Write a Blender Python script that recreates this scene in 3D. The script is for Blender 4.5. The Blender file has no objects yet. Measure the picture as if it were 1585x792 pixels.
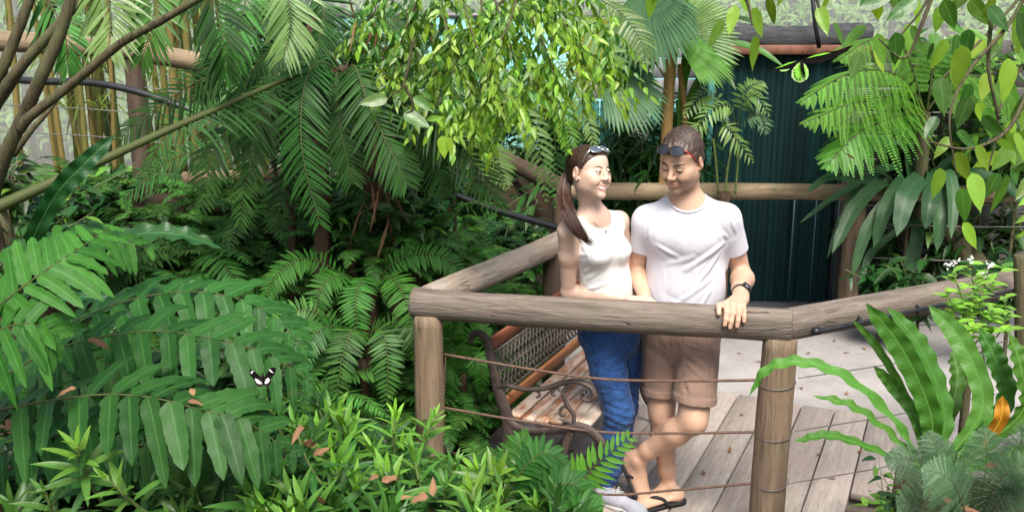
import bpy, math, random
import numpy as np
from mathutils import Vector, Matrix, Quaternion
R = math.radians
rng = np.random.default_rng(11)
random.seed(11)
sc = bpy.context.scene
COL = sc.collection

# ------------------------------------------------------------------ camera
F_PX, CX, CY, PITCH, EYE = 1500.0, 792.5, 396.0, R(13.7), 2.25
SP, CP = math.sin(PITCH), math.cos(PITCH)
cam_d = bpy.data.cameras.new('camera')
cam = bpy.data.objects.new('camera', cam_d); COL.objects.link(cam)
cam.location = (0, 0, EYE); cam.rotation_euler = (R(90) - PITCH, 0, 0)
cam_d.sensor_width = 36; cam_d.lens = 36 * F_PX / 1585.0
cam_d.clip_start = 0.05; cam_d.clip_end = 500
sc.camera = cam

def at(px, py, Y):
    """a point of the place at distance Y in front of the viewpoint, from survey marks of the photograph"""
    x = (px - CX) / F_PX; y = (CY - py) / F_PX
    d = Vector((x, CP + y * SP, -SP + y * CP)); t = Y / d.y
    return Vector((d.x * t, Y, EYE + d.z * t))

def on_z(px, py, z):
    x = (px - CX) / F_PX; y = (CY - py) / F_PX
    d = Vector((x, CP + y * SP, -SP + y * CP)); t = (z - EYE) / d.z
    return Vector((d.x * t, d.y * t, z))

# ------------------------------------------------------------------ world, sun, view
SUN_EL, SUN_AZ = R(57), R(172)
w = bpy.data.worlds.new('World'); sc.world = w; w.use_nodes = True
wn = w.node_tree.nodes; wl = w.node_tree.links
for n in list(wn): wn.remove(n)
sky = wn.new('ShaderNodeTexSky'); sky.sky_type = 'NISHITA'; sky.sun_disc = False
sky.sun_elevation = SUN_EL; sky.sun_rotation = SUN_AZ; sky.air_density = 1.0; sky.dust_density = 4.0; sky.ozone_density = 0.3
bg = wn.new('ShaderNodeBackground'); bg.inputs[1].default_value = 0.108
wo = wn.new('ShaderNodeOutputWorld'); wl.new(sky.outputs[0], bg.inputs[0]); wl.new(bg.outputs[0], wo.inputs[0])
sd = bpy.data.lights.new('sun', 'SUN'); sd.energy = 2.8; sd.angle = R(28); sd.color = (1.0, 0.965, 0.90)
so = bpy.data.objects.new('sun', sd); COL.objects.link(so)
sdir = Vector((math.sin(SUN_AZ) * math.cos(SUN_EL), math.cos(SUN_AZ) * math.cos(SUN_EL), math.sin(SUN_EL)))
so.rotation_euler = sdir.to_track_quat('Z', 'Y').to_euler(); so.location = (3, 5, 9)
vs = sc.view_settings; vs.view_transform = 'Standard'; vs.look = 'None'; vs.exposure = 1.0; vs.gamma = 1.0; vs.use_curve_mapping = False
cy = sc.cycles
cy.use_denoising = True; cy.use_adaptive_sampling = True; cy.adaptive_threshold = 0.02
cy.max_bounces = 8; cy.diffuse_bounces = 4; cy.glossy_bounces = 3; cy.transmission_bounces = 4; cy.transparent_max_bounces = 12
cy.caustics_reflective = False; cy.caustics_refractive = False; cy.sample_clamp_indirect = 8

# ------------------------------------------------------------------ object helpers
def link(o, parent=None):
    COL.objects.link(o)
    if parent is not None: o.parent = parent
    return o

def tag(o, label=None, cat=None, group=None, kind=None):
    if label: o['label'] = label
    if cat: o['category'] = cat
    if group: o['group'] = group
    if kind: o['kind'] = kind
    return o

def thing(name, label, cat, loc=(0, 0, 0), rz=0.0, group=None):
    o = bpy.data.objects.new(name, None); link(o); o.empty_display_size = .05
    o.location = loc; o.rotation_euler = (0, 0, rz)
    return tag(o, label, cat, group)

class MB:
    """collects vertices, faces and two float attributes, links them as one mesh"""
    def __init__(s): s.v = []; s.q = []; s.t = []; s.a = []; s.n = 0
    def add(s, V, Q=None, T=None, A=None):
        V = np.asarray(V, float).reshape(-1, 3); s.v.append(V)
        if Q is not None and len(Q): s.q.append(np.asarray(Q, int) + s.n)
        if T is not None and len(T): s.t.append(np.asarray(T, int) + s.n)
        s.a.append(np.zeros((len(V), 4)) if A is None else np.asarray(A, float)); s.n += len(V)
        return s
    def mesh(s, name, smooth=True):
        V = np.concatenate(s.v); A = np.concatenate(s.a)
        q = np.concatenate(s.q) if s.q else np.zeros((0, 4), int); t = np.concatenate(s.t) if s.t else np.zeros((0, 3), int)
        me = bpy.data.meshes.new(name)
        me.vertices.add(len(V)); me.vertices.foreach_set('co', V.astype(np.float32).ravel())
        me.loops.add(q.size + t.size); me.loops.foreach_set('vertex_index', np.concatenate([q.ravel(), t.ravel()]).astype(np.int32))
        me.polygons.add(len(q) + len(t))
        st = np.concatenate([np.arange(len(q)) * 4, q.size + np.arange(len(t)) * 3]).astype(np.int32)
        me.polygons.foreach_set('loop_start', st)
        if smooth: me.polygons.foreach_set('use_smooth', np.ones(len(q) + len(t), bool))
        ca = me.color_attributes.new('dat', 'FLOAT_COLOR', 'POINT'); ca.data.foreach_set('color', A.astype(np.float32).ravel())
        me.update(calc_edges=True); me.validate()
        return me
    def obj(s, name, mat, parent=None, smooth=True):
        me = s.mesh(name, smooth)
        if mat: me.materials.append(mat)
        return link(bpy.data.objects.new(name, me), parent)

def meshobj(name, me, mat=None, parent=None):
    if mat and not me.materials: me.materials.append(mat)
    return link(bpy.data.objects.new(name, me), parent)

def box_arr(c, s, rz=0.0, rnd=0.0, bev=0.0):
    """bevelled box: centre, full size, turn about z"""
    hx, hy, hz = s[0] / 2, s[1] / 2, s[2] / 2
    b = min(bev, hx * .9, hy * .9, hz * .9)
    if b <= 0:
        V = np.array([[x, y, z] for z in (-hz, hz) for y in (-hy, hy) for x in (-hx, hx)], float)
        Q = [[0, 2, 3, 1], [4, 5, 7, 6], [0, 1, 5, 4], [2, 6, 7, 3], [0, 4, 6, 2], [1, 3, 7, 5]]; T = []
    else:
        V = []; idx = {}
        for sx in (-1, 1):
            for sy in (-1, 1):
                for sz in (-1, 1):
                    idx[sx, sy, sz] = len(V)
                    V += [[sx * hx, sy * (hy - b), sz * (hz - b)], [sx * (hx - b), sy * hy, sz * (hz - b)], [sx * (hx - b), sy * (hy - b), sz * hz]]
        V = np.array(V, float); Q = []; T = []
        g = lambda a, k: idx[a] + k
        for s1 in (-1, 1):
            Q.append([g((s1, -1, -1), 0), g((s1, 1, -1), 0), g((s1, 1, 1), 0), g((s1, -1, 1), 0)][::s1])
            Q.append([g((-1, s1, -1), 1), g((-1, s1, 1), 1), g((1, s1, 1), 1), g((1, s1, -1), 1)][::s1])
            Q.append([g((-1, -1, s1), 2), g((1, -1, s1), 2), g((1, 1, s1), 2), g((-1, 1, s1), 2)][::s1])
        for s1 in (-1, 1):
            for s2 in (-1, 1):
                Q.append([g((s1, s2, -1), 0), g((s1, s2, 1), 0), g((s1, s2, 1), 1), g((s1, s2, -1), 1)][::-s1 * s2])
                Q.append([g((s1, -1, s2), 0), g((s1, 1, s2), 0), g((s1, 1, s2), 2), g((s1, -1, s2), 2)][::s1 * s2])
                Q.append([g((-1, s1, s2), 1), g((1, s1, s2), 1), g((1, s1, s2), 2), g((-1, s1, s2), 2)][::-s1 * s2])
        for a, k in idx.items():
            T.append([k, k + 1, k + 2][::a[0] * a[1] * a[2]])
    c_, s_ = math.cos(rz), math.sin(rz)
    M = np.array([[c_, -s_, 0], [s_, c_, 0], [0, 0, 1]])
    V = V @ M.T + np.asarray(c, float)
    A = np.zeros((len(V), 4)); A[:, 0] = rnd
    return V, Q, T, A

def frames(P):
    """parallel-transport frames along a polyline"""
    P = np.asarray(P, float); n = len(P)
    T = np.gradient(P, axis=0); T /= np.linalg.norm(T, axis=1, keepdims=True) + 1e-12
    up = np.array([0, 0, 1.]) if abs(T[0][2]) < .9 else np.array([1., 0, 0])
    N = np.zeros_like(P); b = np.cross(T[0], up); b /= np.linalg.norm(b); N[0] = np.cross(b, T[0])
    for i in range(1, n):
        v = N[i - 1] - T[i] * np.dot(N[i - 1], T[i]); N[i] = v / (np.linalg.norm(v) + 1e-12)
    return T, N, np.cross(T, N)

def tube_arr(P, r, k=8, rnd=0.0, cap=True, flat=1.0, wob=0.0):
    P = np.asarray([list(p) for p in P], float); n = len(P)
    r = np.full(n, r, float) if np.isscalar(r) else np.asarray(r, float)
    T, N, B = frames(P)
    a = np.arange(k) * 2 * np.pi / k
    rr = r[:, None] * (1 + (wob * rng.standard_normal((n, k)) if wob else 0))
    V = P[:, None, :] + rr[..., None] * (np.cos(a)[None, :, None] * N[:, None, :] + flat * np.sin(a)[None, :, None] * B[:, None, :])
    i = np.arange(n - 1)[:, None]; j = np.arange(k)[None, :]; j2 = (j + 1) % k
    Q = np.stack([i * k + j, i * k + j2, (i + 1) * k + j2, (i + 1) * k + j], -1).reshape(-1, 4)
    V = V.reshape(-1, 3); A = np.zeros((n * k, 4)); A[:, 0] = rnd; A[:, 2] = np.repeat(np.linspace(0, 1, n), k)
    Tt = []
    if cap:
        V = np.concatenate([V, P[:1], P[-1:]]); A = np.concatenate([A, A[:1], A[-1:]])
        c0, c1 = n * k, n * k + 1
        Tt = [[c0, (x + 1) % k, x] for x in range(k)] + [[c1, (n - 1) * k + x, (n - 1) * k + (x + 1) % k] for x in range(k)]
    return V, Q, Tt, A

def spline(pts, n):
    """Catmull-Rom through points"""
    P = np.asarray([list(p) for p in pts], float)
    P = np.concatenate([2 * P[:1] - P[1:2], P, 2 * P[-1:] - P[-2:-1]])
    m = len(P) - 3; t = np.linspace(0, m - 1e-6, n); i = t.astype(int); f = (t - i)[:, None]
    a, b, c, d = P[i], P[i + 1], P[i + 2], P[i + 3]
    return .5 * (2 * b + (c - a) * f + (2 * a - 5 * b + 4 * c - d) * f ** 2 + (3 * b - a - 3 * c + d) * f ** 3)

def copy_tree(o, parent=None):
    c = o.copy(); link(c, parent)
    for ch in [x for x in bpy.data.objects if x.parent == o]:
        copy_tree(ch, c)
    return c

# ------------------------------------------------------------------ materials
class NT:
    def __init__(s, name):
        s.m = bpy.data.materials.new(name); s.m.use_nodes = True; s.t = s.m.node_tree; s.n = s.t.nodes; s.l = s.t.links
        for x in list(s.n): s.n.remove(x)
        s.out = s.n.new('ShaderNodeOutputMaterial')
    def node(s, t, **k):
        x = s.n.new(t)
        for a, b in k.items(): setattr(x, a, b)
        return x
    def put(s, sock, v):
        if v is None: return
        if hasattr(v, 'node'): s.l.new(v, sock)
        else:
            if isinstance(v, (tuple, list)) and len(v) == 3 and sock.type == 'RGBA': v = (*v, 1)
            sock.default_value = v
    def coord(s, kind='Object', scale=(1, 1, 1), rot=(0, 0, 0)):
        c = s.node('ShaderNodeTexCoord'); m = s.node('ShaderNodeMapping'); s.l.new(c.outputs[kind], m.inputs[0])
        m.inputs['Scale'].default_value = scale; m.inputs['Rotation'].default_value = rot
        return m.outputs[0]
    def noise(s, vec=None, scale=5, detail=4, rough=.55, dist=0.0, out=0):
        x = s.node('ShaderNodeTexNoise'); s.put(x.inputs['Vector'], vec); s.put(x.inputs['Scale'], scale)
        x.inputs['Detail'].default_value = detail; x.inputs['Roughness'].default_value = rough; x.inputs['Distortion'].default_value = dist
        return x.outputs[out]
    def voro(s, vec=None, scale=5, feature='F1', out=0):
        x = s.node('ShaderNodeTexVoronoi', feature=feature); s.put(x.inputs['Vector'], vec); s.put(x.inputs['Scale'], scale); return x.outputs[out]
    def wave(s, vec=None, scale=5, dist=0, detail=2, dscale=1, direction='X'):
        x = s.node('ShaderNodeTexWave', bands_direction=direction); s.put(x.inputs['Vector'], vec); s.put(x.inputs['Scale'], scale)
        s.put(x.inputs['Distortion'], dist); x.inputs['Detail'].default_value = detail; x.inputs['Detail Scale'].default_value = dscale
        return x.outputs['Fac']
    def ramp(s, fac, stops, interp='LINEAR'):
        x = s.node('ShaderNodeValToRGB'); x.color_ramp.interpolation = interp; e = x.color_ramp.elements
        while len(e) < len(stops): e.new(.5)
        for q, (p, c) in zip(e, stops):
            q.position = p; q.color = (*c, 1) if len(c) == 3 else c
        s.put(x.inputs[0], fac); return x.outputs[0]
    def mix(s, fac, a, b, mode='MIX'):
        x = s.node('ShaderNodeMix', data_type='RGBA', blend_type=mode); s.put(x.inputs[0], fac); s.put(x.inputs[6], a); s.put(x.inputs[7], b); return x.outputs[2]
    def math(s, op, a, b=0.0, c=0.0, clamp=False):
        x = s.node('ShaderNodeMath', operation=op, use_clamp=clamp); s.put(x.inputs[0], a); s.put(x.inputs[1], b); s.put(x.inputs[2], c); return x.outputs[0]
    def maprange(s, v, a, b, c, d):
        x = s.node('ShaderNodeMapRange'); s.put(x.inputs[0], v)
        for k, q in zip((1, 2, 3, 4), (a, b, c, d)): x.inputs[k].default_value = q
        return x.outputs[0]
    def attr(s, name='dat'):
        x = s.node('ShaderNodeAttribute', attribute_name=name); p = s.node('ShaderNodeSeparateColor'); s.l.new(x.outputs['Color'], p.inputs[0])
        return p.outputs[0], p.outputs[1], p.outputs[2], x.outputs['Alpha'], x.outputs['Color']
    def objrnd(s): return s.node('ShaderNodeObjectInfo').outputs['Random']
    def hsv(s, col, h=.5, sat=1., v=1.):
        x = s.node('ShaderNodeHueSaturation'); s.put(x.inputs['Color'], col); s.put(x.inputs['Hue'], h); s.put(x.inputs['Saturation'], sat); s.put(x.inputs['Value'], v); return x.outputs[0]
    def bump(s, h, strength=.3, dist=.01, normal=None):
        x = s.node('ShaderNodeBump'); s.put(x.inputs['Height'], h); x.inputs['Strength'].default_value = strength; x.inputs['Distance'].default_value = dist
        s.put(x.inputs['Normal'], normal); return x.outputs[0]
    def bsdf(s, col, rough=.5, spec=.5, normal=None, metal=0.0, sss=0.0, sss_col=None, sheen=0.0, coat=0.0):
        x = s.node('ShaderNodeBsdfPrincipled'); s.put(x.inputs['Base Color'], col); s.put(x.inputs['Roughness'], rough)
        s.put(x.inputs['Specular IOR Level'], spec); s.put(x.inputs['Normal'], normal); s.put(x.inputs['Metallic'], metal)
        if sss: x.inputs['Subsurface Weight'].default_value = sss; x.inputs['Subsurface Radius'].default_value = sss_col or (1, .35, .2); x.inputs['Subsurface Scale'].default_value = .012
        if sheen: x.inputs['Sheen Weight'].default_value = sheen
        if coat: x.inputs['Coat Weight'].default_value = coat; x.inputs['Coat Roughness'].default_value = .15
        return x.outputs[0]
    def done(s, sh):
        s.l.new(sh, s.out.inputs['Surface']); return s.m

def mat_plain(name, col, rough=.5, spec=.4, metal=0.0, var=.12, scale=30, bump=.1, bscale=120):
    k = NT(name); o = k.coord('Object')
    n = k.noise(o, scale, 5, .6)
    c = k.mix(k.maprange(n, .3, .7, 0, 1), tuple(x * (1 - var) for x in col), tuple(min(1, x * (1 + var)) for x in col))
    return k.done(k.bsdf(c, k.maprange(n, .3, .7, rough * .9, min(1, rough * 1.1)), spec, k.bump(k.noise(o, bscale, 3), bump, .003), metal))

def mat_leaf(name, dark, light, rough=.36, trans=.3, spec=.5, veins=0.0, vein_n=30, mid=.25, young=None, brown=0.0, hue_var=.03, val_var=.35, tcol=None, dry=(.16, .09, .03), stalk=(.085, .105, .035)):
    """leaf: dat.r random per leaf, dat.g across (0..1, .5 midrib), dat.b along, dat.a = young tip weight"""
    k = NT(name); r, u, v, a, _ = k.attr(); orn = k.objrnd(); o = k.coord('Object')
    mott = k.noise(o, 25, 4, .6)
    f = k.math('ADD', k.math('MULTIPLY', r, .6), k.math('MULTIPLY', mott, .4))
    c = k.mix(k.maprange(f, .2, .8, 0, 1), dark, light)
    if young: c = k.mix(a, c, young)
    au = k.math('ABSOLUTE', k.math('SUBTRACT', u, .5))
    if mid: c = k.mix(k.math('MULTIPLY', k.maprange(au, 0.0, .07, 1, 0), mid), c, tuple(min(1, x * 2.6 + .02) for x in light))
    if brown:
        bn = k.noise(o, 9, 5, .7)
        c = k.mix(k.maprange(k.math('ADD', bn, k.math('MULTIPLY', v, .12)), .78 - brown * .2, .86 - brown * .2, 0, 1), c, dry)
    c = k.hsv(c, k.maprange(k.math('ADD', k.math('MULTIPLY', orn, .6), k.math('MULTIPLY', r, .4)), 0, 1, .5 - hue_var, .5 + hue_var), 1.0, k.maprange(k.math('FRACT', k.math('MULTIPLY', orn, 7.31)), 0, 1, 1 - val_var, 1 + val_var))
    c = k.mix(k.math('GREATER_THAN', r, 1.5), c, stalk)
    h = k.noise(o, 60, 3, .5)
    if veins:
        ph = k.math('MULTIPLY', k.math('SUBTRACT', v, k.math('MULTIPLY', au, .12)), vein_n * 6.2832)
        h = k.math('ADD', k.math('MULTIPLY', k.math('SINE', ph), veins), h)
    nb = k.bump(h, .35, .004)
    p = k.bsdf(c, k.maprange(mott, .3, .7, rough * .85, rough * 1.25), spec, nb)
    tr = k.node('ShaderNodeBsdfTranslucent'); k.put(tr.inputs[0], k.hsv(c, .48, 1.1, 1.7) if tcol is None else tcol); k.put(tr.inputs[1], nb)
    ms = k.node('ShaderNodeMixShader'); ms.inputs[0].default_value = trans; k.l.new(p, ms.inputs[1]); k.l.new(tr.outputs[0], ms.inputs[2])
    return k.done(ms.outputs[0])
# ================================================================== setting materials
def mat_log(name, c1, c2, c3, streak=26, crack=.5, green=0.0, bump=.5):
    k = NT(name); o = k.coord('Object', (1, 1, .09)); o2 = k.coord('Object')
    orn = k.math('MULTIPLY', k.objrnd(), 37.0)
    off = k.node('ShaderNodeVectorMath', operation='ADD'); k.l.new(o, off.inputs[0]); k.l.new(orn, off.inputs[1]); o = off.outputs[0]
    n1 = k.noise(o, streak, 6, .65, .4); n2 = k.noise(o, streak * 3.5, 4, .6); n3 = k.noise(o2, 3.2, 4, .6)
    c = k.mix(k.maprange(n1, .32, .68, 0, 1), c1, c2)
    c = k.mix(k.math('MULTIPLY', k.maprange(n3, .42, .68, 0, 1), .75), c, c3)
    c = k.mix(k.maprange(n2, .55, .75, 0, .45), c, tuple(x * .35 for x in c1))
    ck = k.maprange(k.noise(o, streak * .55, 2, .4, 1.2), .485, .5, 0, 1); ck2 = k.maprange(k.noise(o, streak * .55, 2, .4, 1.2), .5, .515, 1, 0)
    cr = k.math('MULTIPLY', k.math('MULTIPLY', ck, ck2), k.maprange(k.noise(o2, 2.3, 2), .48, .6, 0, crack))
    c = k.mix(cr, c, (.03, .022, .016))
    if green: c = k.mix(k.math('MULTIPLY', k.maprange(k.noise(o2, 7, 4, .6), .5, .7, 0, 1), green), c, (.10, .13, .05))
    sp = k.maprange(k.voro(o2, 55), .0, .10, 1, 0); c = k.mix(k.math('MULTIPLY', sp, k.maprange(k.noise(o2, 9, 2), .52, .62, 0, .55)), c, (.55, .53, .48))
    kv = k.voro(k.coord('Object', (1, 1, .55)), 4.2); kn_ = k.maprange(kv, .07, .15, 1, 0); c = k.mix(k.math('MULTIPLY', kn_, .6), c, tuple(x * .32 for x in c1)); c = k.mix(k.math('MULTIPLY', k.math('MULTIPLY', k.maprange(kv, .11, .15, 0, 1), k.maprange(kv, .17, .22, 1, 0)), .35), c, tuple(min(1, x * 1.25) for x in c2))
    c = k.mix(k.maprange(k.noise(k.coord('Object', (1, 1, .35)), 5.5, 5, .65), .52, .7, 0, .5), c, tuple(x * .5 for x in c1))
    h = k.math('SUBTRACT', k.math('ADD', n1, k.math('MULTIPLY', n2, .5)), k.math('MULTIPLY', cr, 1.5))
    return k.done(k.bsdf(c, .78, .25, k.bump(h, bump, .012)))

M = {}
M['rail'] = mat_log('weathered_rail_log', (.095, .075, .060), (.255, .21, .172), (.18, .140, .118), green=.3, crack=.9, bump=.9)
M['rail_left'] = mat_log('sunbleached_rail_log', (.19, .155, .12), (.42, .36, .295), (.31, .22, .15), crack=1.0, bump=.9)
M['post'] = mat_log('post_log', (.125, .085, .055), (.30, .225, .155), (.23, .15, .09), green=.2, crack=.9, bump=.9)
M['post_dark'] = mat_log('brown_post_log', (.060, .042, .030), (.135, .095, .066), (.10, .068, .046))
M['rail_back'] = mat_log('tan_back_rail', (.16, .115, .07), (.31, .235, .15), (.22, .165, .10), green=.5)

k = NT('deck_boards'); r, u_, v_, a_, _ = k.attr(); o = k.coord('Object', (.10, 1, 1))
off = k.node('ShaderNodeVectorMath', operation='ADD'); k.l.new(o, off.inputs[0]); k.l.new(k.math('MULTIPLY', r, 71.0), off.inputs[1]); ov = off.outputs[0]
g1 = k.noise(ov, 38, 6, .65, .5); g2 = k.noise(ov, 150, 3, .6); st = k.noise(k.coord('Object'), 2.6, 5, .65); o3 = k.coord('Object')
c = k.mix(k.maprange(g1, .3, .7, 0, 1), (.265, .225, .192), (.45, .398, .348))
c = k.mix(k.maprange(st, .42, .66, 0, .6), c, (.40, .315, .265))
c = k.mix(k.maprange(g2, .56, .72, 0, .5), c, (.14, .115, .095))
c = k.mix(k.maprange(k.noise(o3, 11, 5, .7), .60, .74, 0, .55), c, (.17, .14, .115))
c = k.hsv(c, .5, 1.0, k.maprange(r, 0, 1, .82, 1.12))
M['deck'] = k.done(k.bsdf(c, .8, .25, k.bump(k.math('ADD', g1, g2), .35, .006)))

k = NT('concrete_path'); o = k.coord('Object')
n = k.noise(o, 2.2, 7, .7); n2 = k.noise(o, 60, 4, .7); n3 = k.noise(o, 9, 5, .75)
c = k.mix(k.maprange(n, .3, .7, 0, 1), (.205, .192, .183), (.32, .302, .29))
c = k.mix(k.maprange(n3, .53, .68, 0, .45), c, (.16, .15, .145)); c = k.mix(k.maprange(n2, .55, .8, 0, .55), c, (.14, .132, .125))
sp = k.maprange(k.voro(o, 24), 0, .09, 1, 0); c = k.mix(k.math('MULTIPLY', sp, .6), c, (.10, .075, .05))
M['concrete'] = k.done(k.bsdf(c, .85, .3, k.bump(k.math('ADD', n2, n3), .3, .006)))

k = NT('soil'); o = k.coord('Object')
n = k.noise(o, 3.2, 8, .7); n2 = k.noise(o, 34, 6, .75)
c = k.mix(k.maprange(n, .3, .7, 0, 1), (.030, .021, .014), (.078, .052, .032)); c = k.mix(k.maprange(n2, .52, .75, 0, .7), c, (.020, .014, .010))
c = k.mix(k.maprange(k.voro(o, 30), 0, .16, .7, 0), c, (.16, .10, .055))
M['soil'] = k.done(k.bsdf(c, .95, .2, k.bump(k.math('ADD', n, n2), .7, .03)))

M['iron'] = mat_plain('cast_iron_rust', (.060, .043, .036), .62, .4, 0.0, .45, 22, .35)
M['lattice'] = mat_plain('lattice_iron', (.095, .08, .066), .6, .4, 0.0, .3, 22, .2)
M['cable'] = mat_plain('rusty_cable', (.125, .075, .055), .7, .3, 0.0, .4, 60, .5, 300)
M['wire'] = mat_plain('thin_wire', (.17, .16, .15), .5, .5, .5, .2)
M['hose'] = mat_plain('black_hose', (.017, .017, .019), .36, .5, 0, .3)
M['nail'] = mat_plain('nail_head', (.12, .11, .10), .5, .5, .6)

def mat_slat(name, worn, wood, amt):
    k = NT(name); o = k.coord('Object', (.10, 1, 1)); r = k.attr()[0]
    off = k.node('ShaderNodeVectorMath', operation='ADD'); k.l.new(o, off.inputs[0]); k.l.new(k.math('MULTIPLY', r, 41.0), off.inputs[1])
    n = k.noise(off.outputs[0], 30, 6, .7, .4); n2 = k.noise(off.outputs[0], 110, 3, .6); big = k.noise(k.coord('Object', (.4, 1, 1)), 5.5, 6, .75)
    c = k.mix(k.maprange(n, .3, .7, 0, 1), tuple(x * .7 for x in wood), wood)
    c = k.mix(k.maprange(k.math('ADD', k.math('MULTIPLY', big, .65), k.math('MULTIPLY', n, .35)), .58 - amt * .25, .63 - amt * .2, 0, 1), c, worn)
    c = k.mix(k.maprange(n2, .55, .75, 0, .5), c, (.08, .035, .015))
    return k.done(k.bsdf(c, .42, .45, k.bump(n, .3, .004)))
M['slat_worn'] = mat_slat('worn_bench_slat', (.45, .37, .30), (.34, .14, .065), .60)
M['slat'] = mat_slat('orange_bench_slat', (.38, .23, .13), (.42, .165, .062), .15)
M['slat_red'] = mat_slat('red_bench_slat', (.34, .20, .14), (.26, .080, .042), .3)

# ================================================================== ground
U = np.array([.41451578, .91004212]); Vv = np.array([.91004212, -.41451578])
def sstep(a, b, x): t = np.clip((x - a) / (b - a), 0, 1); return t * t * (3 - 2 * t)
def ground_h(x, y):
    x = np.asarray(x, float); y = np.asarray(y, float)
    u = x * U[0] + y * U[1]; v = x * Vv[0] + y * Vv[1]
    left = np.interp(y, [-40, 1.5, 2.6, 3.4, 4.2, 5.0, 5.8, 6.4, 8.2, 11], [.9, .9, .84, .55, .34, .48, .85, 1.10, .95, .2])
    mid = np.interp(y, [-40, 1.5, 2.4, 3.2, 3.7, 8.3, 9.3, 40], [.85, .8, .6, .05, -.22, -.22, .5, 1.0])
    s = sstep(-2.2, -2.75, v)                      # 1 on the planted bank left of the deck
    bank = np.minimum(left, np.interp(v, [-6, -3.6, -2.75, -2.2], [2, 1.2, .45, .1]) + np.interp(y, [0, 3.4, 4], [2, .6, 0]))
    h = mid * (1 - s) + bank * s
    line = 3.88 + (x - 1.132) * .509               # below the right-hand rail the ground rises towards the viewer
    d = line - y
    rb = np.where(x > .9, sstep(.0, .9, d) * .62 * sstep(.9, 1.5, x), 0)
    h = np.maximum(h, rb - .22 + .05 * rb)
    return h + .03 * np.sin(3.1 * x + 1.3) * np.sin(2.7 * y) + .015 * np.sin(9 * x) * np.sin(8 * y + 1)

gx = np.concatenate([[-150, -60, -25, -14], np.linspace(-9, 9, 121), [14, 25, 60, 150]])
gy = np.concatenate([[-40, -15, -5], np.linspace(-1, 14, 101), [18, 26, 45, 90, 220]])
X, Y = np.meshgrid(gx, gy); Z = ground_h(X, Y)
nx, ny = len(gx), len(gy); i = np.arange(ny - 1)[:, None]; j = np.arange(nx - 1)[None, :]
gm = MB().add(np.stack([X, Y, Z], -1), np.stack([i * nx + j, i * nx + j + 1, (i + 1) * nx + j + 1, (i + 1) * nx + j], -1).reshape(-1, 4))
tag(gm.obj('ground', M['soil']), kind='structure')

# concrete path between deck and curtain, running on to the right
pm = MB(); P4 = np.array([[-.35, 5.9], [.62, 5.95], [2.34, 5.17], [2.75, 4.75], [9, 5.2], [9, 7.9], [1.0, 7.9], [.1, 7.3], [-.6, 8.6], [-1.3, 8.5]])
from mathutils.geometry import tessellate_polygon
n = len(P4); tri = tessellate_polygon([[Vector((*p, 0)) for p in P4]])
def ccw(t): a, b, c = (P4[q] for q in t); return t if (b[0] - a[0]) * (c[1] - a[1]) - (b[1] - a[1]) * (c[0] - a[0]) > 0 else t[::-1]
V = np.concatenate([np.c_[P4, np.full(n, -.003)], np.c_[P4, np.full(n, -.35)]])
pm.add(V, [[a, n + a, n + (a + 1) % n, (a + 1) % n] for a in range(n)], [ccw(list(t)) for t in tri])
tag(pm.obj('path', M['concrete'], smooth=False), kind='structure')

# boardwalk deck: local x along the boards
dm = MB(); vb = np.arange(-2.19, -.1, .19); ROT = math.atan2(U[1], U[0])
for q, v0 in enumerate(vb):
    u0 = [3.1, 3.12, 3.05, 3.2, 3.1, 3.05, 3.15, 3.6, 3.9, 4.3, 4.64][min(q, 10)]; u1 = 5.70 + random.uniform(-.008, .008)
    yc = -(v0 + .0925)
    dm.add(*box_arr(((u0 + u1) / 2, yc, -.02 + random.uniform(-.003, .003)), (u1 - u0, .183, .04), 0, random.random(), .004))
for uu in (3.7, 4.7, 5.5): dm.add(*box_arr((uu, 1.15, -.095), (.07, 2.0, .10), 0, .1))
deck = dm.obj('deck', M['deck'], smooth=False); deck.rotation_euler = (0, 0, ROT); tag(deck, kind='structure')

# ================================================================== logs and railings
def log_mesh(L, r0, r1, seed=0, k=20, n=26, round0=.6, round1=.6, bow=.006):
    g = np.random.default_rng(seed)
    z = np.linspace(0, L, n); rad = np.interp(z, [0, L], [r0, r1]) * (1 + .022 * np.interp(z, np.linspace(0, L, 8), g.standard_normal(8)))
    a = np.arange(k) * 2 * np.pi / k; ph = g.uniform(0, 6, 4)
    rr = rad[:, None] * (1 + .018 * np.sin(2 * a + ph[0])[None] + .012 * np.sin(3 * a[None] + ph[1] + z[:, None] * 1.3) + .006 * g.standard_normal((n, k)))
    cx = bow * np.sin(z / L * 3.1) + bow * .5 * np.sin(z * 4 + ph[2]); cyy = bow * .6 * np.sin(z * 3 + ph[3])
    V = np.stack([cx[:, None] + rr * np.cos(a), cyy[:, None] + rr * np.sin(a), np.repeat(z[:, None], k, 1)], -1)
    ends = []
    for e, rf, s in ((0, round0, -1), (n - 1, round1, 1)):
        for f, dz in ((.93, .16), (.72, .30)):
            c = np.array([cx[e], cyy[e], 0]); R_ = V[e].copy(); R_[:, :2] = c[:2] + (R_[:, :2] - c[:2]) * f; R_[:, 2] += s * dz * rad[e] * rf; ends.append(R_)
    rings = [ends[1], ends[0], *V, ends[2], ends[3]]; V = np.stack(rings); m = len(rings)
    i = np.arange(m - 1)[:, None]; j = np.arange(k)[None]; j2 = (j + 1) % k
    Q = np.stack([i * k + j, i * k + j2, (i + 1) * k + j2, (i + 1) * k + j], -1).reshape(-1, 4)
    V = V.reshape(-1, 3); V = np.concatenate([V, [V[:k].mean(0)], [V[-k:].mean(0)]]); c0, c1 = m * k, m * k + 1
    T = [[c0, (x + 1) % k, x] for x in range(k)] + [[c1, (m - 1) * k + x, (m - 1) * k + (x + 1) % k] for x in range(k)]
    return MB().add(V, Q, T).mesh('log')

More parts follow.
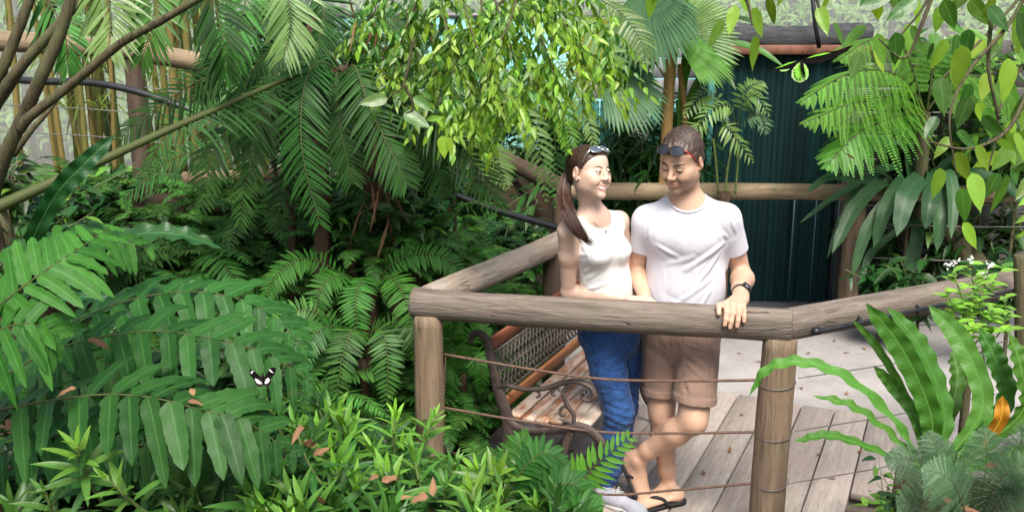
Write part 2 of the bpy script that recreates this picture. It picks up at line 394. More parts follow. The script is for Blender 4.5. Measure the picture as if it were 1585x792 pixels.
def log(name, p0, p1, r0, r1, mat, parent=None, seed=0, **kw):
    p0 = Vector(p0); p1 = Vector(p1); d = p1 - p0
    o = meshobj(name, log_mesh(d.length, r0, r1, seed, **kw), mat, parent)
    o.location = p0 if parent is None else p0 - parent.location
    o.rotation_mode = 'QUATERNION'; o.rotation_quaternion = d.to_track_quat('Z', 'Y'); return o

def cable(name, pts, r, mat, parent, n=24, k=6):
    off = parent.location if parent else Vector((0, 0, 0))
    return MB().add(*tube_arr(spline(pts, n) - np.array(off), r, k)).obj(name, mat, parent)

CL, CR = Vector((-.388, 4.213, 0)), Vector((1.132, 3.88, 0)); LB = Vector((.245, 5.385, 0)); RR = Vector((2.75, 4.705, 0))
zr = 1.0
ra = thing('log_railing', 'thick weathered log railing with rusty cables that the couple lean on', 'railing', CL)
def up(p, z): return Vector((p.x, p.y, z))
dfr = (CR - CL).normalized()
log('handrail', up(CL - dfr * .055, zr), up(CR + dfr * .03, zr), .070, .072, M['rail'], ra, 3)
log('handrail', up(CL + (LB - CL).normalized() * .03, zr + .012), up(LB + (LB - CL).normalized() * .5, zr + .0), .068, .066, M['rail_left'], ra, 8)
log('handrail', up(CR, zr + .002), up(RR, zr + .005), .070, .068, M['rail'], ra, 5)
for p, m, rr in ((CL + dfr * .01, 'post', .070), (CR - dfr * .005, 'post', .073), (LB, 'post_dark', .066), (RR, 'post', .07)):
    log('post', up(p, -.35 if p.y < 4.5 else -.1), up(p, zr - .045), rr + .003, rr, M[m], ra, int(p.x * 100) + 40, round0=.1, round1=.1, bow=.004)
for a, b, mid in (((688, 548), (1176, 588), (930, 586)), ((684, 630), (1176, 668), (930, 668)), ((700, 700), (1170, 747), (930, 764))):
    A_ = at(*a, 4.20); B_ = at(*b, 3.88); mx = at(*mid, 4.045)
    cable('cable', [A_, A_.lerp(mx, .5) - Vector((0, 0, .006)), mx, mx.lerp(B_, .5) - Vector((0, 0, .006)), B_], .0065, M['cable'], ra)
for a, b in (((1236, 585), (1585, 522)), ((1230, 667), (1585, 600)), ((1220, 748), (1585, 676))):
    cable('cable', [at(*a, 3.9), at((a[0] + b[0]) / 2, (a[1] + b[1]) / 2 + 4, 4.2), at(*b, 4.58)], .0028, M['wire'], ra)
for y in (602, 682, 758):   # wire loops round the post
    c = CR - dfr * .005; c = Vector((c.x, c.y, at(1208, y, 3.80).z)); q = [c + Vector((.0775 * math.cos(t), .0775 * math.sin(t), .010 * math.sin(t + 1))) for t in np.linspace(0, 6.283, 28)]
    MB().add(*tube_arr(np.array([list(p) for p in q]) - np.array(ra.location), .0022, 5, cap=False)).obj('wire_loop', M['wire'], ra)
# vertical wire beside the right post
cable('cable', [at(1181, 580, 3.86), at(1176, 640, 3.86), at(1168, 760, 3.86)], .003, M['wire'], ra)
cable('cable', [at(690, 548, 4.2), at(688, 590, 4.2), at(686, 636, 4.2)], .003, M['cable'], ra)

# black hose end fixed along the right-hand rail
hm = [at(1262, 513, 3.86), at(1300, 506, 3.9), at(1380, 488, 4.02), at(1450, 474, 4.12), at(1585, 446, 4.40)]
t = thing('irrigation_pipe', 'thin black pipe with a capped end clipped along the outer log rail on the right', 'pipe', hm[0])
cable('pipe', hm, .010, M['hose'], t); MB().add(*tube_arr([Vector((0, 0, 0)) - Vector((.012, 0, 0)), Vector((.02, .003, .003))], .016, 10)).obj('end_cap', M['hose'], t)
for px_, py_, Y_ in ((1330, 498, 3.96), (1420, 480, 4.08)):
    MB().add(*box_arr(at(px_, py_, Y_) - hm[0], (.012, .03, .05), 0, 0, .003)).obj('clip', M['hose'], t)

# back railing in front of the curtain
B0 = Vector((.40, 7.20, 0)); B1 = Vector((1.95, 7.18, 0)); B2 = Vector((4.4, 6.95, 0))
rb = thing('log_railing', 'pale tan back log rail running behind the couple in front of the dark curtain', 'railing', B0)
log('handrail', up(B0, 1.0), up(Vector((2.62, 7.12, 0)), 1.0), .064, .060, M['rail_back'], rb, 12)
log('handrail', up(Vector((2.60, 7.12, 0)), 1.0), up(B2, 1.0), .060, .062, M['rail_back'], rb, 13)
for p, rr in ((B0 + Vector((-.02, .02, 0)), .07), (Vector((2.56, 7.10, 0)), .075), (B2, .07)):
    log('post', up(p, -.15), up(p, .96), rr, rr * .95, M['post_dark'] if p.x < 1 else M['post'], rb, int(p.x * 77) + 5, round0=.1, round1=.1)
for z in (.78, .52, .26):
    cable('cable', [up(Vector((2.56, 7.06, 0)), z), up(Vector((3.4, 7.0, 0)), z - .015), up(B2, z)], .004, M['wire'], rb)

# sloping railing of the ramp up to the higher walkway
Rp = [Vector((.40, 7.17, 1.01)), Vector((-.12, 8.25, 1.13)), Vector((-.95, 7.55, 1.52)), Vector((-1.55, 6.75, 1.86)), Vector((-2.50, 6.5, 2.06)), Vector((-3.55, 6.55, 2.12))]
rc = thing('log_railing', 'log railing of the higher walkway at the top left in front of the bamboo', 'railing', Rp[0])
for q in range(5): log('handrail', Rp[q], Rp[q + 1], .066, .066, M['rail_back'] if q > 1 else M['post_dark'], rc, 20 + q)
for p in (Rp[4] + Vector((.0, .02, 0)), Rp[1], Rp[3]): log('post', (p.x, p.y, p.z - 1.15), (p.x, p.y, p.z - .04), .060, .058, M['post_dark'], rc, 33, round0=.1, round1=.1)
for dz in (.24, .42, .60):
    cable('cable', [p - Vector((0, -.02, dz)) for p in Rp[2:]], .0035, M['wire'], rc)
    cable('cable', [p - Vector((0, 0, dz)) for p in Rp[:3]], .0035, M['wire'], rc)
ea, eb = at(282, 272, 6.3), at(466, 270, 6.5); ed_v = eb - ea
ed = MB().add(*box_arr((0, 0, 0), (ed_v.length, .05, .07), 0, .3, .006)).obj('edging_board', M['post'], None, False); ed.location = (ea + eb) / 2; ed.rotation_euler = (0, 0, math.atan2(ed_v.y, ed_v.x))
tag(ed, 'weathered board edging the higher path behind the ferns, left', 'edging board')

# long black hose sagging along the left side
hp = [at(-20, 120, 6.0), at(60, 126, 5.95), at(140, 128, 5.9), at(215, 143, 5.85), at(300, 172, 5.8), at(380, 196, 5.8), at(445, 214, 5.85), at(560, 250, 5.95), at(690, 297, 6.05), at(770, 326, 6.1), at(862, 352, 6.2), at(930, 372, 6.3)]
hs = MB().add(*tube_arr(spline(hp, 70), .022, 10)).obj('hose', M['hose']); tag(hs, 'long black hose sagging past the ferns from the bamboo to the log rail', 'hose')

# ================================================================== bench
def ribbon_tube(pts, r, flat, n=28, rs=None):
    P = spline([(0, a, b) for a, b in pts], n); rad = np.full(n, r) if rs is None else np.interp(np.linspace(0, 1, n), np.linspace(0, 1, len(rs)), rs)
    T = np.gradient(P, axis=0); T /= np.linalg.norm(T, axis=1, keepdims=True); Nn = np.stack([0 * T[:, 0], -T[:, 2], T[:, 1]], -1)
    k = 10; a = np.arange(k) * 2 * np.pi / k
    V = P[:, None] + rad[:, None, None] * (np.cos(a)[None, :, None] * Nn[:, None] ) + (flat * np.sin(a))[None, :, None] * np.array([1., 0, 0])
    i = np.arange(n - 1)[:, None]; j = np.arange(k)[None]; j2 = (j + 1) % k
    Q = np.stack([i * k + j, i * k + j2, (i + 1) * k + j2, (i + 1) * k + j], -1).reshape(-1, 4)
    V = V.reshape(-1, 3); V = np.concatenate([V, P[:1], P[-1:]]); m = n * k
    return V, Q, [[m, (x + 1) % k, x] for x in range(k)] + [[m + 1, (n - 1) * k + x, (n - 1) * k + (x + 1) % k] for x in range(k)], None
bench = thing('park_bench', 'slatted wooden bench with ornate rusty iron ends, beside the left log rail', 'bench', (-.145, 4.29, 0), ROT)
BL = 1.20
# bench local: x along length, y = -(towards the seat front)
def fy(pts): return [(-a, b) for a, b in pts]
for xx in (0.0, BL):
    m = MB()
    def rt(pts, r, flat=.011, rs=None, n=28):
        V, Q, T, A = ribbon_tube(fy(pts), r, flat, n, rs); V = V.copy(); V[:, 0] += xx; m.add(V, Q, T)
    rt([(-.055, .775), (-.045, .815), (-.005, .835), (.03, .80), (.055, .70), (.085, .58), (.125, .47), (.14, .38), (.115, .25), (.06, .10), (.03, .0)], .02, .013, [.008, .016, .018, .022, .024, .028, .034, .034, .024, .02, .026], 44)
    rt([(.13, .43), (.20, .395), (.30, .40), (.40, .425), (.48, .455), (.55, .445), (.60, .405), (.605, .385)], .018, .014, [.026, .022, .019, .02, .024, .026, .022, .012], 34)
    rt([(.455, .43), (.43, .36), (.415, .28), (.44, .17), (.50, .08), (.545, .015)], .016, .013, [.022, .02, .017, .016, .018, .022], 26)
    rt([(.14, .33), (.22, .25), (.31, .235), (.40, .27), (.435, .31)], .010, .010)
    rt([(.24, .26), (.27, .31), (.25, .35), (.215, .335), (.23, .31)], .007, .008)
    m.obj('end_frame', M['iron'], bench)
    m = MB()
    rt([(.085, .585), (.13, .60), (.22, .595), (.32, .615), (.41, .655), (.48, .675), (.54, .66), (.565, .625), (.545, .595), (.51, .598), (.505, .622), (.522, .632)], .014, .015, [.010, .011, .011, .012, .013, .013, .013, .012, .011, .009, .008, .008], 52)
    rt([(.445, .66), (.415, .61), (.43, .56), (.465, .515), (.465, .46), (.445, .43)], .010, .010, None, 26)
    rt([(.425, .60), (.385, .625), (.36, .60), (.375, .585)], .007, .009); rt([(.455, .525), (.425, .545), (.40, .525), (.405, .50), (.425, .50)], .007, .009)
    rt([(.28, .603), (.30, .58), (.285, .565)], .006, .009); rt([(.46, .47), (.425, .47), (.41, .445)], .007, .009)
    m.obj('armrest', M['iron'], bench)
for q, (yy, zz, ti) in enumerate([(.165, .425, .12), (.235, .417, .03), (.305, .420, -.06), (.375, .430, -.11), (.447, .443, -.12), (.515, .449, .12)]):
    V, Q, T, A = box_arr((0, 0, 0), (BL - .02, .062, .022), 0, q * .17, .005); c_, s_ = math.cos(ti), math.sin(ti)
    V = V @ np.array([[1, 0, 0], [0, c_, -s_], [0, s_, c_]]).T + [BL / 2, -yy, zz + .022]
    MB().add(V, Q, T, A).obj('seat_slat', M['slat_worn'], bench, False)
bt = math.atan2(.13, .36)     # recline of the back
def backpt(h): return np.array([0, -(.105 - (h - .5) * .30), h])
for h, hh, mt in ((.775, .085, 'slat_red'), (.505, .075, 'slat')):
    V, Q, T, A = box_arr((0, 0, 0), (BL - .02, .022, hh), 0, h, .006); c_, s_ = math.cos(-.29), math.sin(-.29)
    V = V @ np.array([[1, 0, 0], [0, c_, s_], [0, -s_, c_]]).T + backpt(h) + [BL / 2, -.012, 0]
    MB().add(V, Q, T, A).obj('back_slat', M[mt], bench, False)
m = MB(); zb, zt = .548, .728
for q in range(-6, 34):
    for s in (-1, 1):
        x0 = q * .045; x1 = x0 + s * .105
        a0, a1 = 0.0, 1.0
        lo, hi = .015, BL - .015
        pts = []
        for tt in np.linspace(0, 1, 9):
            x = x0 + (x1 - x0) * tt
            if lo < x < hi: pts.append(np.array([x, -.008 + .004 * s * math.sin(tt * 12), 0]) + backpt(zb + (zt - zb) * tt))
        if len(pts) > 2: m.add(*tube_arr(pts, .0055, 5))
for h in (zb - .004, zt + .004, (zb + zt) / 2): m.add(*tube_arr([backpt(h) + [.01, -.008, 0], backpt(h) + [BL - .01, -.008, 0]], .007, 6))
m.obj('lattice_panel', M['lattice'], bench)
V, Q, T, A = box_arr((BL / 2, -.44, .405), (BL, .02, .02), 0, 0, .004); MB().add(V, Q, T, A).obj('cross_bar', M['iron'], bench, False)

# ================================================================== curtain, walls, netting
k = NT('curtain_plastic'); o = k.coord('Object', (1, 1, .04)); o2 = k.coord('Object')
n = k.noise(o, 9, 5, .65); n2 = k.noise(o, 40, 4, .6)
c = k.mix(k.maprange(n, .35, .68, 0, 1), (.0014, .0105, .0115), (.0035, .033, .033)); c = k.mix(k.maprange(n2, .6, .75, 0, .35), c, (.012, .05, .062))
M['curtain'] = k.done(k.bsdf(c, .68, .2, k.bump(n2, .15, .004)))
M['slit'] = mat_plain('pale_strip', (.05, .10, .13), .5)
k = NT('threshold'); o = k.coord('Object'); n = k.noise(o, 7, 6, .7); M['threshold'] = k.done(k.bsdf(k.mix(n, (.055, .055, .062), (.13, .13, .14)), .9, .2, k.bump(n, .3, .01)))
tag(MB().add(*box_arr((2.9, 7.36, .004), (3.2, .66, .012), -.06, 0, .003)).obj('pavement', M['threshold'], None, False), kind='structure')  # dark strip on the path, shade before the curtain painted as colour
ca, cb = at(1083, 84, 7.62), at(1318, 84, 7.62)
N_ = 260; xs = np.linspace(0, cb.x - ca.x, N_); zz = np.linspace(0, ca.z, 7)
ph = np.cumsum(rng.uniform(.22, .36, N_)); yy = .013 * np.sin(ph * 1.15) + .008 * np.sin(xs * 23)
V = np.stack([np.repeat(xs[None], 7, 0), np.repeat(yy[None], 7, 0) * np.interp(zz, [0, 2], [.9, .75])[:, None], np.repeat(zz[:, None], N_, 1)], -1)
i = np.arange(6)[:, None]; j = np.arange(N_ - 1)[None]
Q = np.stack([i * N_ + j, i * N_ + j + 1, (i + 1) * N_ + j + 1, (i + 1) * N_ + j], -1).reshape(-1, 4)
cu = thing('door_curtain', 'dark teal hanging strip curtain in the doorway under the red-brown beam', 'curtain', (ca.x, 7.62, .01))
MB().add(V, Q).obj('curtain', M['curtain'], cu)
for px_ in (1228, 1262, 1297): MB().add(*box_arr((at(px_, 300, 7.62).x - ca.x, -.05, .45), (.012, .004, .9), 0, 0)).obj('strip_edge', M['slit'], cu, False)
M['beam'] = mat_plain('red_brown_beam', (.17, .072, .045), .6, .3, 0, .25, 14, .2)
bm_ = MB().add(*box_arr(((ca.x + cb.x) / 2 + .06, 7.56, ca.z + .035), (cb.x - ca.x + .25, .09, .072), 0, 0, .006)).obj('door_beam', M['beam'], None, False)
tag(bm_, 'red-brown painted beam above the dark curtain doorway', 'beam')
k = NT('shade_cloth_roll'); o = k.coord('Object'); n = k.noise(k.coord('Object', (.3, 1, 1)), 24, 6, .7); g_ = k.noise(o, 70, 4, .7)
c = k.mix(k.maprange(n, .35, .65, 0, 1), (.030, .031, .034), (.075, .077, .082)); c = k.mix(k.maprange(g_, .58, .8, 0, .5), c, (.16, .16, .17)); M['roll'] = k.done(k.bsdf(c, .9, .2, k.bump(n, .5, .02)))
p0 = at(1075, 58, 7.62); p1 = at(1345, 58, 7.62)
rl = MB().add(*tube_arr([p0.lerp(p1, t) + Vector((0, 0, .012 * math.sin(t * 9))) for t in np.linspace(0, 1, 30)], .095, 16, wob=.03)).obj('rolled_shade_cloth', M['roll'])
tag(rl, 'grey rolled shade cloth lying along the top of the red-brown beam', 'shade cloth')

k = NT('teal_panel'); o = k.coord('Object', (1, 1, .15)); n = k.noise(o, 6, 5, .6); c = k.mix(k.maprange(n, .35, .7, 0, 1), (.03, .17, .165), (.08, .30, .28))
M['teal'] = k.done(k.bsdf(c, .55, .3, k.bump(k.wave(k.coord('Object'), 6.5), .5, .02)))
M['grey_board'] = mat_log('grey_wall_board', (.20, .20, .22), (.36, .36, .38), (.27, .27, .29))
M['dark_board'] = mat_log('dark_wall_board', (.055, .052, .05), (.12, .115, .11), (.085, .08, .075))
wl_ = thing('wall', 'grey boarded wall with teal panels behind the palms, left of the dark curtain', 'wall', (.2, 8.0, 0))
x0, x1 = .32, at(1086, 200, 7.95).x - .2
for q in range(5):
    xa = x0 + (x1 - x0) * q / 5; xb = x0 + (x1 - x0) * (q + 1) / 5 - .012
    MB().add(*box_arr(((xa + xb) / 2, .02, .75), (xb - xa, .03, 1.7), 0, q * .2, .004)).obj('teal_panel', M['teal'] if q not in (2,) else M['grey_board'], wl_, False)
for q in range(3): MB().add(*box_arr(((x0 + x1) / 2, .0, 1.70 + q * .165), (x1 - x0, .04, .155), 0, q * .3, .004)).obj('wall_board', M['grey_board'], wl_, False)
MB().add(*box_arr((x1 - .01, -.20, 1.0), (.05, .44, 2.0), 0, 0, .004)).obj('door_jamb', M['teal'], wl_, False)
wr_ = thing('wall', 'dark grey boarded wall behind the strap leaves, right of the curtain', 'wall', (cb.x, 7.85, 0))
for q in range(11): MB().add(*box_arr((2.6, .01 * (q % 2), .1 + q * .19), (5.2, .03, .18), 0, q * .1, .004)).obj('wall_board', M['dark_board'], wr_, False)
MB().add(*box_arr((.02, -.12, 1.0), (.08, .2, 2.1), 0, 0, .004)).obj('door_jamb', M['dark_board'], wr_, False)

k = NT('turquoise_tarp'); o = k.coord('Object'); n = k.noise(o, 1.8, 5, .6); c = k.mix(k.maprange(n, .3, .7, 0, 1), (.22, .58, .56), (.40, .74, .72)); M['tarp'] = k.done(k.bsdf(c, .5, .3, k.bump(n, .4, .1)))
tp = thing('tarpaulin_screen', 'turquoise tarpaulin screen far behind the dark palm crown', 'screen', (-1.1, 10.4, 0))
tp_m = MB(); xs = np.linspace(-1.55, 3.3, 60); zs = np.linspace(.9, 2.27, 8)
V = np.stack([np.repeat(xs[None], 8, 0), .03 * np.sin(xs[None] * 7 + zs[:, None]) + .02 * np.sin(xs[None] * 17), np.repeat(zs[:, None], 60, 1)], -1); i = np.arange(7)[:, None]; j = np.arange(59)[None]
tp_m.add(V, np.stack([i * 60 + j, i * 60 + j + 1, (i + 1) * 60 + j + 1, (i + 1) * 60 + j], -1).reshape(-1, 4)).obj('tarpaulin', M['tarp'], tp)
MB().add(*tube_arr([(-1.6, .0, 2.29), (3.35, .0, 2.29)], .03, 8)).obj('top_rail', M['wire'], tp)
for xx in (-1.58, .9, 3.3): MB().add(*tube_arr([(xx, .05, -.1), (xx, .05, 2.3)], .03, 8)).obj('post', M['wire'], tp)

k = NT('netting'); o = k.coord('Object'); sx = k.node('ShaderNodeSeparateXYZ'); k.l.new(o, sx.inputs[0])
def gl(s, f, wd): return k.math('LESS_THAN', k.math('ABSOLUTE', k.math('SUBTRACT', k.math('FRACT', k.math('MULTIPLY', s, f)), .5)), wd)
grid = k.math('MAXIMUM', gl(sx.outputs[0], 11, .04), gl(sx.outputs[2], 11, .04))
al = k.math('ADD', k.math('MULTIPLY', grid, .13), k.maprange(k.noise(o, .5, 3), .35, .65, .28, .38), clamp=True)
p = k.bsdf((.72, .73, .70), .8, .2); tl = k.node('ShaderNodeBsdfTranslucent'); tl.inputs[0].default_value = (.84, .85, .82, 1)
ad = k.node('ShaderNodeMixShader'); ad.inputs[0].default_value = .5; k.l.new(p, ad.inputs[1]); k.l.new(tl.outputs[0], ad.inputs[2])
tr = k.node('ShaderNodeBsdfTransparent'); ms = k.node('ShaderNodeMixShader'); k.l.new(al, ms.inputs[0]); k.l.new(tr.outputs[0], ms.inputs[1]); k.l.new(ad.outputs[0], ms.inputs[2])
M['net'] = k.done(ms.outputs[0])
nt = thing('netting_wall', 'pale grey aviary netting closing off the far side of the enclosure', 'netting', (0, 11.2, 0))
V = np.array([[-9, 0, .2], [-3, .05, .2], [3, 0, .2], [9, -.05, .2], [-9, 0, 5.2], [-3, .05, 5.2], [3, 0, 5.2], [9, -.05, 5.2]], float)
MB().add(V, [[0, 1, 5, 4], [1, 2, 6, 5], [2, 3, 7, 6]]).obj('net', M['net'], nt)
for xx in (-9, -5.6, 1.6, 4.3, 9): MB().add(*tube_arr([(xx, .08, -.1), (xx, .08, 5.25)], .035, 8)).obj('post', M['wire'], nt)
MB().add(*tube_arr([(-9.1, .08, 5.2), (9.1, .08, 5.2)], .03, 8)).obj('top_rail', M['wire'], nt)
# dark pole seen against the net, above the beam
pl = MB().add(*tube_arr([at(1255, -30, 7.4), at(1262, 40, 7.42), at(1268, 74, 7.45)], .017, 8)).obj('black_pole', M['hose']); tag(pl, 'thin black pole rising from the beam against the pale net', 'pole')
# ================================================================== people: continuous bodies grown from smooth distance fields
def surface_nets(xs, ys, zs, V):
    s = V < 0; nx, ny, nz = V.shape
    cnt = np.zeros((nx - 1, ny - 1, nz - 1), np.int8)
    C = [(i, j, k) for i in (0, 1) for j in (0, 1) for k in (0, 1)]
    sl = lambda i, j, k: (slice(i, nx - 1 + i), slice(j, ny - 1 + j), slice(k, nz - 1 + k))
    for c in C: cnt += s[sl(*c)]
    mixed = (cnt > 0) & (cnt < 8); idx = np.full(mixed.shape, -1, np.int64); I, J, K = np.nonzero(mixed); idx[I, J, K] = np.arange(len(I))
    pos = np.zeros((len(I), 3)); num = np.zeros(len(I))
    ax = (xs, ys, zs)
    for a in C:
        for d in range(3):
            if a[d] == 1: continue
            b = list(a); b[d] = 1
            v0 = V[I + a[0], J + a[1], K + a[2]]; v1 = V[I + b[0], J + b[1], K + b[2]]
            m = (v0 < 0) != (v1 < 0); t = np.where(m, v0 / np.where(m, v0 - v1, 1), 0)
            p0 = np.stack([xs[I + a[0]], ys[J + a[1]], zs[K + a[2]]], -1); p1 = np.stack([xs[I + b[0]], ys[J + b[1]], zs[K + b[2]]], -1)
            pos += np.where(m[:, None], p0 + (p1 - p0) * t[:, None], 0); num += m
    pos /= num[:, None]
    quads = []
    for d in range(3):
        e, f = [(1, 2), (2, 0), (0, 1)][d]
        lo = [slice(1, n - 1) for n in V.shape]; lo[d] = slice(0, V.shape[d] - 1)
        hi = list(lo); hi[d] = slice(1, V.shape[d])
        a = s[tuple(lo)]; b = s[tuple(hi)]; ch = np.argwhere(a != b); ori = a[tuple(ch.T)]
        off = np.array([1, 1, 1]); off[d] = 0; ch = ch + off
        q = []
        for de, df in ((-1, -1), (0, -1), (0, 0), (-1, 0)):
            c = ch.copy(); c[:, e] += de; c[:, f] += df; q.append(idx[c[:, 0], c[:, 1], c[:, 2]])
        q = np.stack(q, -1); q = np.where(ori[:, None], q, q[:, ::-1]); quads.append(q)
    return pos, np.concatenate(quads)

def axis(lo, hi, step, fine=()):
    """grid line coordinates with finer steps inside the given intervals"""
    out = [lo]; 
    while out[-1] < hi:
        x = out[-1]; st = step
        for a, b, f in fine:
            if a <= x <= b: st = min(st, f)
            elif x < a: st = min(st, max(f, (a - x) * .5 + f))
        out.append(x + st)
    return np.array(out)

class Field:
    def __init__(s, lo, hi, step, fine=((), (), ())):
        s.x, s.y, s.z = (axis(lo[i], hi[i], step, fine[i]) for i in range(3))
        s.V = np.full((len(s.x), len(s.y), len(s.z)), .15, np.float32)
    def sub(s, lo, hi):
        r = []
        for a, l, h in zip((s.x, s.y, s.z), lo, hi):
            i0 = max(np.searchsorted(a, l) - 1, 0); i1 = min(np.searchsorted(a, h) + 1, len(a)); r.append(slice(i0, max(i1, i0 + 1)))
        return tuple(r)
    def pts(s, sl): return s.x[sl[0]][:, None, None], s.y[sl[1]][None, :, None], s.z[sl[2]][None, None, :]
    def _do(s, lo, hi, fn, k, mode):
        mg = k + .018
        sl = s.sub(np.asarray(lo) - mg, np.asarray(hi) + mg); v = s.V[sl]
        if v.size == 0: return
        d = fn(*s.pts(sl)).astype(np.float32)
        if mode == 'sub': d = -d; h = np.clip(.5 - .5 * (v - d) / max(k, 1e-5), 0, 1); s.V[sl] = v * (1 - h) + d * h + k * h * (1 - h)
        elif mode == 'int': s.V[sl] = np.maximum(v, d)
        else:
            h = np.clip(.5 + .5 * (v - d) / max(k, 1e-5), 0, 1); s.V[sl] = v * (1 - h) + d * h - k * h * (1 - h)
    def cap(s, a, b, ra, rb, k=.02, mode='add'):
        a = np.asarray(list(a), float); b = np.asarray(list(b), float); ba = b - a; L2 = max(ba @ ba, 1e-9); R_ = max(ra, rb)
        def fn(x, y, z):
            h = np.clip(((x - a[0]) * ba[0] + (y - a[1]) * ba[1] + (z - a[2]) * ba[2]) / L2, 0, 1)
            return np.sqrt((x - a[0] - ba[0] * h) ** 2 + (y - a[1] - ba[1] * h) ** 2 + (z - a[2] - ba[2] * h) ** 2) - (ra + (rb - ra) * h)
        s._do(np.minimum(a, b) - R_, np.maximum(a, b) + R_, fn, k, mode)
    def chain(s, P, r, k=.02, mode='add'):
        for q in range(len(P) - 1): s.cap(P[q], P[q + 1], r[q], r[q + 1], k, mode)
    def ell(s, c, r, Rm=np.eye(3), k=.02, mode='add'):
        c = np.asarray(list(c), float); r = np.asarray(r, float); e = np.sqrt(((Rm * r) ** 2).sum(1))
        def fn(x, y, z):
            p = [(x - c[0]) * Rm[0, i] + (y - c[1]) * Rm[1, i] + (z - c[2]) * Rm[2, i] for i in range(3)]
            k0 = np.sqrt(sum((q / t) ** 2 for q, t in zip(p, r))); k1 = np.sqrt(sum((q / t ** 2) ** 2 for q, t in zip(p, r)))
            return np.where(k1 > 1e-6, k0 * (k0 - 1) / np.maximum(k1, 1e-6), -r.min())
        s._do(c - e, c + e, fn, k, mode)
    def flatcap(s, a, b, wa, wb, fw, ratio, k=.03, mode='add'):
        """a round cone squashed to `ratio` along the horizontal direction fw"""
        a = np.asarray(list(a), float); b = np.asarray(list(b), float); fw = np.asarray(fw, float); R_ = max(wa, wb); q = 1 / ratio - 1
        def st(p): return p + fw * (p @ fw) * q
        A_, B_ = st(a), st(b); ba = B_ - A_; L2 = ba @ ba
        def fn(x, y, z):
            t = (x * fw[0] + y * fw[1] + z * fw[2]) * q
            X_, Y_, Z_ = x + fw[0] * t - A_[0], y + fw[1] * t - A_[1], z + fw[2] * t - A_[2]
            h = np.clip((X_ * ba[0] + Y_ * ba[1] + Z_ * ba[2]) / L2, 0, 1); rr = wa + (wb - wa) * h
            d = np.sqrt((X_ - ba[0] * h) ** 2 + (Y_ - ba[1] * h) ** 2 + (Z_ - ba[2] * h) ** 2) - rr
            return d * np.where(d < 0, ratio, .5 + .5 * ratio)
        s._do(np.minimum(a, b) - R_, np.maximum(a, b) + R_, fn, k, mode)
    def cut(s, p, n, box=None):
        """remove everything on the side that n points to, optionally only inside a box"""
        p = np.asarray(list(p), float); n = np.asarray(list(n), float); n = n / np.linalg.norm(n)
        sl = s.sub(*box) if box else (slice(None),) * 3
        x, y, z = s.pts(sl); d = ((x - p[0]) * n[0] + (y - p[1]) * n[1] + (z - p[2]) * n[2]).astype(np.float32); s.V[sl] = np.maximum(s.V[sl], d)
    def ridges(s, segs):
        """cloth folds: soft ridges along segments (p0, p1, height, width)"""
        for a, b, am, wd in segs:
            a = np.asarray(list(a), float); b = np.asarray(list(b), float); ba = b - a; L2 = ba @ ba
            sl = s.sub(np.minimum(a, b) - 3 * wd, np.maximum(a, b) + 3 * wd); x, y, z = s.pts(sl)
            h = ((x - a[0]) * ba[0] + (y - a[1]) * ba[1] + (z - a[2]) * ba[2]) / L2; hc = np.clip(h, 0, 1)
            d2 = (x - a[0] - ba[0] * hc) ** 2 + (z - a[2] - ba[2] * hc) ** 2 + .15 * (y - a[1] - ba[1] * hc) ** 2
            s.V[sl] -= (am * (np.exp(-d2 / wd ** 2) - .55 * np.exp(-(np.sqrt(d2) - 1.7 * wd) ** 2 / wd ** 2)) * np.clip(1.15 - np.abs(hc - .45) * 1.3, 0, 1)).astype(np.float32)
    def warp(s, fn): s.V += fn(*s.pts((slice(None),) * 3)).astype(np.float32)
    def obj(s, name, mat, parent, origin, dat=None, smooth=1):
        P, Q = surface_nets(s.x, s.y, s.z, s.V)
        for _ in range(smooth):       # one light relaxation against stair steps
            acc = np.zeros_like(P); n = np.zeros(len(P))
            for a, b in ((0, 1), (1, 2), (2, 3), (3, 0)):
                for u, v in ((a, b), (b, a)): np.add.at(acc, Q[:, u], P[Q[:, v]]); np.add.at(n, Q[:, u], 1)
            P = P * .5 + .5 * acc / np.maximum(n, 1)[:, None]
        A = dat(P) if dat else None
        return MB().add(P - np.asarray(list(origin)), Q, None, A).obj(name, mat, parent)

def rot_frame(yaw, pitch=0, roll=0):
    """columns left, forward, up; yaw 0 looks at the viewer, positive turns to picture right; pitch positive looks up"""
    f = np.array([math.sin(yaw) * math.cos(pitch), -math.cos(yaw) * math.cos(pitch), math.sin(pitch)])
    l = np.array([math.cos(yaw), math.sin(yaw), 0.0]); u = np.cross(f, l)
    l2 = l * math.cos(roll) + u * math.sin(roll); u2 = np.cross(f, l2)
    return np.stack([l2, f, u2], -1)

class Head:
    def __init__(s, O, Rm, sc_): s.O = np.asarray(list(O), float); s.R = Rm; s.s = sc_
    def w(s, x, y, z): return s.O + s.R @ (np.array([x, y, z]) * s.s)
    def loc(s, P): return ((P - s.O) @ s.R) / s.s

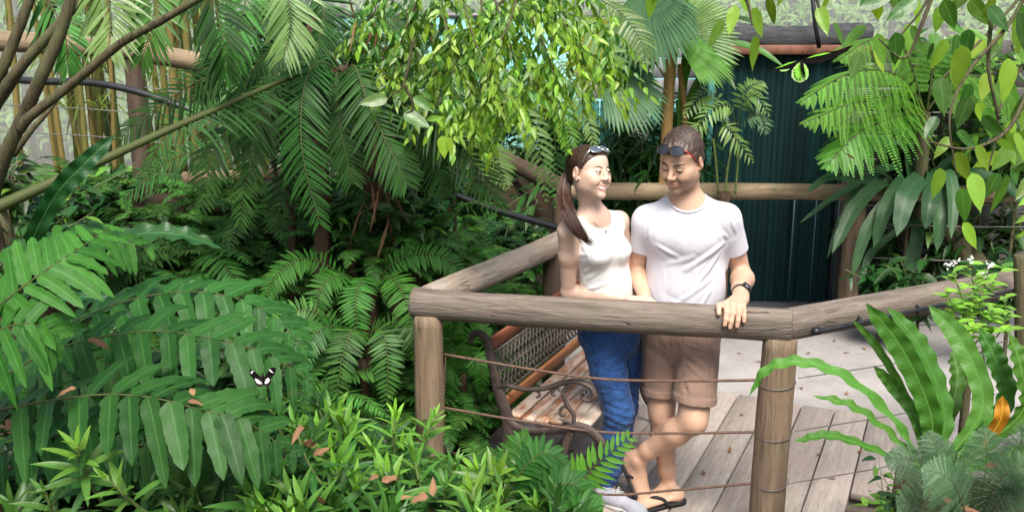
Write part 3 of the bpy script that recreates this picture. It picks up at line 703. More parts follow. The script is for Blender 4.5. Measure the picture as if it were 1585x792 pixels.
def build_head(f, h, fem):
    S = h.s; E = lambda c, r, k=.02, m='add': f.ell(h.w(*c), np.array(r) * S, h.R, k * S, m)
    Cc = lambda a, b, ra, rb, k=.01, m='add': f.cap(h.w(*a), h.w(*b), ra * S, rb * S, k * S, m)
    E((0, -.018, .030), (.074, .095, .085)); E((0, .034, .036), (.060, .050, .056), .03)
    E((0, .028, -.03), (.057 if fem else .060, .060, .070), .03); E((0, .030, -.074), (.042 if fem else .050, .048, .036), .03)
    for s_ in (-1, 1):
        E((s_ * (.042 if fem else .050), .002, -.062), (.016, .030, .024), .03)
        E((s_ * .046, .054, -.014), (.020, .020, .018), .025)
        E((s_ * .044, .030, -.040), (.022, .036, .034), .03)
        E((s_ * .033, .066, -.034), (.022, .021, .019), .022)          # smiling cheek
    E((0, .073, -.098), (.019 if fem else .022, .017, .017), .02)
    if not fem: Cc((-.034, .080, .020), (.034, .080, .020), .009, .009, .016)
    for s_ in (-1, 1): E((s_ * .031, .101, .005), (.018, .018, .013), .010, 'sub')
    ny_ = -.006 if fem else 0
    Cc((0, .084, .016), (0, .109 + ny_, -.022), .0072, .0088 if fem else .0115, .012); E((0, .1105 + ny_, -.0245), (.0085, .008, .0075) if fem else (.0095, .009, .008), .006)
    for s_ in (-1, 1): E((s_ * .0118, .099 + ny_ * .7, -.029), (.0078, .011, .007), .006)
    for s_ in (-1, 1): E((s_ * .0065, .1055, -.037), (.0032, .004, .003), .003, 'sub')
    for s_ in (-1, 1): Cc((s_ * .018, .094, -.034), (s_ * .033, .079, -.050), .0022, .003, .010, 'sub')   # smile fold
    # lips
    if fem:
        f.chain([h.w(*p) for p in [(-.031, .077, -.0520), (-.017, .091, -.0605), (0, .097, -.0655), (.017, .091, -.0605), (.031, .077, -.0520)]], np.array([.003, .0085, .0105, .0085, .003]) * S, .003 * S, 'sub')
        up_, lo_ = [(-.036, .068, -.0475), (-.021, .0825, -.0535), (-.006, .0895, -.0552), (0, .0892, -.0560), (.006, .0895, -.0552), (.021, .0825, -.0535), (.036, .068, -.0475)], [(-.036, .068, -.0475), (-.023, .079, -.0655), (0, .0865, -.0775), (.023, .079, -.0655), (.036, .068, -.0475)]
        f.chain([h.w(*p) for p in up_], [.002 * S, .0031 * S, .0035 * S, .0033 * S, .0035 * S, .0031 * S, .002 * S], .004 * S)
        f.chain([h.w(*p) for p in lo_], [.002 * S, .0042 * S, .0052 * S, .0042 * S, .002 * S], .004 * S)
    else:
        up_ = [(-.028, .074, -.054), (-.014, .087, -.0585), (0, .0915, -.0585), (.014, .087, -.0585), (.028, .074, -.054)]; lo_ = [(-.025, .075, -.057), (-.012, .086, -.068), (0, .0895, -.0695), (.012, .086, -.068), (.025, .075, -.057)]
        f.chain([h.w(*p) for p in up_], np.array([.002, .0036, .0042, .0036, .002]) * S, .005 * S); f.chain([h.w(*p) for p in lo_], np.array([.002, .0044, .0052, .0044, .002]) * S, .005 * S)
        f.chain([h.w(*p) for p in [(-.029, .078, -.054), (-.014, .093, -.0635), (0, .098, -.0638), (.014, .093, -.0635), (.029, .078, -.054)]], np.array([.0016, .002, .0022, .002, .0016]) * S, .002 * S, 'sub')
    # eyelids: shells round the eyes, cut open
    for s_ in (-1, 1):
        e = h.w(s_ * .031, .0775, .004)
        a, b = (.0030, -.0040) if fem else (-.0022, -.0058)
        def lid(x, y, z, e=e, a=a, b=b, S=S):
            q = (x - e[0], y - e[1], z - e[2]); v = [sum(q[i] * h.R[i, j] for i in range(3)) / S for j in range(3)]
            sp_ = np.sqrt(sum(t * t for t in v)) - .0142; lat = 1 - np.clip((v[0] / .015) ** 2, 0, 1)
            return np.maximum(sp_, np.minimum(-(v[2] - a * lat), (v[2] - b * lat))) * S
        f._do(e - .015 * S, e + .015 * S, lid, .003 * S, 'add')
    # ears
    for s_ in (-1, 1):
        Re = h.R @ np.array(Matrix.Rotation(R(-12), 3, 'X')) @ np.array(Matrix.Rotation(R(s_ * -22), 3, 'Z'))
        f.ell(h.w(s_ * .078, -.012, -.002), np.array((.009, .019, .031)) * S, Re, .006 * S); f.ell(h.w(s_ * .088, -.008, .003), np.array((.007, .011, .019)) * S, Re, .004 * S, 'sub')
        E((s_ * .076, -.002, -.024), (.006, .009, .010), .006)

def head_dat(h, fem):
    def fn(P):
        q = h.loc(P); A = np.zeros((len(P), 4)); x, y, z = q.T; ax = np.abs(x); near = (np.abs(q) < .16).all(1)
        fr = near & (y > .04)
        def blob(c, r): return np.clip(1 - np.sqrt(((ax - c[0]) / r[0]) ** 2 + ((y - c[1]) / r[1]) ** 2 + ((z - c[2]) / r[2]) ** 2), 0, 1)
        if fem:
            zc = -.0475 - .0185 * np.clip(1 - (ax / .036) ** 2, 0, 1); lip = np.clip(1.7 - np.abs(z - zc) / (.0032 + .0106 * np.clip(1 - (ax / .036) ** 2, 0, 1)), 0, 1) * (ax < .0365) * (y > .066)
        else:
            zc = -.055 - .0085 * np.clip(1 - (ax / .028) ** 2, 0, 1); lip = np.clip(1.5 - np.abs(z - zc) / (.002 + .008 * np.clip(1 - (ax / .028) ** 2, 0, 1)), 0, 1) * (ax < .028) * (y > .066)
        A[:, 0] = lip * fr
        zb = (.0215 if fem else .0230) + .006 * np.sin(np.clip((ax - .012) / .038, 0, 1) * 2.6); tk = np.interp(ax, [.008, .013, .035, .052], [0, .0042, .0042, .001]) * (.62 if fem else 1.0)
        A[:, 1] = np.clip(1.6 - np.abs(z - zb) / np.maximum(tk, 1e-4), 0, 1) * (ax > .009) * (ax < .051) * fr
        lash = np.clip(1.4 - np.abs(np.sqrt((ax - .031) ** 2 + (z - .004) ** 2 + (y - .0775) ** 2) - .0142) / .002, 0, 1) * (np.abs(z - (.0062 if fem else -.002)) < (.0030 if fem else .0026)) * (ax > .017) * (ax < .046)
        A[:, 1] = np.maximum(A[:, 1], lash * fr)
        if not fem:
            bd = np.clip((-.034 - z - .25 * np.clip(.02 - y, 0, 1)) / .014, 0, 1) * np.clip((y + .02) / .03, 0, 1) * np.clip((z + .135) / .02, 0, 1) * near
            A[:, 2] = bd * (1 - A[:, 0])
        A[:, 3] = np.maximum(blob((.040, .062, -.024), (.026, .04, .022)), .7 * blob((0, .112, -.026), (.02, .02, .016))) * near
        ear = near & (ax > .076) & (np.abs(y + .008) < .03) & (np.abs(z) < .04); A[ear, 3] = .9
        return A
    return fn

def mat_skin(name, base, red, hair, lipk=.75):
    k = NT(name); lip, brow, beard, blush, _ = k.attr(); o = k.coord('Object'); n = k.noise(o, 14, 5, .6); n2 = k.noise(o, 420, 2, .5)
    c = k.mix(k.maprange(n, .35, .65, 0, 1), tuple(x * .93 for x in base), tuple(min(1, x * 1.05) for x in base))
    c = k.mix(k.math('MULTIPLY', k.maprange(k.noise(o, 5, 3), .45, .7, 0, 1), .3), c, red)
    c = k.mix(k.math('MULTIPLY', blush, .25), c, red)
    c = k.mix(k.math('MULTIPLY', beard, k.maprange(n2, .3, .7, .16, .46)), c, hair)
    c = k.mix(k.math('MULTIPLY', lip, lipk), c, (.48, .15, .13)); c = k.mix(k.math('MULTIPLY', brow, .95), c, hair)
    return k.done(k.bsdf(c, .46, .4, k.bump(k.noise(o, 240, 3), .06, .002), sss=.10, sss_col=(1, .32, .18)))
M['skin_man'] = mat_skin('tanned_skin', (.56, .355, .245), (.52, .26, .17), (.045, .028, .02), .38)
M['skin_woman'] = mat_skin('fair_skin', (.62, .43, .33), (.58, .33, .24), (.035, .02, .014))

def mat_cloth(name, col, rough=.85, weave=900, fold=.35, fscale=9, var=.06, sheen=.08):
    k = NT(name); o = k.coord('Object'); n = k.noise(o, 7, 4); wv = k.math('ADD', k.wave(o, weave / 6, direction='X'), k.wave(o, weave / 6, direction='Z'))
    c = k.mix(n, tuple(x * (1 - var) for x in col), tuple(min(1, x * (1 + var)) for x in col))
    c = k.mix(k.math('MULTIPLY', k.attr()[0], .3), c, tuple(x * .45 for x in col))
    f1 = k.noise(k.coord('Object', (1, 1, .45), (0, R(35), R(20))), fscale, 3, .45, .8)
    return k.done(k.bsdf(c, rough, .2, k.bump(wv, .05, .001, k.bump(f1, fold, .03)), sheen=sheen))
M['tshirt'] = mat_cloth('white_cotton', (.58, .575, .63), fold=.30)
M['top'] = mat_cloth('white_rib_knit', (.78, .77, .745), fold=.22, fscale=7)
M['shorts'] = mat_cloth('tan_chino', (.29, .192, .145), fold=.6, fscale=12, var=.10)
k = NT('patterned_denim'); o = k.coord('Object'); v = k.voro(k.noise(o, 9, 2, .5, 0, 1), 26, 'DISTANCE_TO_EDGE'); n = k.noise(o, 42, 4, .7, 2.5); n2 = k.noise(o, 6, 4)
c = k.mix(k.maprange(n, .42, .58, 0, 1), (.012, .042, .145), (.030, .098, .29)); c = k.mix(k.maprange(v, .0, .05, .6, 0), c, (.007, .022, .09)); c = k.mix(k.maprange(n2, .4, .7, 0, .3), c, (.05, .14, .36))
f1 = k.noise(k.coord('Object', (1, 1, 1.6), (R(20), R(10), 0)), 16, 3, .5, .6)
c = k.mix(k.math('MULTIPLY', k.attr()[0], .55), c, (.006, .02, .075))
M['jeans'] = k.done(k.bsdf(c, .8, .25, k.bump(k.noise(o, 300, 2), .15, .001, k.bump(f1, .55, .025)), sheen=.1))
def mat_hair(name, a, b, scale=(1, 1, 1), rough=.38):
    k = NT(name); r = k.attr()[0]; o = k.coord('Object', scale); n = k.noise(o, 120, 4, .6)
    c = k.mix(k.maprange(k.math('ADD', k.math('MULTIPLY', n, .6), k.math('MULTIPLY', r, .4)), .25, .75, 0, 1), a, b)
    return k.done(k.bsdf(c, rough, .45, k.bump(n, .55, .004)))
M['hair_man'] = mat_hair('short_brown_hair', (.030, .019, .014), (.120, .080, .064), (1, .18, .4), .46)
M['hair_woman'] = mat_hair('dark_brown_hair', (.018, .010, .007), (.075, .038, .025), (1, .3, .3), .34)
M['hair_tail'] = mat_hair('brown_ponytail_hair', (.030, .014, .010), (.105, .050, .034), (1, 1, .08), .36)
k = NT('eye'); o = k.coord('Object'); sx = k.node('ShaderNodeSeparateXYZ'); k.l.new(o, sx.inputs[0])
rad = k.math('SQRT', k.math('ADD', k.math('POWER', sx.outputs[0], 2.0), k.math('POWER', sx.outputs[2], 2.0)))
c = k.mix(k.math('LESS_THAN', rad, .0070), (.62, .58, .56), (.045, .026, .016)); c = k.mix(k.math('LESS_THAN', rad, .0028), c, (.004, .004, .004))
M['eye'] = k.done(k.bsdf(c, .08, .6))
M['teeth'] = mat_plain('teeth', (.82, .80, .76), .25, .5, 0, .03, 30, .02)
M['lens'] = mat_plain('mirror_lens', (.30, .34, .40), .06, .8, .85, .2, 6, 0)
M['lens_dark'] = mat_plain('dark_lens', (.05, .055, .065), .05, .9, .6, .2, 6, 0)
M['black'] = mat_plain('black_plastic', (.012, .012, .013), .35, .5, 0, .2)
M['red'] = mat_plain('red_plastic', (.42, .03, .03), .35, .5, 0, .1)
M['steel'] = mat_plain('steel', (.5, .5, .52), .25, .5, 1, .1)
M['rubber'] = mat_plain('dark_rubber', (.022, .022, .024), .7, .3, 0, .3)
M['canvas'] = mat_cloth('grey_canvas', (.34, .35, .40), fold=.2, fscale=20)
M['sole'] = mat_plain('white_sole', (.50, .49, .48), .6, .3, 0, .08)
M['silver'] = mat_plain('silver', (.7, .68, .64), .25, .5, 1, .05)

def npv(v): return np.array(list(v), float)
def seams(segs, wd=.0022):
    """stitched lines as a mask: distance in the x-z plane to polylines on the front of a garment"""
    def fn(P):
        A = np.zeros((len(P), 4)); A[:, 1] = rng.random(len(P))
        for q in segs:
            for a, b in zip(q[:-1], q[1:]):
                a, b = npv(a), npv(b); d = (b - a)[[0, 2]]; r_ = P[:, [0, 2]] - a[[0, 2]]; h = np.clip((r_ @ d) / (d @ d + 1e-9), 0, 1); ds = np.linalg.norm(r_ - h[:, None] * d, axis=1)
                A[:, 0] = np.maximum(A[:, 0], np.clip(1.5 - ds / wd, 0, 1))
        return A
    return fn
def eyeball(h, s_, gaze, parent):
    e = h.w(s_ * .031, .0775, .004); r = .0124 * h.s
    k = 20; th = np.linspace(0, np.pi, 13)[:, None]; ph = np.linspace(0, 2 * np.pi, k, endpoint=False)[None]
    V = np.stack([np.sin(th) * np.cos(ph), np.cos(th) + 0 * ph, np.sin(th) * np.sin(ph)], -1) * r
    i = np.arange(12)[:, None]; j = np.arange(k)[None]
    o = MB().add(V, np.stack([i * k + j, i * k + (j + 1) % k, (i + 1) * k + (j + 1) % k, (i + 1) * k + j], -1).reshape(-1, 4)).obj('eye', M['eye'], parent)
    g = npv(gaze) - e; g /= np.linalg.norm(g); l = np.cross(g, [0, 0, 1]); l /= np.linalg.norm(l); u = np.cross(l, g)
    o.rotation_mode = 'QUATERNION'; o.rotation_quaternion = Matrix(np.stack([l, g, u], -1).tolist()).to_quaternion(); o.location = Vector(e) - parent.location

def glasses(name, label, h, z0, y0, tilt, lens, frame, arm, wide=.062, lw=.026, lh=.019):
    """folded-up sunglasses resting on the crown of a head"""
    t = thing(name, label, 'sunglasses', h.w(0, y0, z0)); base = npv(t.location)
    c_, s_ = math.cos(tilt), math.sin(tilt)
    def W(x, y, z): return h.w(x, y0 + y * c_ - z * s_, z0 + y * s_ + z * c_) - base
    for sd_ in (-1, 1):
        a = np.linspace(0, 2 * np.pi, 28, endpoint=False); cx = sd_ * .031
        ring = [(cx + lw * np.sign(np.cos(q)) * abs(np.cos(q)) ** .8, -.18 * (cx + lw * np.cos(q)) ** 2 / .06, lh * np.sign(np.sin(q)) * abs(np.sin(q)) ** .8) for q in a]
        V = [W(cx, .004 - .18 * cx * cx / .06, 0)] + [W(x * 1.0, y, z) for x, y, z in ring]
        MB().add(V, None, [[0, 1 + q, 1 + (q + 1) % 28] for q in range(28)]).obj('lens', lens, t)
        MB().add(*tube_arr([W(*p) for p in ring] + [W(*ring[0])], .0024, 6, cap=False)).obj('rim', frame, t)
        MB().add(*tube_arr([W(*p) for p in [(sd_ * .057, -.01, .006), (sd_ * .068, -.03, .004), (sd_ * .074, -.07, -.002), (sd_ * .072, -.115, -.014)]], .0032, 6)).obj('temple', arm, t)
    MB().add(*tube_arr([W(-.008, 0, .004), W(0, .003, .007), W(.008, 0, .004)], .0022, 6)).obj('bridge', frame, t)
    return t

def finger(f, P, r, k=.003): f.chain(P, r, k)

# ------------------------------------------------------------------ the man
mo = Vector((.83, 4.25, 0))
man = thing('person', 'smiling man in white t-shirt, tan shorts and flip flops, one hand on the log rail', 'person', mo)
hm_ = Head(at(1055, 249, 4.15), rot_frame(R(-36), R(-20), R(-3)), 1.07)
hipR, hipL = npv(at(1024, 505, 4.27)), npv(at(1083, 505, 4.22)); kneeR, kneeL = npv(at(1024, 640, 4.24)), npv(at(1073, 650, 4.06)); ankR, ankL = npv(at(1035, 752, 4.28)), npv(at(986, 708, 4.23))
heelR, toeR = npv(on_z(1050, 770, .03)), npv(on_z(992, 785, .02)); heelL, toeL = ankL + [-.035, .035, -.01], npv(on_z(995, 770, .03))
shR, shL = npv(at(1001, 341, 4.27)), npv(at(1124, 338, 4.20)); elR, elL = npv(at(986, 420, 4.36)), npv(at(1148, 426, 4.30)); wrR, wrL = npv(at(997, 458, 4.18)), npv(at(1146, 455, 4.03))
fm = rot_frame(R(-8))[:, 1]; nb = npv(at(1062, 306, 4.23)); ch = npv(at(1062, 372, 4.24)); wa = npv(at(1061, 445, 4.26)); pe = npv(at(1054, 505, 4.25))
hx, hy = hm_.O[0], hm_.O[1]; hz = hm_.O[2]
f = Field((.40, 3.74, -.02), (1.16, 4.52, 1.95), .0065, [[(hx - .12, hx + .12, .0023), (.86, 1.06, .0026)], [(hy - .14, hy + .13, .0023), (3.80, 4.0, .0028)], [(hz - .16, hz + .15, .0023), (.98, 1.12, .0026), (-.02, .08, .004)]])
build_head(f, hm_, False)
f.cap(hm_.w(0, -.028, -.045), nb + [0, .012, -.02], .058, .064, .03)
for s_ in (shR, shL): f.cap(nb + [0, .01, -.02], s_ + [0, .01, .0], .050, .050, .05)
f.flatcap(ch, wa, .155, .140, fm, .66, .05); f.flatcap(wa, pe, .145, .15, fm, .66, .05); f.cap(nb + [0, -.01, -.05], ch + [0, -.02, 0], .075, .09, .05)
f.chain([hipR, kneeR + [0, .01, .05], kneeR, kneeR + (ankR - kneeR) * .3, kneeR + (ankR - kneeR) * .75, ankR], [.082, .062, .056, .058, .040, .034], .025)
f.ell(kneeR + [0, -.03, .01], (.034, .03, .045), k=.03); f.ell(kneeR + (ankR - kneeR) * .28 + [.012, .025, 0], (.042, .045, .11), k=.03)
f.chain([hipL, kneeL + (hipL - kneeL) * .12, kneeL, kneeL + (ankL - kneeL) * .3, kneeL + (ankL - kneeL) * .78, ankL], [.086, .066, .060, .060, .040, .034], .025)
f.ell(kneeL + [.006, -.03, 0], (.036, .032, .042), k=.03); dL = (ankL - kneeL); f.cap(kneeL + dL * .2 + [0, .03, -.02], kneeL + dL * .45 + [0, .03, -.02], .042, .036, .03)
# standing foot
df = toeR - heelR; df[2] = 0; df /= np.linalg.norm(df); sf = np.array([-df[1], df[0], 0])
f.ell(heelR + [0, 0, .018] + df * .005, (.034, .034, .034), k=.02); f.cap(ankR, heelR + df * .03 + [0, 0, .03], .033, .032, .03)
f.cap(ankR + df * .02 + [0, 0, -.01], heelR + df * .17 + [0, 0, .02], .032, .022, .03); f.flatcap(heelR + df * .03 + [0, 0, .018], heelR + df * .18 + [0, 0, .012], .032, .044, np.array([0, 0, 1.]), .5, .02)
for q in range(5): f.cap(heelR + df * (.19 - .006 * q) + sf * (.034 - .017 * q) * 1 + [0, 0, .012], heelR + df * (.235 - .011 * q) + sf * (.034 - .018 * q) + [0, 0, .009], .0115 - .0012 * q, .0095 - .0008 * q, .006)
for s_ in (-1, 1): f.ell(ankR + sf * s_ * .030 + [0, 0, -.005], (.014, .014, .016), k=.015)
# crossed foot standing on its toes
dd = toeL - heelL; dd /= np.linalg.norm(dd); nn = np.cross(dd, [0.25, 1, 0]); nn /= np.linalg.norm(nn); ss = np.cross(nn, dd)
if nn[0] < 0: nn = -nn      # instep side
f.ell(heelL, (.034, .034, .036), k=.025); f.cap(ankL, heelL + dd * .03 + nn * .012, .034, .033, .03)
f.cap(ankL + dd * .02, heelL + dd * .16 + nn * .022, .034, .024, .03); f.cap(heelL + dd * .03, heelL + dd * .17 + ss * .012, .030, .028, .03); f.cap(heelL + dd * .03, heelL + dd * .165 - ss * .016, .028, .024, .03)
for q in range(5): f.cap(heelL + dd * (.18 - .005 * q) + ss * (.030 - .0155 * q), heelL + dd * (.222 - .008 * q) + ss * (.030 - .016 * q) + nn * .012, .0115 - .001 * q, .0095 - .0008 * q, .006)
for s_ in (-1, 1): f.ell(ankL + ss * s_ * .031, (.014, .014, .016), k=.015)
# arms
f.chain([shL, shL + (elL - shL) * .45, elL], [.056, .050, .042], .025); f.chain([elL, elL + (wrL - elL) * .25 + [.004, 0, .004], elL + (wrL - elL) * .7, wrL], [.043, .051, .038, .029], .02)
f.chain([shR, shR + (elR - shR) * .45, elR], [.052, .046, .040], .025); f.chain([elR, elR + (wrR - elR) * .3, wrR], [.040, .043, .028], .02)
# hand over the rail
RYZ = lambda X_, th, rr: np.array([X_, 3.88 + (1.132 - X_) * .219 - rr * math.sin(th), 1.0 + rr * math.cos(th)])
kx = [.899, .9225, .9455, .9665]
wrist = wrL
for q, X_ in enumerate(kx):
    kn = RYZ(X_, R(12 + 2 * q), .094 - .002 * abs(q - 1)); L_ = [1, 1.1, 1.02, .8][q]; bx = [-.010, -.012, -.008, -.003][q]
    f.cap(wrist + [(q - 1.5) * .011, -.012, -.004], kn, .016, .0128, .012)
    finger(f, [kn, RYZ(X_ + bx * .4, R(12 + 31 * L_), .0905), RYZ(X_ + bx * .9, R(12 + 51 * L_), .0855), RYZ(X_ + bx * 1.3, R(12 + 67 * L_), .0815)], [.0128, .0118, .0108, .0094] if q < 3 else [.0115, .0105, .0096, .0084])
f.cap(wrist, wrist + [-.002, -.05, -.012], .030, .026, .02)
tb = wrist + [-.030, -.03, -.018]
f.chain([wrist + [-.012, -.01, -.008], tb, RYZ(.868, R(24), .0915), RYZ(.864, R(48), .085)], [.02, .0165, .0125, .0095], .008)
f.cap(wrR, wrR + [.012, -.05, -.045], .024, .02, .02)
for q in range(4): f.chain([wrR + [.0 + .014 * q, -.05, -.04], wrR + [.004 + .014 * q, -.085, -.075], wrR + [.0 + .014 * q, -.085, -.11]], [.011, .0095, .008], .004)
f.obj('body', M['skin_man'], man, mo, head_dat(hm_, False))
for s_ in (-1, 1): eyeball(hm_, s_, (.35, 3.6, 1.2), man)

# hair
def hair_shell(h, fem, grow, disp):
    f = Field(h.O - .17, h.O + .17, .0030); S = h.s
    f.ell(h.w(0, -.018, .030), np.array((.074 + grow * .8, .095 + grow, .085 + grow * 1.15)) * S, h.R, .01); f.ell(h.w(0, .034, .036), np.array((.060 + grow, .050 + grow, .056 + grow)) * S, h.R, .03 * S)
    if fem: f.cap(h.w(0, -.06, -.0), h.w(0, -.075, -.02), .05, .04, .03)
    else: f.cap(h.w(0, -.05, -.02), h.w(0, -.045, -.06), .066, .056, .03)
    x, y, z = f.pts((slice(None),) * 3); q = [((x - h.O[0]) * h.R[0, j] + (y - h.O[1]) * h.R[1, j] + (z - h.O[2]) * h.R[2, j]) / S for j in range(3)]
    if fem:
        zl = np.interp(q[1], [-.16, -.09, -.05, -.02, .0, .022, .050, .070, .088], [-.06, -.055, -.05, -.028, -.012, .020, .055, .078, .094]); zl = zl - .006 * np.clip(1 - np.abs(q[0]) / .03, 0, 1)
    else:
        zl = np.interp(q[1], [-.16, -.09, -.05, -.012, .008, .016, .030, .046, .064, .085], [-.085, -.085, -.075, -.03, -.028, .010, .035, .060, .072, .076]) + .010 * np.clip((np.abs(q[0]) - .02) / .03, 0, 1) * (q[1] > .04)
    V = np.maximum(f.V, ((zl - q[2]) * S * .8).astype(np.float32))
    for s_ in (-1, 1): V = np.maximum(V, (.027 - np.sqrt((q[0] - s_ * .088) ** 2 + ((q[1] + .008) * 1.0) ** 2 + ((q[2] + .004) * .75) ** 2)) * S)
    f.V = (V + disp(*q)).astype(np.float32); return f
def man_disp(x, y, z):
    a = np.sin(x * 330 + 3.5 * np.sin(y * 38 + 2) + 3 * np.sin(z * 30)); b = np.sin(x * 190 + y * 60 + 4 * np.sin(z * 55)); c = np.sin(z * 170 + y * 120 + 4 * np.sin(x * 40)) * np.clip(.09 - z, 0, .05) * 20
    return .0010 * a + .0012 * b + .0006 * c - .005 * np.clip((z - .06) / .05, 0, 1) - .003 * np.clip((y - .03) / .04, 0, 1)
hair_shell(hm_, False, .007, man_disp).obj('hair', M['hair_man'], man, mo, lambda P: np.c_[rng.random(len(P)), np.zeros((len(P), 3))])
# short tufts that break the outline
def strand_mesh(paths, w, o, g):
    hb = MB()
    P = np.array(paths); m, n, _ = P.shape; T = np.gradient(P, axis=1); T /= np.linalg.norm(T, axis=2, keepdims=True) + 1e-9
    c = P.mean((0, 1)); Nn = P - c; S = np.cross(T, Nn); S /= np.linalg.norm(S, axis=2, keepdims=True) + 1e-9
    ww = w * np.linspace(1, .25, n)[None, :, None]; V = np.stack([P - S * ww, P + S * ww], 2)
    A = np.zeros((m, n, 2, 4)); A[..., 0] = g.random(m)[:, None, None]
    a = np.arange(m)[:, None] * n * 2; i = np.arange(n - 1)[None] * 2
    Q = np.stack([a + i, a + i + 1, a + i + 3, a + i + 2], -1).reshape(-1, 4)
    hb.add(V.reshape(-1, 3) - npv(o), Q, None, A.reshape(-1, 4)); return hb
g = np.random.default_rng(5); paths = []
while len(paths) < 4200:
    d = g.standard_normal(3); d /= np.linalg.norm(d)
    e0 = np.array([.079, .101, .0935]); b = np.array([0, -.018, .03]) + d * e0
    zl = np.interp(b[1], [-.16, -.09, -.05, -.012, .008, .016, .030, .046, .064, .085], [-.075, -.075, -.065, -.02, -.018, .018, .042, .064, .072, .074])
    if b[2] < zl or (abs(b[0]) > .06 and abs(b[1] + .008) < .028 and b[2] < .028): continue
    top = np.clip((d[2] - .25) / .5, 0, 1); L = .012 + .026 * top * g.uniform(.5, 1.4)
    fl = np.array([-.35 + .25 * g.standard_normal(), -1.0 + .3 * g.standard_normal(), .35]) if d[1] > .35 else np.array([.3 * g.standard_normal() - .2, -.7 + .4 * g.standard_normal(), -.5 + .9 * top])
    fl = fl - d * (fl @ d); fl /= np.linalg.norm(fl); li = (.0018 + .012 * top * g.random() ** 1.5)
    paths.append([hm_.w(*(b + d * (.0004 + .010 * np.clip(d[1] - .2, 0, 1)) + fl * L * t + d * (li * math.sin(t * 2.4) - L * L * t * t * 3.2))) for t in (0, .3, .65, 1)])
hb = strand_mesh(paths, .0011, mo, g)
hb.obj('hair_tuft', M['hair_man'], man)['kind'] = 'stuff'

# t-shirt
f = Field((.42, 3.98, .86), (1.16, 4.52, 1.62), .0045)
sdL = (elL - shL); sdL /= np.linalg.norm(sdL); sdR = (elR - shR); sdR /= np.linalg.norm(sdR)
f.flatcap(ch, wa, .172, .164, fm, .68, .05); f.flatcap(wa, pe + [0, 0, -.05], .166, .172, fm, .68, .05)
f.cap(nb + [0, 0, -.075], ch + [0, -.025, .03], .085, .10, .05)
for s_ in (shR, shL): f.cap(nb + [0, .01, -.028], s_ + [0, .008, -.002], .060, .060, .05)
for X_ in (1034, 1092): f.ell(at(X_, 358, 4.19), (.075, .040, .07), k=.08)
eL = shL + sdL * .178; eR = shR + sdR * .150
f.cap(shL, eL + sdL * .05, .064, .062, .035); f.cap(shR, eR + sdR * .05, .061, .060, .035)
px3 = lambda *q: [at(x, y, 4.16) for x, y in q]
FS = lambda a, b, am=.005, wd=.010, Y_=4.13: (at(*a, Y_), at(*b, Y_), am, wd)
f.ridges([FS((1122, 378), (1062, 418), .006, .011), FS((1120, 392), (1075, 446), .006, .010), FS((1008, 378), (1048, 398), .005, .010), FS((1006, 392), (1032, 438), .005, .010), FS((1112, 425), (1050, 470), .005, .010), FS((1100, 452), (1082, 482), .005, .009),
          FS((1010, 452), (1060, 478), .004, .010), FS((1030, 425), (1016, 476), .004, .010), FS((1066, 432), (1058, 478), .004, .011), FS((1095, 330), (1118, 372), .004, .012), FS((1026, 330), (1010, 372), .004, .012), FS((1050, 340), (1070, 372), .0025, .014), FS((1072, 398), (1020, 416), .003, .012),
          FS((1132, 340), (1150, 382), .004, .009), FS((1120, 362), (1140, 386), .004, .008), FS((992, 345), (982, 380), .004, .009), FS((1004, 364), (990, 384), .003, .008)])
f.warp(lambda x, y, z: .0016 * np.sin(31 * x + 17 * z + 2 * np.sin(13 * z)) * np.sin(23 * z - 9 * x + 1.5 * np.sin(19 * x)))
f.cut(eL, sdL, ((.98, 3.9, .8), (1.3, 4.6, 1.31))); f.cut(eR, sdR, ((.3, 3.9, .8), (.606, 4.6, 1.31)))
f.cap(eL - sdL * .05, eL + sdL * .1, .053, .050, .003, 'sub'); f.cap(eR - sdR * .05, eR + sdR * .1, .050, .048, .003, 'sub')
Rn = rot_frame(R(-8), R(-24)); nk = nb + [0, -.030, .012]
Vfull = f.V.copy(); f.ell(nk, (.086, .092, .060), Rn, .004, 'sub')
f.cut((0, 0, .875), (0, 0, -1))
shirt = f.obj('t_shirt', M['tshirt'], man, mo, seams([px3((1098, 300), (1114, 318), (1122, 345), (1121, 378)), px3((1026, 302), (1010, 322), (1004, 350), (1004, 376))], .0024))
cp = []
for q in np.linspace(0, 2 * np.pi, 72, endpoint=False):   # collar band follows the neck opening
    for t in np.linspace(.98, -.9, 180):
        c_ = math.sqrt(1 - t * t); p = nk + Rn @ np.array([math.cos(q) * .086 * c_, math.sin(q) * .092 * c_, .060 * -t])
        ii = tuple(min(np.searchsorted(ax_, c), len(ax_) - 1) for ax_, c in zip((f.x, f.y, f.z), p))
        if Vfull[ii] > -.001: cp.append(p); break
if len(cp) > 20:
    cp = np.array(cp); cp = np.concatenate([cp[-4:], cp, cp[:4]]); kern = np.ones(5) / 5; cp = np.stack([np.convolve(cp[:, i], kern, 'valid') for i in range(3)], -1)
    MB().add(*tube_arr(cp - npv(mo), .0065, 8, cap=False)).obj('collar', M['tshirt'], shirt)

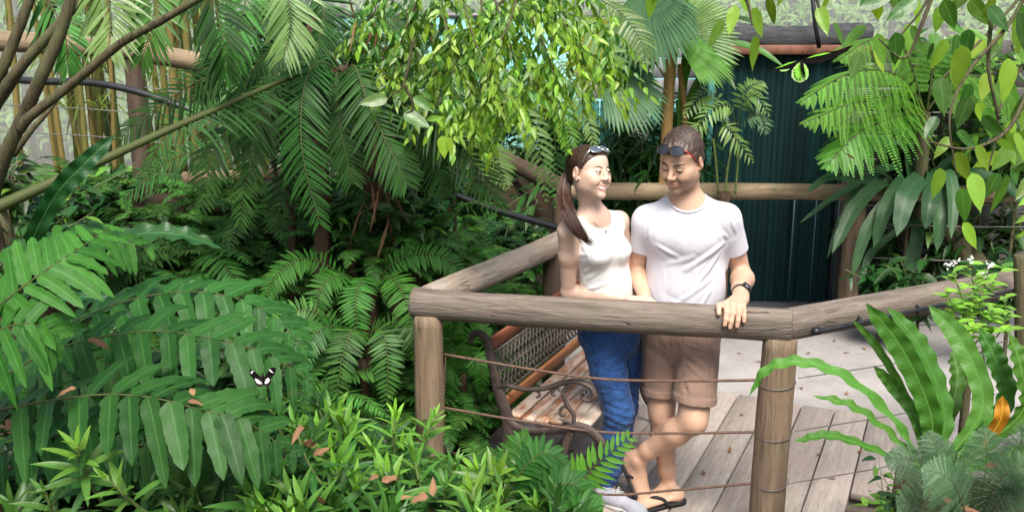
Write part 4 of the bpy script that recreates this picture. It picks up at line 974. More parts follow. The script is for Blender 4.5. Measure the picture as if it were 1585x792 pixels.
# shorts
f = Field((.50, 3.86, .45), (1.12, 4.52, 1.0), .0048)
f.flatcap(pe + [0, 0, .05], pe + [0, 0, -.03], .172, .176, fm, .70, .03)
hemL = hipL + (kneeL - hipL) * .80; hemR = hipR + (kneeR - hipR) * .77
def leg_cloth(a, b, ra, rb, hem, n, cuff=.0):
    a, b, n = npv(a), npv(b), npv(n); n = n / np.linalg.norm(n); ba = b - a; L2 = ba @ ba
    def fn(x, y, z):
        h = np.clip(((x - a[0]) * ba[0] + (y - a[1]) * ba[1] + (z - a[2]) * ba[2]) / L2, 0, 1); d = np.sqrt((x - a[0] - ba[0] * h) ** 2 + (y - a[1] - ba[1] * h) ** 2 + (z - a[2] - ba[2] * h) ** 2) - (ra + (rb - ra) * h)
        pl = (x - hem[0]) * n[0] + (y - hem[1]) * n[1] + (z - hem[2]) * n[2]
        out = np.maximum(d, pl)
        if cuff: out = np.minimum(out, np.maximum(d - cuff, np.abs(pl + .019) - .017))
        return out
    return np.minimum(a, b) - ra, np.maximum(a, b) + ra, fn
kL, kR = kneeL - hipL, kneeR - hipR
f._do(*leg_cloth(hipR, hemR + kR * .15, .095, .084, hemR, kR + [0, 0, -.1], .005), .012, 'add')
f._do(*leg_cloth(hipL, hemL + kL * .15, .100, .094, hemL, kL + [.0, .12, -.1], .005), .012, 'add')
f.ridges([FS((1052, 545), (1094, 566), .005, .009, 4.08), FS((1054, 556), (1100, 592), .005, .010, 4.06), FS((1048, 548), (1008, 572), .005, .009, 4.12), FS((1046, 560), (1012, 600), .004, .010, 4.12), FS((1058, 575), (1072, 612), .004, .010, 4.03), FS((1030, 560), (1026, 606), .004, .009, 4.12), FS((1098, 530), (1104, 580), .004, .009, 4.1), FS((1060, 534), (1090, 540), .004, .007, 4.1), FS((1042, 534), (1012, 542), .004, .007, 4.12)])
f.warp(lambda x, y, z: .0014 * np.sin(41 * x + 27 * z + 2 * np.sin(23 * z)) * np.sin(33 * z - 19 * x + 1.5 * np.sin(29 * x)))
f.cap(hemL - kL * .12, hemL + kL * .2, .088, .084, .003, 'sub'); f.cap(hemR - kR * .12, hemR + kR * .2, .078, .074, .003, 'sub')
pxs = lambda *q: [at(x, y, 4.10) for x, y in q]
sh_o = f.obj('shorts', M['shorts'], man, mo, seams([pxs((1052, 515), (1051, 545), (1047, 570)), pxs((1058, 515), (1060, 538), (1052, 548)), pxs((1010, 520), (1001, 552)), pxs((1092, 520), (1104, 550)), pxs((1047, 570), (1046, 605)), pxs((996, 610), (1046, 604)), pxs((1042, 614), (1110, 612))], .0026))

def seam(name, pts, V_, mat, parent, o, r=.0016):
    MB().add(*tube_arr(spline(pts, 30) - npv(o), r, 5)).obj(name, mat, parent)
# flip flops
def flipflop(heel, toe, nrm, parent, o):
    d = toe - heel; d /= np.linalg.norm(d); s_ = np.cross(nrm, d); prof = [(-.035, .018), (-.02, .033), (.02, .036), (.08, .034), (.14, .042), (.19, .045), (.235, .034), (.255, .012)]
    lo, hi = [], []
    for t, wd in prof:
        for q in (-1, 1): lo.append(heel + d * t + s_ * wd * q - nrm * .018); hi.append(heel + d * t + s_ * wd * q - nrm * .002)
    V = np.array(lo + hi); n = len(prof); Q = []
    for q in range(n - 1):
        a = 2 * q; Q += [[a, a + 1, a + 3, a + 2], [16 + a, 16 + a + 2, 16 + a + 3, 16 + a + 1], [a, a + 2, 16 + a + 2, 16 + a], [a + 1, 16 + a + 1, 16 + a + 3, a + 3]]
    Q += [[0, 16, 17, 1], [14, 15, 31, 30]]
    so_ = MB().add(V - npv(o), Q).obj('flip_flop', M['rubber'], parent, False)
    th = heel + d * .175 + s_ * .012
    for q in (-1, 1):
        P = spline([heel + d * .075 + s_ * q * .040 - nrm * .006, heel + d * .105 + s_ * q * .036 + nrm * .032, heel + d * .145 + s_ * q * .018 + nrm * .043, th + nrm * .026, th - nrm * .004], 18)
        MB().add(*tube_arr(P - npv(o), .0085, 8, flat=.35)).obj('strap', M['rubber'], so_)
flipflop(heelR + [0, 0, -.003], heelR + df * .2 + [0, 0, -.003], np.array([0, 0, 1.]), man, mo)
flipflop(heelL - nn * .026, heelL + dd * .2 - nn * .014, nn, man, mo)

# watch and sunglasses
wd_ = (wrL - elL); wd_ /= np.linalg.norm(wd_); wc = wrL - wd_ * .022
wt = thing('wristwatch', 'chunky black wristwatch with steel dial on the wrist of the hand on the rail', 'watch', Vector(wc))
l = np.cross(wd_, [0, 0, 1]); l /= np.linalg.norm(l); u = np.cross(l, wd_)
rows = [[.0335 * (math.cos(q) * l + math.sin(q) * u) * (1 + .0 * t) + wd_ * t for q in np.linspace(0, 2 * np.pi, 36, endpoint=False)] for t in (-.011, .011)]; rows2 = [[p * 1.0 + .003 * (p / np.linalg.norm(p)) for p in r_] for r_ in rows]
V = np.array([rows[0], rows2[0], rows2[1], rows[1]]); i = np.arange(3)[:, None]; j = np.arange(36)[None]
MB().add(V.reshape(-1, 3), np.stack([i * 36 + j, i * 36 + (j + 1) % 36, (i + 1) * 36 + (j + 1) % 36, (i + 1) * 36 + j], -1).reshape(-1, 4)).obj('strap', M['rubber'], wt)
ax2 = u * .72 + l * (.70 if l[0] > 0 else -.70); ax2 /= np.linalg.norm(ax2)
MB().add(*tube_arr([ax2 * .029, ax2 * .047], [.0245, .023], 24)).obj('case', M['black'], wt); MB().add(*tube_arr([ax2 * .0455, ax2 * .0475], [.019, .018], 24)).obj('dial', M['steel'], wt); MB().add(*tube_arr([ax2 * .0476, ax2 * .0484], [.0115, .0113], 24)).obj('face', M['black'], wt)
glasses('sunglasses', 'black sunglasses with red arms pushed up on the short brown hair of the man', hm_, .094, .092, R(40), M['lens_dark'], M['black'], M['red'])

# ------------------------------------------------------------------ the woman
wo_ = Vector((.40, 4.26, 0))
wom = thing('person', 'smiling woman with a long brown ponytail in white sleeveless top and blue jeans', 'person', wo_)
hw = Head(at(912, 267, 4.13), rot_frame(R(44), R(5), R(-5)), .97)
FW = rot_frame(R(38)); fwv, lv = FW[:, 1], FW[:, 0]
nb = npv(at(918, 326, 4.18)); ch = npv(at(925, 382, 4.21)); wa = npv(at(938, 436, 4.25)); pe = npv(at(948, 500, 4.29))
tc = npv(at(920, 350, 4.19)); shR, shL = tc - lv * .155, tc + lv * .150 + [0, 0, .005]
elR, wrR = npv(at(880, 452, 4.20)), npv(at(966, 461, 4.145)); elL = shL + [.06, .10, -.27]; wrL = elL + [.16, .02, -.03]
hipR, hipL = pe - lv * .085 + [0, 0, -.01], pe + lv * .080 + [0, 0, -.01]; kneeR, kneeL = npv(at(957, 640, 4.20)), npv(at(968, 628, 4.40)); ankR, ankL = npv(at(941, 752, 4.29)), npv(at(948, 734, 4.50))
hx, hy, hz = hw.O
f = Field((-.02, 3.85, -.01), (.86, 4.66, 1.80), .0065, [[(hx - .12, hx + .12, .0022), (.5, .62, .003)], [(hy - .13, hy + .13, .0022), (4.02, 4.16, .003)], [(hz - .15, hz + .14, .0022), (1.03, 1.12, .003)]])
build_head(f, hw, True)
f.cap(hw.w(0, -.028, -.045), nb + [0, 0, -.02], .046, .050, .03)
for s_ in (shR, shL): f.cap(nb + [0, .0, -.03], s_ + [0, 0, .0], .036, .040, .045)
f.cap(nb + [0, 0, -.05], ch, .06, .085, .06)
f.flatcap(ch, wa, .125, .108, fwv, .70, .05); f.flatcap(wa, pe, .112, .145, fwv, .74, .05)
f.chain([hipR, kneeR, ankR], [.078, .05, .032], .02); f.chain([hipL, kneeL, ankL], [.078, .05, .032], .02)
for an, dr in ((ankR, np.array([.80, -.45, 0])), (ankL, np.array([.6, .6, 0]))): f.cap(an, an + [0, 0, -.04], .031, .03, .02); f.cap(an + [0, 0, -.04], an + dr * .14 + [0, 0, -.06], .028, .02, .02)
f.chain([shR, shR + (elR - shR) * .4, elR], [.044, .040, .033], .025); f.chain([elR, elR + (wrR - elR) * .3, wrR], [.033, .036, .023], .02)
f.chain([shL, elL], [.042, .034], .025); f.chain([elL, wrL], [.034, .024], .02)
hd = npv(at(990, 464, 4.105)) - wrR; hd /= np.linalg.norm(hd); hs_ = np.cross([0, 0, 1], hd)
f.flatcap(wrR + hd * .01, wrR + hd * .075, .024, .036, np.array([0, 0, 1.]), .5, .015)
for q in range(4):
    b_ = wrR + hd * .078 + hs_ * (.027 - .018 * q); L = [.075, .082, .076, .06][q]
    f.chain([b_, b_ + hd * L * .45 + [0, 0, .004], b_ + hd * L * .78 + [0, -.004, -.010], b_ + hd * L + [0, -.006, -.024]], [.0095, .0085, .0078, .0065], .004)
f.chain([wrR + hd * .02 - hs_ * .02, wrR + hd * .05 - hs_ * .042 + [0, 0, .006], wrR + hd * .085 - hs_ * .05 + [0, 0, .004]], [.013, .0105, .008], .008)
f.cap(wrL, wrL + [.08, 0, -.01], .022, .018, .02)
f.obj('body', M['skin_woman'], wom, wo_, head_dat(hw, True))
for s_ in (-1, 1): eyeball(hw, s_, hw.O + hw.R[:, 1] * 1.0 + np.array([.08, .02, .03]), wom)
tv = [hw.w(x, (.0885 - 9.5 * x * x), z + 9 * x * x) for z in (-.0575, -.063, -.0690) for x in np.linspace(-.025, .025, 15)]
i = np.arange(2)[:, None]; j = np.arange(14)[None]; MB().add(np.array(tv) - npv(wo_), np.stack([i * 15 + j, i * 15 + j + 1, (i + 1) * 15 + j + 1, (i + 1) * 15 + j], -1).reshape(-1, 4)).obj('teeth', M['teeth'], wom)
def wom_disp(x, y, z):
    an = np.arctan2(x, z - .0 + .06); return .0004 * np.sin(an * 66 + 3 * np.sin(y * 40)) + .0004 * np.sin(an * 145 + 4 * np.sin(y * 25 + z * 30)) + .0012 * np.clip(1 - np.abs(x - .006) / .003, 0, 1) * (y > -.02)
hair_shell(hw, True, .0065, wom_disp).obj('hair', M['hair_woman'], wom, wo_, lambda P: np.c_[rng.random(len(P)), np.zeros((len(P), 3))])
g = np.random.default_rng(6); paths = []; cc = np.array([0, -.018, .030]); rr_ = np.array([.0800, .1025, .0935]); root_d = np.array([0, -1.0, -.22]); root_d /= np.linalg.norm(root_d)
while len(paths) < 3600:
    d = g.standard_normal(3); d /= np.linalg.norm(d); b = cc + d * rr_ * (1 + .09 * np.clip(d[1] - .3, 0, 1))
    zl = np.interp(b[1], [-.16, -.09, -.05, -.02, .0, .022, .050, .070, .088], [-.05, -.05, -.045, -.022, -.004, .030, .064, .086, .10])
    if b[2] < zl or (abs(b[0]) > .06 and abs(b[1] + .006) < .03 and b[2] < .022): continue
    if b[1] > .03:
        sgn = 1 if b[0] > .004 else -1; mid = np.array([sgn * .75, .1, .75])
    else: mid = d + root_d * .5
    om = math.acos(np.clip(d @ root_d, -1, 1)); L = min(1.0, .055 / (om * .095 + 1e-6)); pth = []
    for t in (0, .2, .4, .6, .8, 1.0):
        u_ = t * L; q_ = (math.sin((1 - u_) * om) * d + math.sin(u_ * om) * root_d) / max(math.sin(om), 1e-3); q_ = q_ + mid * .5 * u_ * (1 - u_); q_ /= np.linalg.norm(q_); pth.append(hw.w(*(cc + q_ * rr_ * (1 + .09 * np.clip(q_[1] - .3, 0, 1)) * (1 + .004 * g.random()))))
    paths.append(pth)
strand_mesh(paths, .0008, wo_, g).obj('hair_strand', M['hair_woman'], wom)['kind'] = 'stuff'
# ponytail over the near shoulder
g = np.random.default_rng(3); root = hw.w(0, -.118, .005)
path = np.array([root, npv(at(877, 272, 4.19)), npv(at(873, 300, 4.14)), npv(at(877, 326, 4.05)), npv(at(889, 350, 4.01)), npv(at(900, 365, 4.00)), npv(at(909, 374, 4.01))])
pw = np.array([.011, .021, .028, .030, .026, .019, .009]); pt = MB()
fat = spline(path, 40); V, Q, T, A = tube_arr(fat, np.interp(np.linspace(0, 1, 40), np.linspace(0, 1, 7), pw * .72), 14, .4, flat=.62, wob=.02); pt.add(V - npv(wo_), Q, T, A)
for _ in range(420):
    a = g.uniform(0, 6.28); rr = math.sqrt(g.uniform(.25, 1)); ca_, sa_ = math.cos(a) * rr, math.sin(a) * rr * .7; tw = g.uniform(-.25, .25); end = g.uniform(.82, 1.0) if g.random() < .8 else g.uniform(.6, .9)
    pts = [p + w_ * (np.array([1, .1, 0.05]) * (ca_ + tw * q * .3) + np.array([-.1, 1, .1]) * sa_) + .0015 * g.standard_normal(3) for q, (p, w_) in enumerate(zip(path, pw))]
    P = spline(pts, 30)[:max(6, int(30 * end))]
    V, Q, T, A = tube_arr(P - npv(wo_), np.linspace(.0016, .0007, len(P)), 3, g.random(), cap=False); pt.add(V, Q, T, A)
for q in range(40):   # loose wisps and the curled-out ends
    o_ = .011 * g.standard_normal(3); P = spline([path[3] + o_ * 1.4, path[4] + o_ * 1.3 + [.004, 0, 0], path[5] + o_, path[6] + o_ * .9 + [.004, 0, 0], path[6] + np.array([.014 + .010 * g.random(), -.004, -.010]) + o_ * .7], 24)
    V, Q, T, A = tube_arr(P - npv(wo_), np.linspace(.0017, .0007, 24), 3, g.random(), cap=False); pt.add(V, Q, T, A)
pt.obj('ponytail', M['hair_tail'], wom)
MB().add(*tube_arr(spline([root + .016 * np.array([math.cos(q), .3 * math.sin(q), math.sin(q)]) for q in np.linspace(0, 6.283, 14)], 30) - npv(wo_), .005, 6, cap=False)).obj('hair_tie', M['black'], wom)
# top
f = Field((.08, 3.9, .84), (.76, 4.56, 1.52), .0042)
f.cap(nb + [0, 0, -.055], ch, .066, .092, .06)
for s_ in (shR, shL): f.cap(nb + [0, 0, -.032], s_ + [0, 0, -.002], .042, .0455, .045)
f.flatcap(ch, wa, .131, .115, fwv, .72, .05); f.flatcap(wa, pe + [0, 0, -.03], .118, .152, fwv, .75, .05)
bust = ch + fwv * .070 + [0, 0, -.012]
for s_ in (-1, 1): f.ell(bust + lv * s_ * .064, (.058, .055, .052), FW, .04)
f.ridges([FS((900, 442), (936, 412), .0045, .009, 4.12), FS((898, 430), (922, 404), .004, .008, 4.12), FS((906, 450), (952, 432), .004, .009, 4.14), FS((976, 420), (950, 440), .003, .009, 4.18), FS((896, 396), (915, 390), .003, .008, 4.1), FS((940, 452), (978, 444), .003, .009, 4.16), FS((900, 372), (912, 400), .003, .010, 4.1), FS((958, 372), (966, 410), .003, .010, 4.17)])
for s_, sg in ((shR, -1), (shL, 1)):
    f.cut(s_ + lv * sg * .020, lv * sg * .92 + np.array([0, 0, .25]), ((s_[0] - .11 if sg < 0 else s_[0] - .03, 3.8, s_[2] - .13), (s_[0] + .05 if sg < 0 else s_[0] + .2, 4.7, s_[2] + .09)))
f.ell(nb + fwv * .022 + [0, 0, .004], (.072, .082, .062), rot_frame(R(38), R(-18)), .004, 'sub')
f.cut((0, 0, .86), (0, 0, -1))
f.obj('sleeveless_top', M['top'], wom, wo_)
# necklace
nl = [nb + FW @ np.array([math.sin(t) * .060, .030 + .052 * math.cos(t), -.012 - .055 * max(0, math.cos(t)) ** 1.5]) for t in np.linspace(-2.0, 2.0, 40)]
MB().add(*tube_arr(np.array(nl) - npv(wo_), .0011, 5)).obj('necklace', M['silver'], wom); MB().add(*tube_arr([nl[20] - npv(wo_), nl[20] + [0, -.004, -.016] - npv(wo_)], [.003, .0045], 8)).obj('pendant', M['silver'], wom)
MB().add(*tube_arr([hw.w(-.083, -.001, -.031) - npv(wo_), hw.w(-.086, .0, -.034) - npv(wo_)], .003, 8)).obj('earring', M['silver'], wom)
# jeans
f = Field((.14, 3.95, .02), (.72, 4.66, .99), .0048)
f.flatcap(pe + [0, 0, .04], pe + [0, 0, -.04], .150, .158, fwv, .78, .03)
bt_ = pe - fwv * .07 + [0, 0, -.05]
for s_ in (-1, 1): f.ell(bt_ + lv * s_ * .06, (.075, .065, .075), FW, .04)
f.chain([hipR, hipR + (kneeR - hipR) * .5, kneeR + [0, 0, .03], kneeR, kneeR + (ankR - kneeR) * .3, kneeR + (ankR - kneeR) * .72, ankR + [0, 0, .02]], [.095, .084, .068, .064, .064, .050, .045], .02)
f.ell(kneeR + [.012, -.028, .005], (.05, .04, .05), k=.03)
f.chain([hipL, hipL + (kneeL - hipL) * .5, kneeL, kneeL + (ankL - kneeL) * .35, ankL], [.093, .080, .060, .056, .043], .02)
def jw(x, y, z):
    kn = np.clip(1 - np.abs(z - .47) / .16, 0, 1); an = np.clip((.30 - z) / .2, 0, 1); hp2 = np.clip(1 - np.abs(z - .78) / .1, 0, 1)
    return (.0032 * np.sin(z * 165 + 3.0 * np.sin(x * 24 + 1) + y * 22)) * np.maximum(kn, an) * .9 + .0028 * np.sin((z - x * .9) * 85 + 2 * np.sin(x * 18)) * np.maximum(hp2, kn * .6)
f.warp(jw)
f.cut(ankR + [0, 0, .015], (.1, 0, -1), ((.1, 3.9, -.1), (.6, 4.42, .2))); f.cut(ankL + [0, 0, .01], (0, 0, -1), ((.1, 4.42, -.1), (.7, 4.8, .2)))
f.obj('jeans', M['jeans'], wom, wo_, seams([[at(x, y, 4.2) for x, y in q] for q in [((912, 515), (925, 580), (938, 640), (932, 700), (930, 750)), ((960, 520), (972, 545), (980, 600)), ((900, 518), (915, 530), (935, 525))]], .0026))
# canvas shoes
def shoe(heel, toe, parent, o):
    d = toe - heel; L = np.linalg.norm(d); d /= L; s_ = np.array([-d[1], d[0], 0.]); u = np.array([0, 0, 1.]); fl = np.stack([s_, d, u], -1)
    f = Field(np.minimum(heel, toe) - [.07, .07, .03], np.maximum(heel, toe) + [.07, .07, .16], .0034)
    f.ell(heel + d * .035 + u * .045, (.034, .042, .042), fl, .02); f.ell(heel + d * .10 + u * .042, (.036, .06, .040), fl, .03); f.ell(heel + d * (L - .055) + u * .030, (.043, .055, .030), fl, .03)
    f.cap(heel + d * .07 + u * .055, heel + d * (L - .08) + u * .035, .030, .026, .03)
    f.ell(heel + d * .045 + u * .115, (.034, .046, .05), fl, .008, 'sub'); f.cut(heel + u * .022, (0, 0, -1))
    up_ = f.obj('canvas_shoe', M['canvas'], parent, o)
    lo, hi = [], []; a = np.linspace(0, 2 * np.pi, 44, endpoint=False); rows = []
    for zz_, g_ in ((.0, -.002), (.002, .002), (.024, .003), (.026, -.002), (.026, -.02)):
        rows.append([heel + d * (L / 2 + (L / 2 + .004 + g_) * math.cos(q)) + s_ * ((.037 + .008 * math.cos(q)) + g_) * np.sign(math.sin(q)) * abs(math.sin(q)) ** .72 + u * zz_ for q in a])
    V = np.array(rows).reshape(-1, 3); i = np.arange(4)[:, None]; j = np.arange(44)[None]
    MB().add(V - npv(o), np.stack([i * 44 + j, i * 44 + (j + 1) % 44, (i + 1) * 44 + (j + 1) % 44, (i + 1) * 44 + j], -1).reshape(-1, 4)).obj('sole', M['sole'], up_)
    lm = MB()
    for q in range(4):
        c = heel + d * (.115 + .022 * q) + u * (.080 - .0085 * q); lm.add(*tube_arr([c - s_ * .024 - u * .012 - npv(o), c - npv(o) + u * .003, c + s_ * .024 - u * .012 + d * .01 - npv(o)], .0035, 6))
    c = heel + d * .11 + u * .088
    for sg in (-1, 1): lm.add(*tube_arr(spline([c, c + s_ * sg * .02 + u * .012, c + s_ * sg * .034 - u * .002, c + s_ * sg * .014 - u * .002], 16) - npv(o), .0026, 5)); lm.add(*tube_arr(spline([c, c + s_ * sg * .02 - u * .004 + d * .02, c + s_ * sg * .03 - u * .02 + d * .03], 10) - npv(o), .0022, 5))
    lm.obj('laces', M['sole'], up_)['kind'] = 'stuff'
shoe(npv(on_z(923, 775, 0)), npv(on_z(1000, 802, 0)), wom, wo_)
hl = ankL - [.02, .03, 0]; hl[2] = 0; shoe(hl, hl + [.15, .17, 0], wom, wo_)
glasses('sunglasses', 'silver mirrored sunglasses pushed up on the dark hair of the ponytailed woman', hw, .106, .066, R(55), M['lens'], M['silver'], M['silver'], lw=.028, lh=.020)
# ================================================================== plants: builders
def nrm(a): return a / (np.linalg.norm(a, axis=-1, keepdims=True) + 1e-12)
def prof_fn(kind, t):
    if kind == 'lance': return np.sin(np.pi * np.clip(t, 0, 1) ** .75) ** .85 * (1 - .1 * t)
    if kind == 'ovate': return np.clip(np.sin(np.pi * t ** .62), 0, 1) ** .9 * np.interp(t, [0, .8, .9, 1], [1, 1, .62, .0])
    if kind == 'fern': return np.interp(t, [0, .04, .12, .6, .85, 1], [.45, .95, 1, .85, .55, 0.0])
    if kind == 'strap': return np.interp(t, [0, .06, .3, .7, .9, 1], [.35, .5, .9, 1, .65, 0.0])
    if kind == 'big': return np.interp(t, [0, .03, .1, .55, .85, .95, 1], [.3, .85, 1, .95, .62, .3, 0.0])
    return np.ones_like(t)

def leaves(mb, B, D, N, L, W, n=4, prof='lance', bend=0., sag=0., fold=.25, wave=0., wk=3, serr=0., rnd=None, young=None, cols=3, curl=0.):
    B = np.atleast_2d(np.asarray(B, float)); m = len(B); D = nrm(np.broadcast_to(np.asarray(D, float), (m, 3))); N = np.broadcast_to(np.asarray(N, float), (m, 3)); N = nrm(N - D * (N * D).sum(1, keepdims=True))
    ar = lambda a: np.broadcast_to(np.asarray(a, float), (m,))
    L, W, bend, sag, fold, wave = map(ar, (L, W, bend, sag, fold, wave)); rnd = rng.random(m) if rnd is None else ar(rnd); young = np.zeros(m) if young is None else ar(young)
    t = np.linspace(0, 1, n + 1); pf = prof_fn(prof, t); c = np.linspace(-1, 1, cols)
    bv = -N * bend[:, None] + np.array([0, 0, -1.]) * sag[:, None]
    C = B[:, None] + L[:, None, None] * (D[:, None] * t[None, :, None] + bv[:, None] * (t ** 2)[None, :, None])
    T = nrm(D[:, None] + 2 * bv[:, None] * t[None, :, None]); Sd = nrm(np.cross(T, N[:, None])); Nn = np.cross(Sd, T)
    ww = W[:, None] * .5 * pf[None]
    if serr: ww = ww * (1 + serr * np.where(np.arange(n + 1) % 2 == 0, 1, -1))[None] * (1 + .04 * rng.standard_normal((m, n + 1)))
    ph = rng.uniform(0, 6.28, m)
    wv = np.sin(2 * np.pi * wk * t[None] + ph[:, None])
    V = C[:, :, None] + Sd[:, :, None] * (ww[:, :, None] * c * np.cos(fold)[:, None, None])[..., None] + Nn[:, :, None] * (ww[:, :, None] * (np.abs(c) * np.sin(fold)[:, None, None] - curl * c ** 2) + (wave * W)[:, None, None] * (wv[:, :, None] * np.sign(c) ** 2 * np.where(c > 0, 1, -.8) * np.abs(c) ** 1.5) * np.minimum(1, pf * 1.5)[None, :, None])[..., None]
    A = np.zeros((m, n + 1, cols, 4)); A[..., 0] = rnd[:, None, None]; A[..., 1] = (c + 1)[None, None] / 2; A[..., 2] = t[None, :, None]; A[..., 3] = young[:, None, None]
    a = np.arange(m)[:, None, None] * (n + 1) * cols; i = np.arange(n)[None, :, None] * cols; j = np.arange(cols - 1)[None, None]
    Q = np.stack([a + i + j, a + i + j + 1, a + i + cols + j + 1, a + i + cols + j], -1).reshape(-1, 4)
    mb.add(V.reshape(-1, 3), Q, None, A.reshape(-1, 4)); return mb

def pinnate(mb, P, up, npair, lp, wp, a0=10, a1=45, dih=0., t0=.08, plen=None, rr=.004, sag=.15, prof='fern', n=3, fold=.2, serr=0., wave=0., bend=0., jit=.06, cols=3, stalk_rnd=2., young=0., wk=3):
    """feather frond: leaflets in two rows along the polyline P"""
    P = np.asarray([list(p) for p in P], float); P = spline(P, 60); T = nrm(np.gradient(P, axis=0)); up = np.asarray(up, float)
    S = nrm(np.cross(T, np.broadcast_to(up, T.shape))); Nn = np.cross(S, T)
    t = np.linspace(t0, .995, npair); ts = np.concatenate([t, t + .4 / npair * .5]); ts = np.clip(ts + jit / npair * rng.standard_normal(len(ts)), 0, .999)
    sd = np.concatenate([np.ones(npair), -np.ones(npair)])
    k = ts * 59; i = k.astype(int); f = (k - i)[:, None]; i2 = np.minimum(i + 1, 59)
    B = P[i] * (1 - f) + P[i2] * f; Ti, Si, Ni = T[i], S[i] * sd[:, None], Nn[i]
    rel = (ts - t0) / (1 - t0); an = np.radians(a0 + (a1 - a0) * rel + 4 * rng.standard_normal(len(ts)))[:, None]; dh = np.radians(dih + 6 * rng.standard_normal(len(ts)))[:, None]
    Dd = (Si * np.cos(dh) + Ni * np.sin(dh)) * np.cos(an) + Ti * np.sin(an); Nl = Ni * np.cos(dh) - Si * np.sin(dh)
    pl = np.interp(rel, [0, .12, .35, .6, .85, 1], plen or [.55, .85, 1, .9, .5, .12])
    L = lp * pl * (1 + .07 * rng.standard_normal(len(ts))); W = wp * (.45 + .55 * pl) * (1 + .08 * rng.standard_normal(len(ts)))
    leaves(mb, B, Dd, Nl, L, W, n, prof, bend, sag * (1 + .4 * rng.standard_normal(len(ts))), fold, wave, wk, serr, cols=cols, young=young)
    V, Q, Tt, A = tube_arr(P, np.linspace(rr, rr * .3, 60), 5, stalk_rnd); A[:, 1] = .5; A[:, 3] = young; mb.add(V, Q, Tt, A); return mb

def bipinnate(mb, P, up, npair, lp, nq, lq, wq, a0=5, a1=40, dih=0., t0=.15, sag=.25, rr=.005, plen=None, tri=False):
    P = spline(np.asarray([list(p) for p in P], float), 60); T = nrm(np.gradient(P, axis=0)); up = np.asarray(up, float); S = nrm(np.cross(T, np.broadcast_to(up, T.shape))); Nn = np.cross(S, T)
    t = np.linspace(t0, .99, npair); ts = np.concatenate([t, t + .25 / npair]); ts = np.minimum(ts, .999); sd = np.concatenate([np.ones(npair), -np.ones(npair)])[:, None]
    i = (ts * 59).astype(int); rel = (ts - t0) / (1 - t0); an = np.radians(a0 + (a1 - a0) * rel + 3 * rng.standard_normal(len(ts)))[:, None]; dh = np.radians(dih + 6 * rng.standard_normal(len(ts)))[:, None]
    Si = S[i] * sd; Dd = nrm((Si * np.cos(dh) + Nn[i] * np.sin(dh)) * np.cos(an) + T[i] * np.sin(an)); Nl = nrm(Nn[i] * np.cos(dh) - Si * np.sin(dh))
    Lp = lp * np.interp(rel, [0, .15, .4, .7, 1], plen or [.6, .9, 1, .7, .1]) * (1 + .05 * rng.standard_normal(len(ts)))
    s = np.linspace(.05, .98, nq); bv = np.array([0, 0, -sag])
    C = P[i][:, None] + Lp[:, None, None] * (Dd[:, None] * s[None, :, None] + bv * (s ** 2)[None, :, None]); Tp = nrm(Dd[:, None] + 2 * bv * s[None, :, None])
    for q in (-1, 1):
        Sp = nrm(np.cross(Tp, Nl[:, None])) * q; D2 = nrm(Sp + .45 * Tp); Lq = lq * np.interp(s, [0, .2, .6, 1], [.8, 1, .75, .15])[None] * (Lp / lp)[:, None] ** .35
        leaves(mb, C.reshape(-1, 3), D2.reshape(-1, 3), np.repeat(Nl, nq, 0), Lq.ravel() * (1 + .1 * rng.standard_normal(Lq.size)), wq, 2, 'lance', 0, .15, .1, rnd=np.repeat(rng.random(len(ts)), nq))
    for q in range(len(ts)):
        V, Q, Tt, A = tube_arr(np.concatenate([P[i[q]][None], C[q][::max(1, nq // 4)]]), np.linspace(rr * .35, rr * .12, 1 + len(C[q][::max(1, nq // 4)])), 3, .3, cap=False); A[:, 1] = .5; mb.add(V, Q, None, A)
    V, Q, Tt, A = tube_arr(P, np.linspace(rr, rr * .3, 60), 5, 2.); A[:, 1] = .5; mb.add(V, Q, Tt, A); return mb

def arc(L, e0, e1, pw=1.0, side=0.0, n=14):
    """a frond's midrib from the origin along +X: elevation e0 at the base to e1 at the tip"""
    t = np.linspace(0, 1, n); e = np.radians(e0 + (e1 - e0) * t ** pw); d = np.stack([np.cos(e) * np.cos(side * t), np.cos(e) * np.sin(side * t), np.sin(e)], -1)
    return np.concatenate([[[0, 0, 0]], np.cumsum((d[1:] + d[:-1]) / 2 * L / (n - 1), 0)])

def px(*pts): return [at(*p) for p in pts]

# ------------------------------------------------------------------ leaf materials
LEAF = {}
LEAF['sword'] = mat_leaf('sword_fern_leaf', (.018, .078, .012), (.062, .185, .028), .48, .25, .30, mid=.15, hue_var=.02, val_var=.35, brown=.1)
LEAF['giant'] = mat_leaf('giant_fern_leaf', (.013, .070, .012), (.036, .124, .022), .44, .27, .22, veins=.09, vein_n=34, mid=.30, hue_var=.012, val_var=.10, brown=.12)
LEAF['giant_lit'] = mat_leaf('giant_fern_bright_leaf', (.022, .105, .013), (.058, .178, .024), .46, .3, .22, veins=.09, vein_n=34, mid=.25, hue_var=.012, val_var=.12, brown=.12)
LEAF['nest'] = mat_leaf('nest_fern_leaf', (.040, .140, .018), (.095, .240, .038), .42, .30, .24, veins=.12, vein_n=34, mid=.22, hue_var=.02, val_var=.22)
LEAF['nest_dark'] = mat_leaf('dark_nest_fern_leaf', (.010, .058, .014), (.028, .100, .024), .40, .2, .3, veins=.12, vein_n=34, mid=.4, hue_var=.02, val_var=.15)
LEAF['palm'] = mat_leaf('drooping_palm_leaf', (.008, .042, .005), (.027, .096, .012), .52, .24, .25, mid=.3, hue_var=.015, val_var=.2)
LEAF['palm_lit'] = mat_leaf('sunlit_palm_leaf', (.085, .180, .040), (.20, .32, .09), .34, .42, .5, mid=.2, hue_var=.02, val_var=.2)
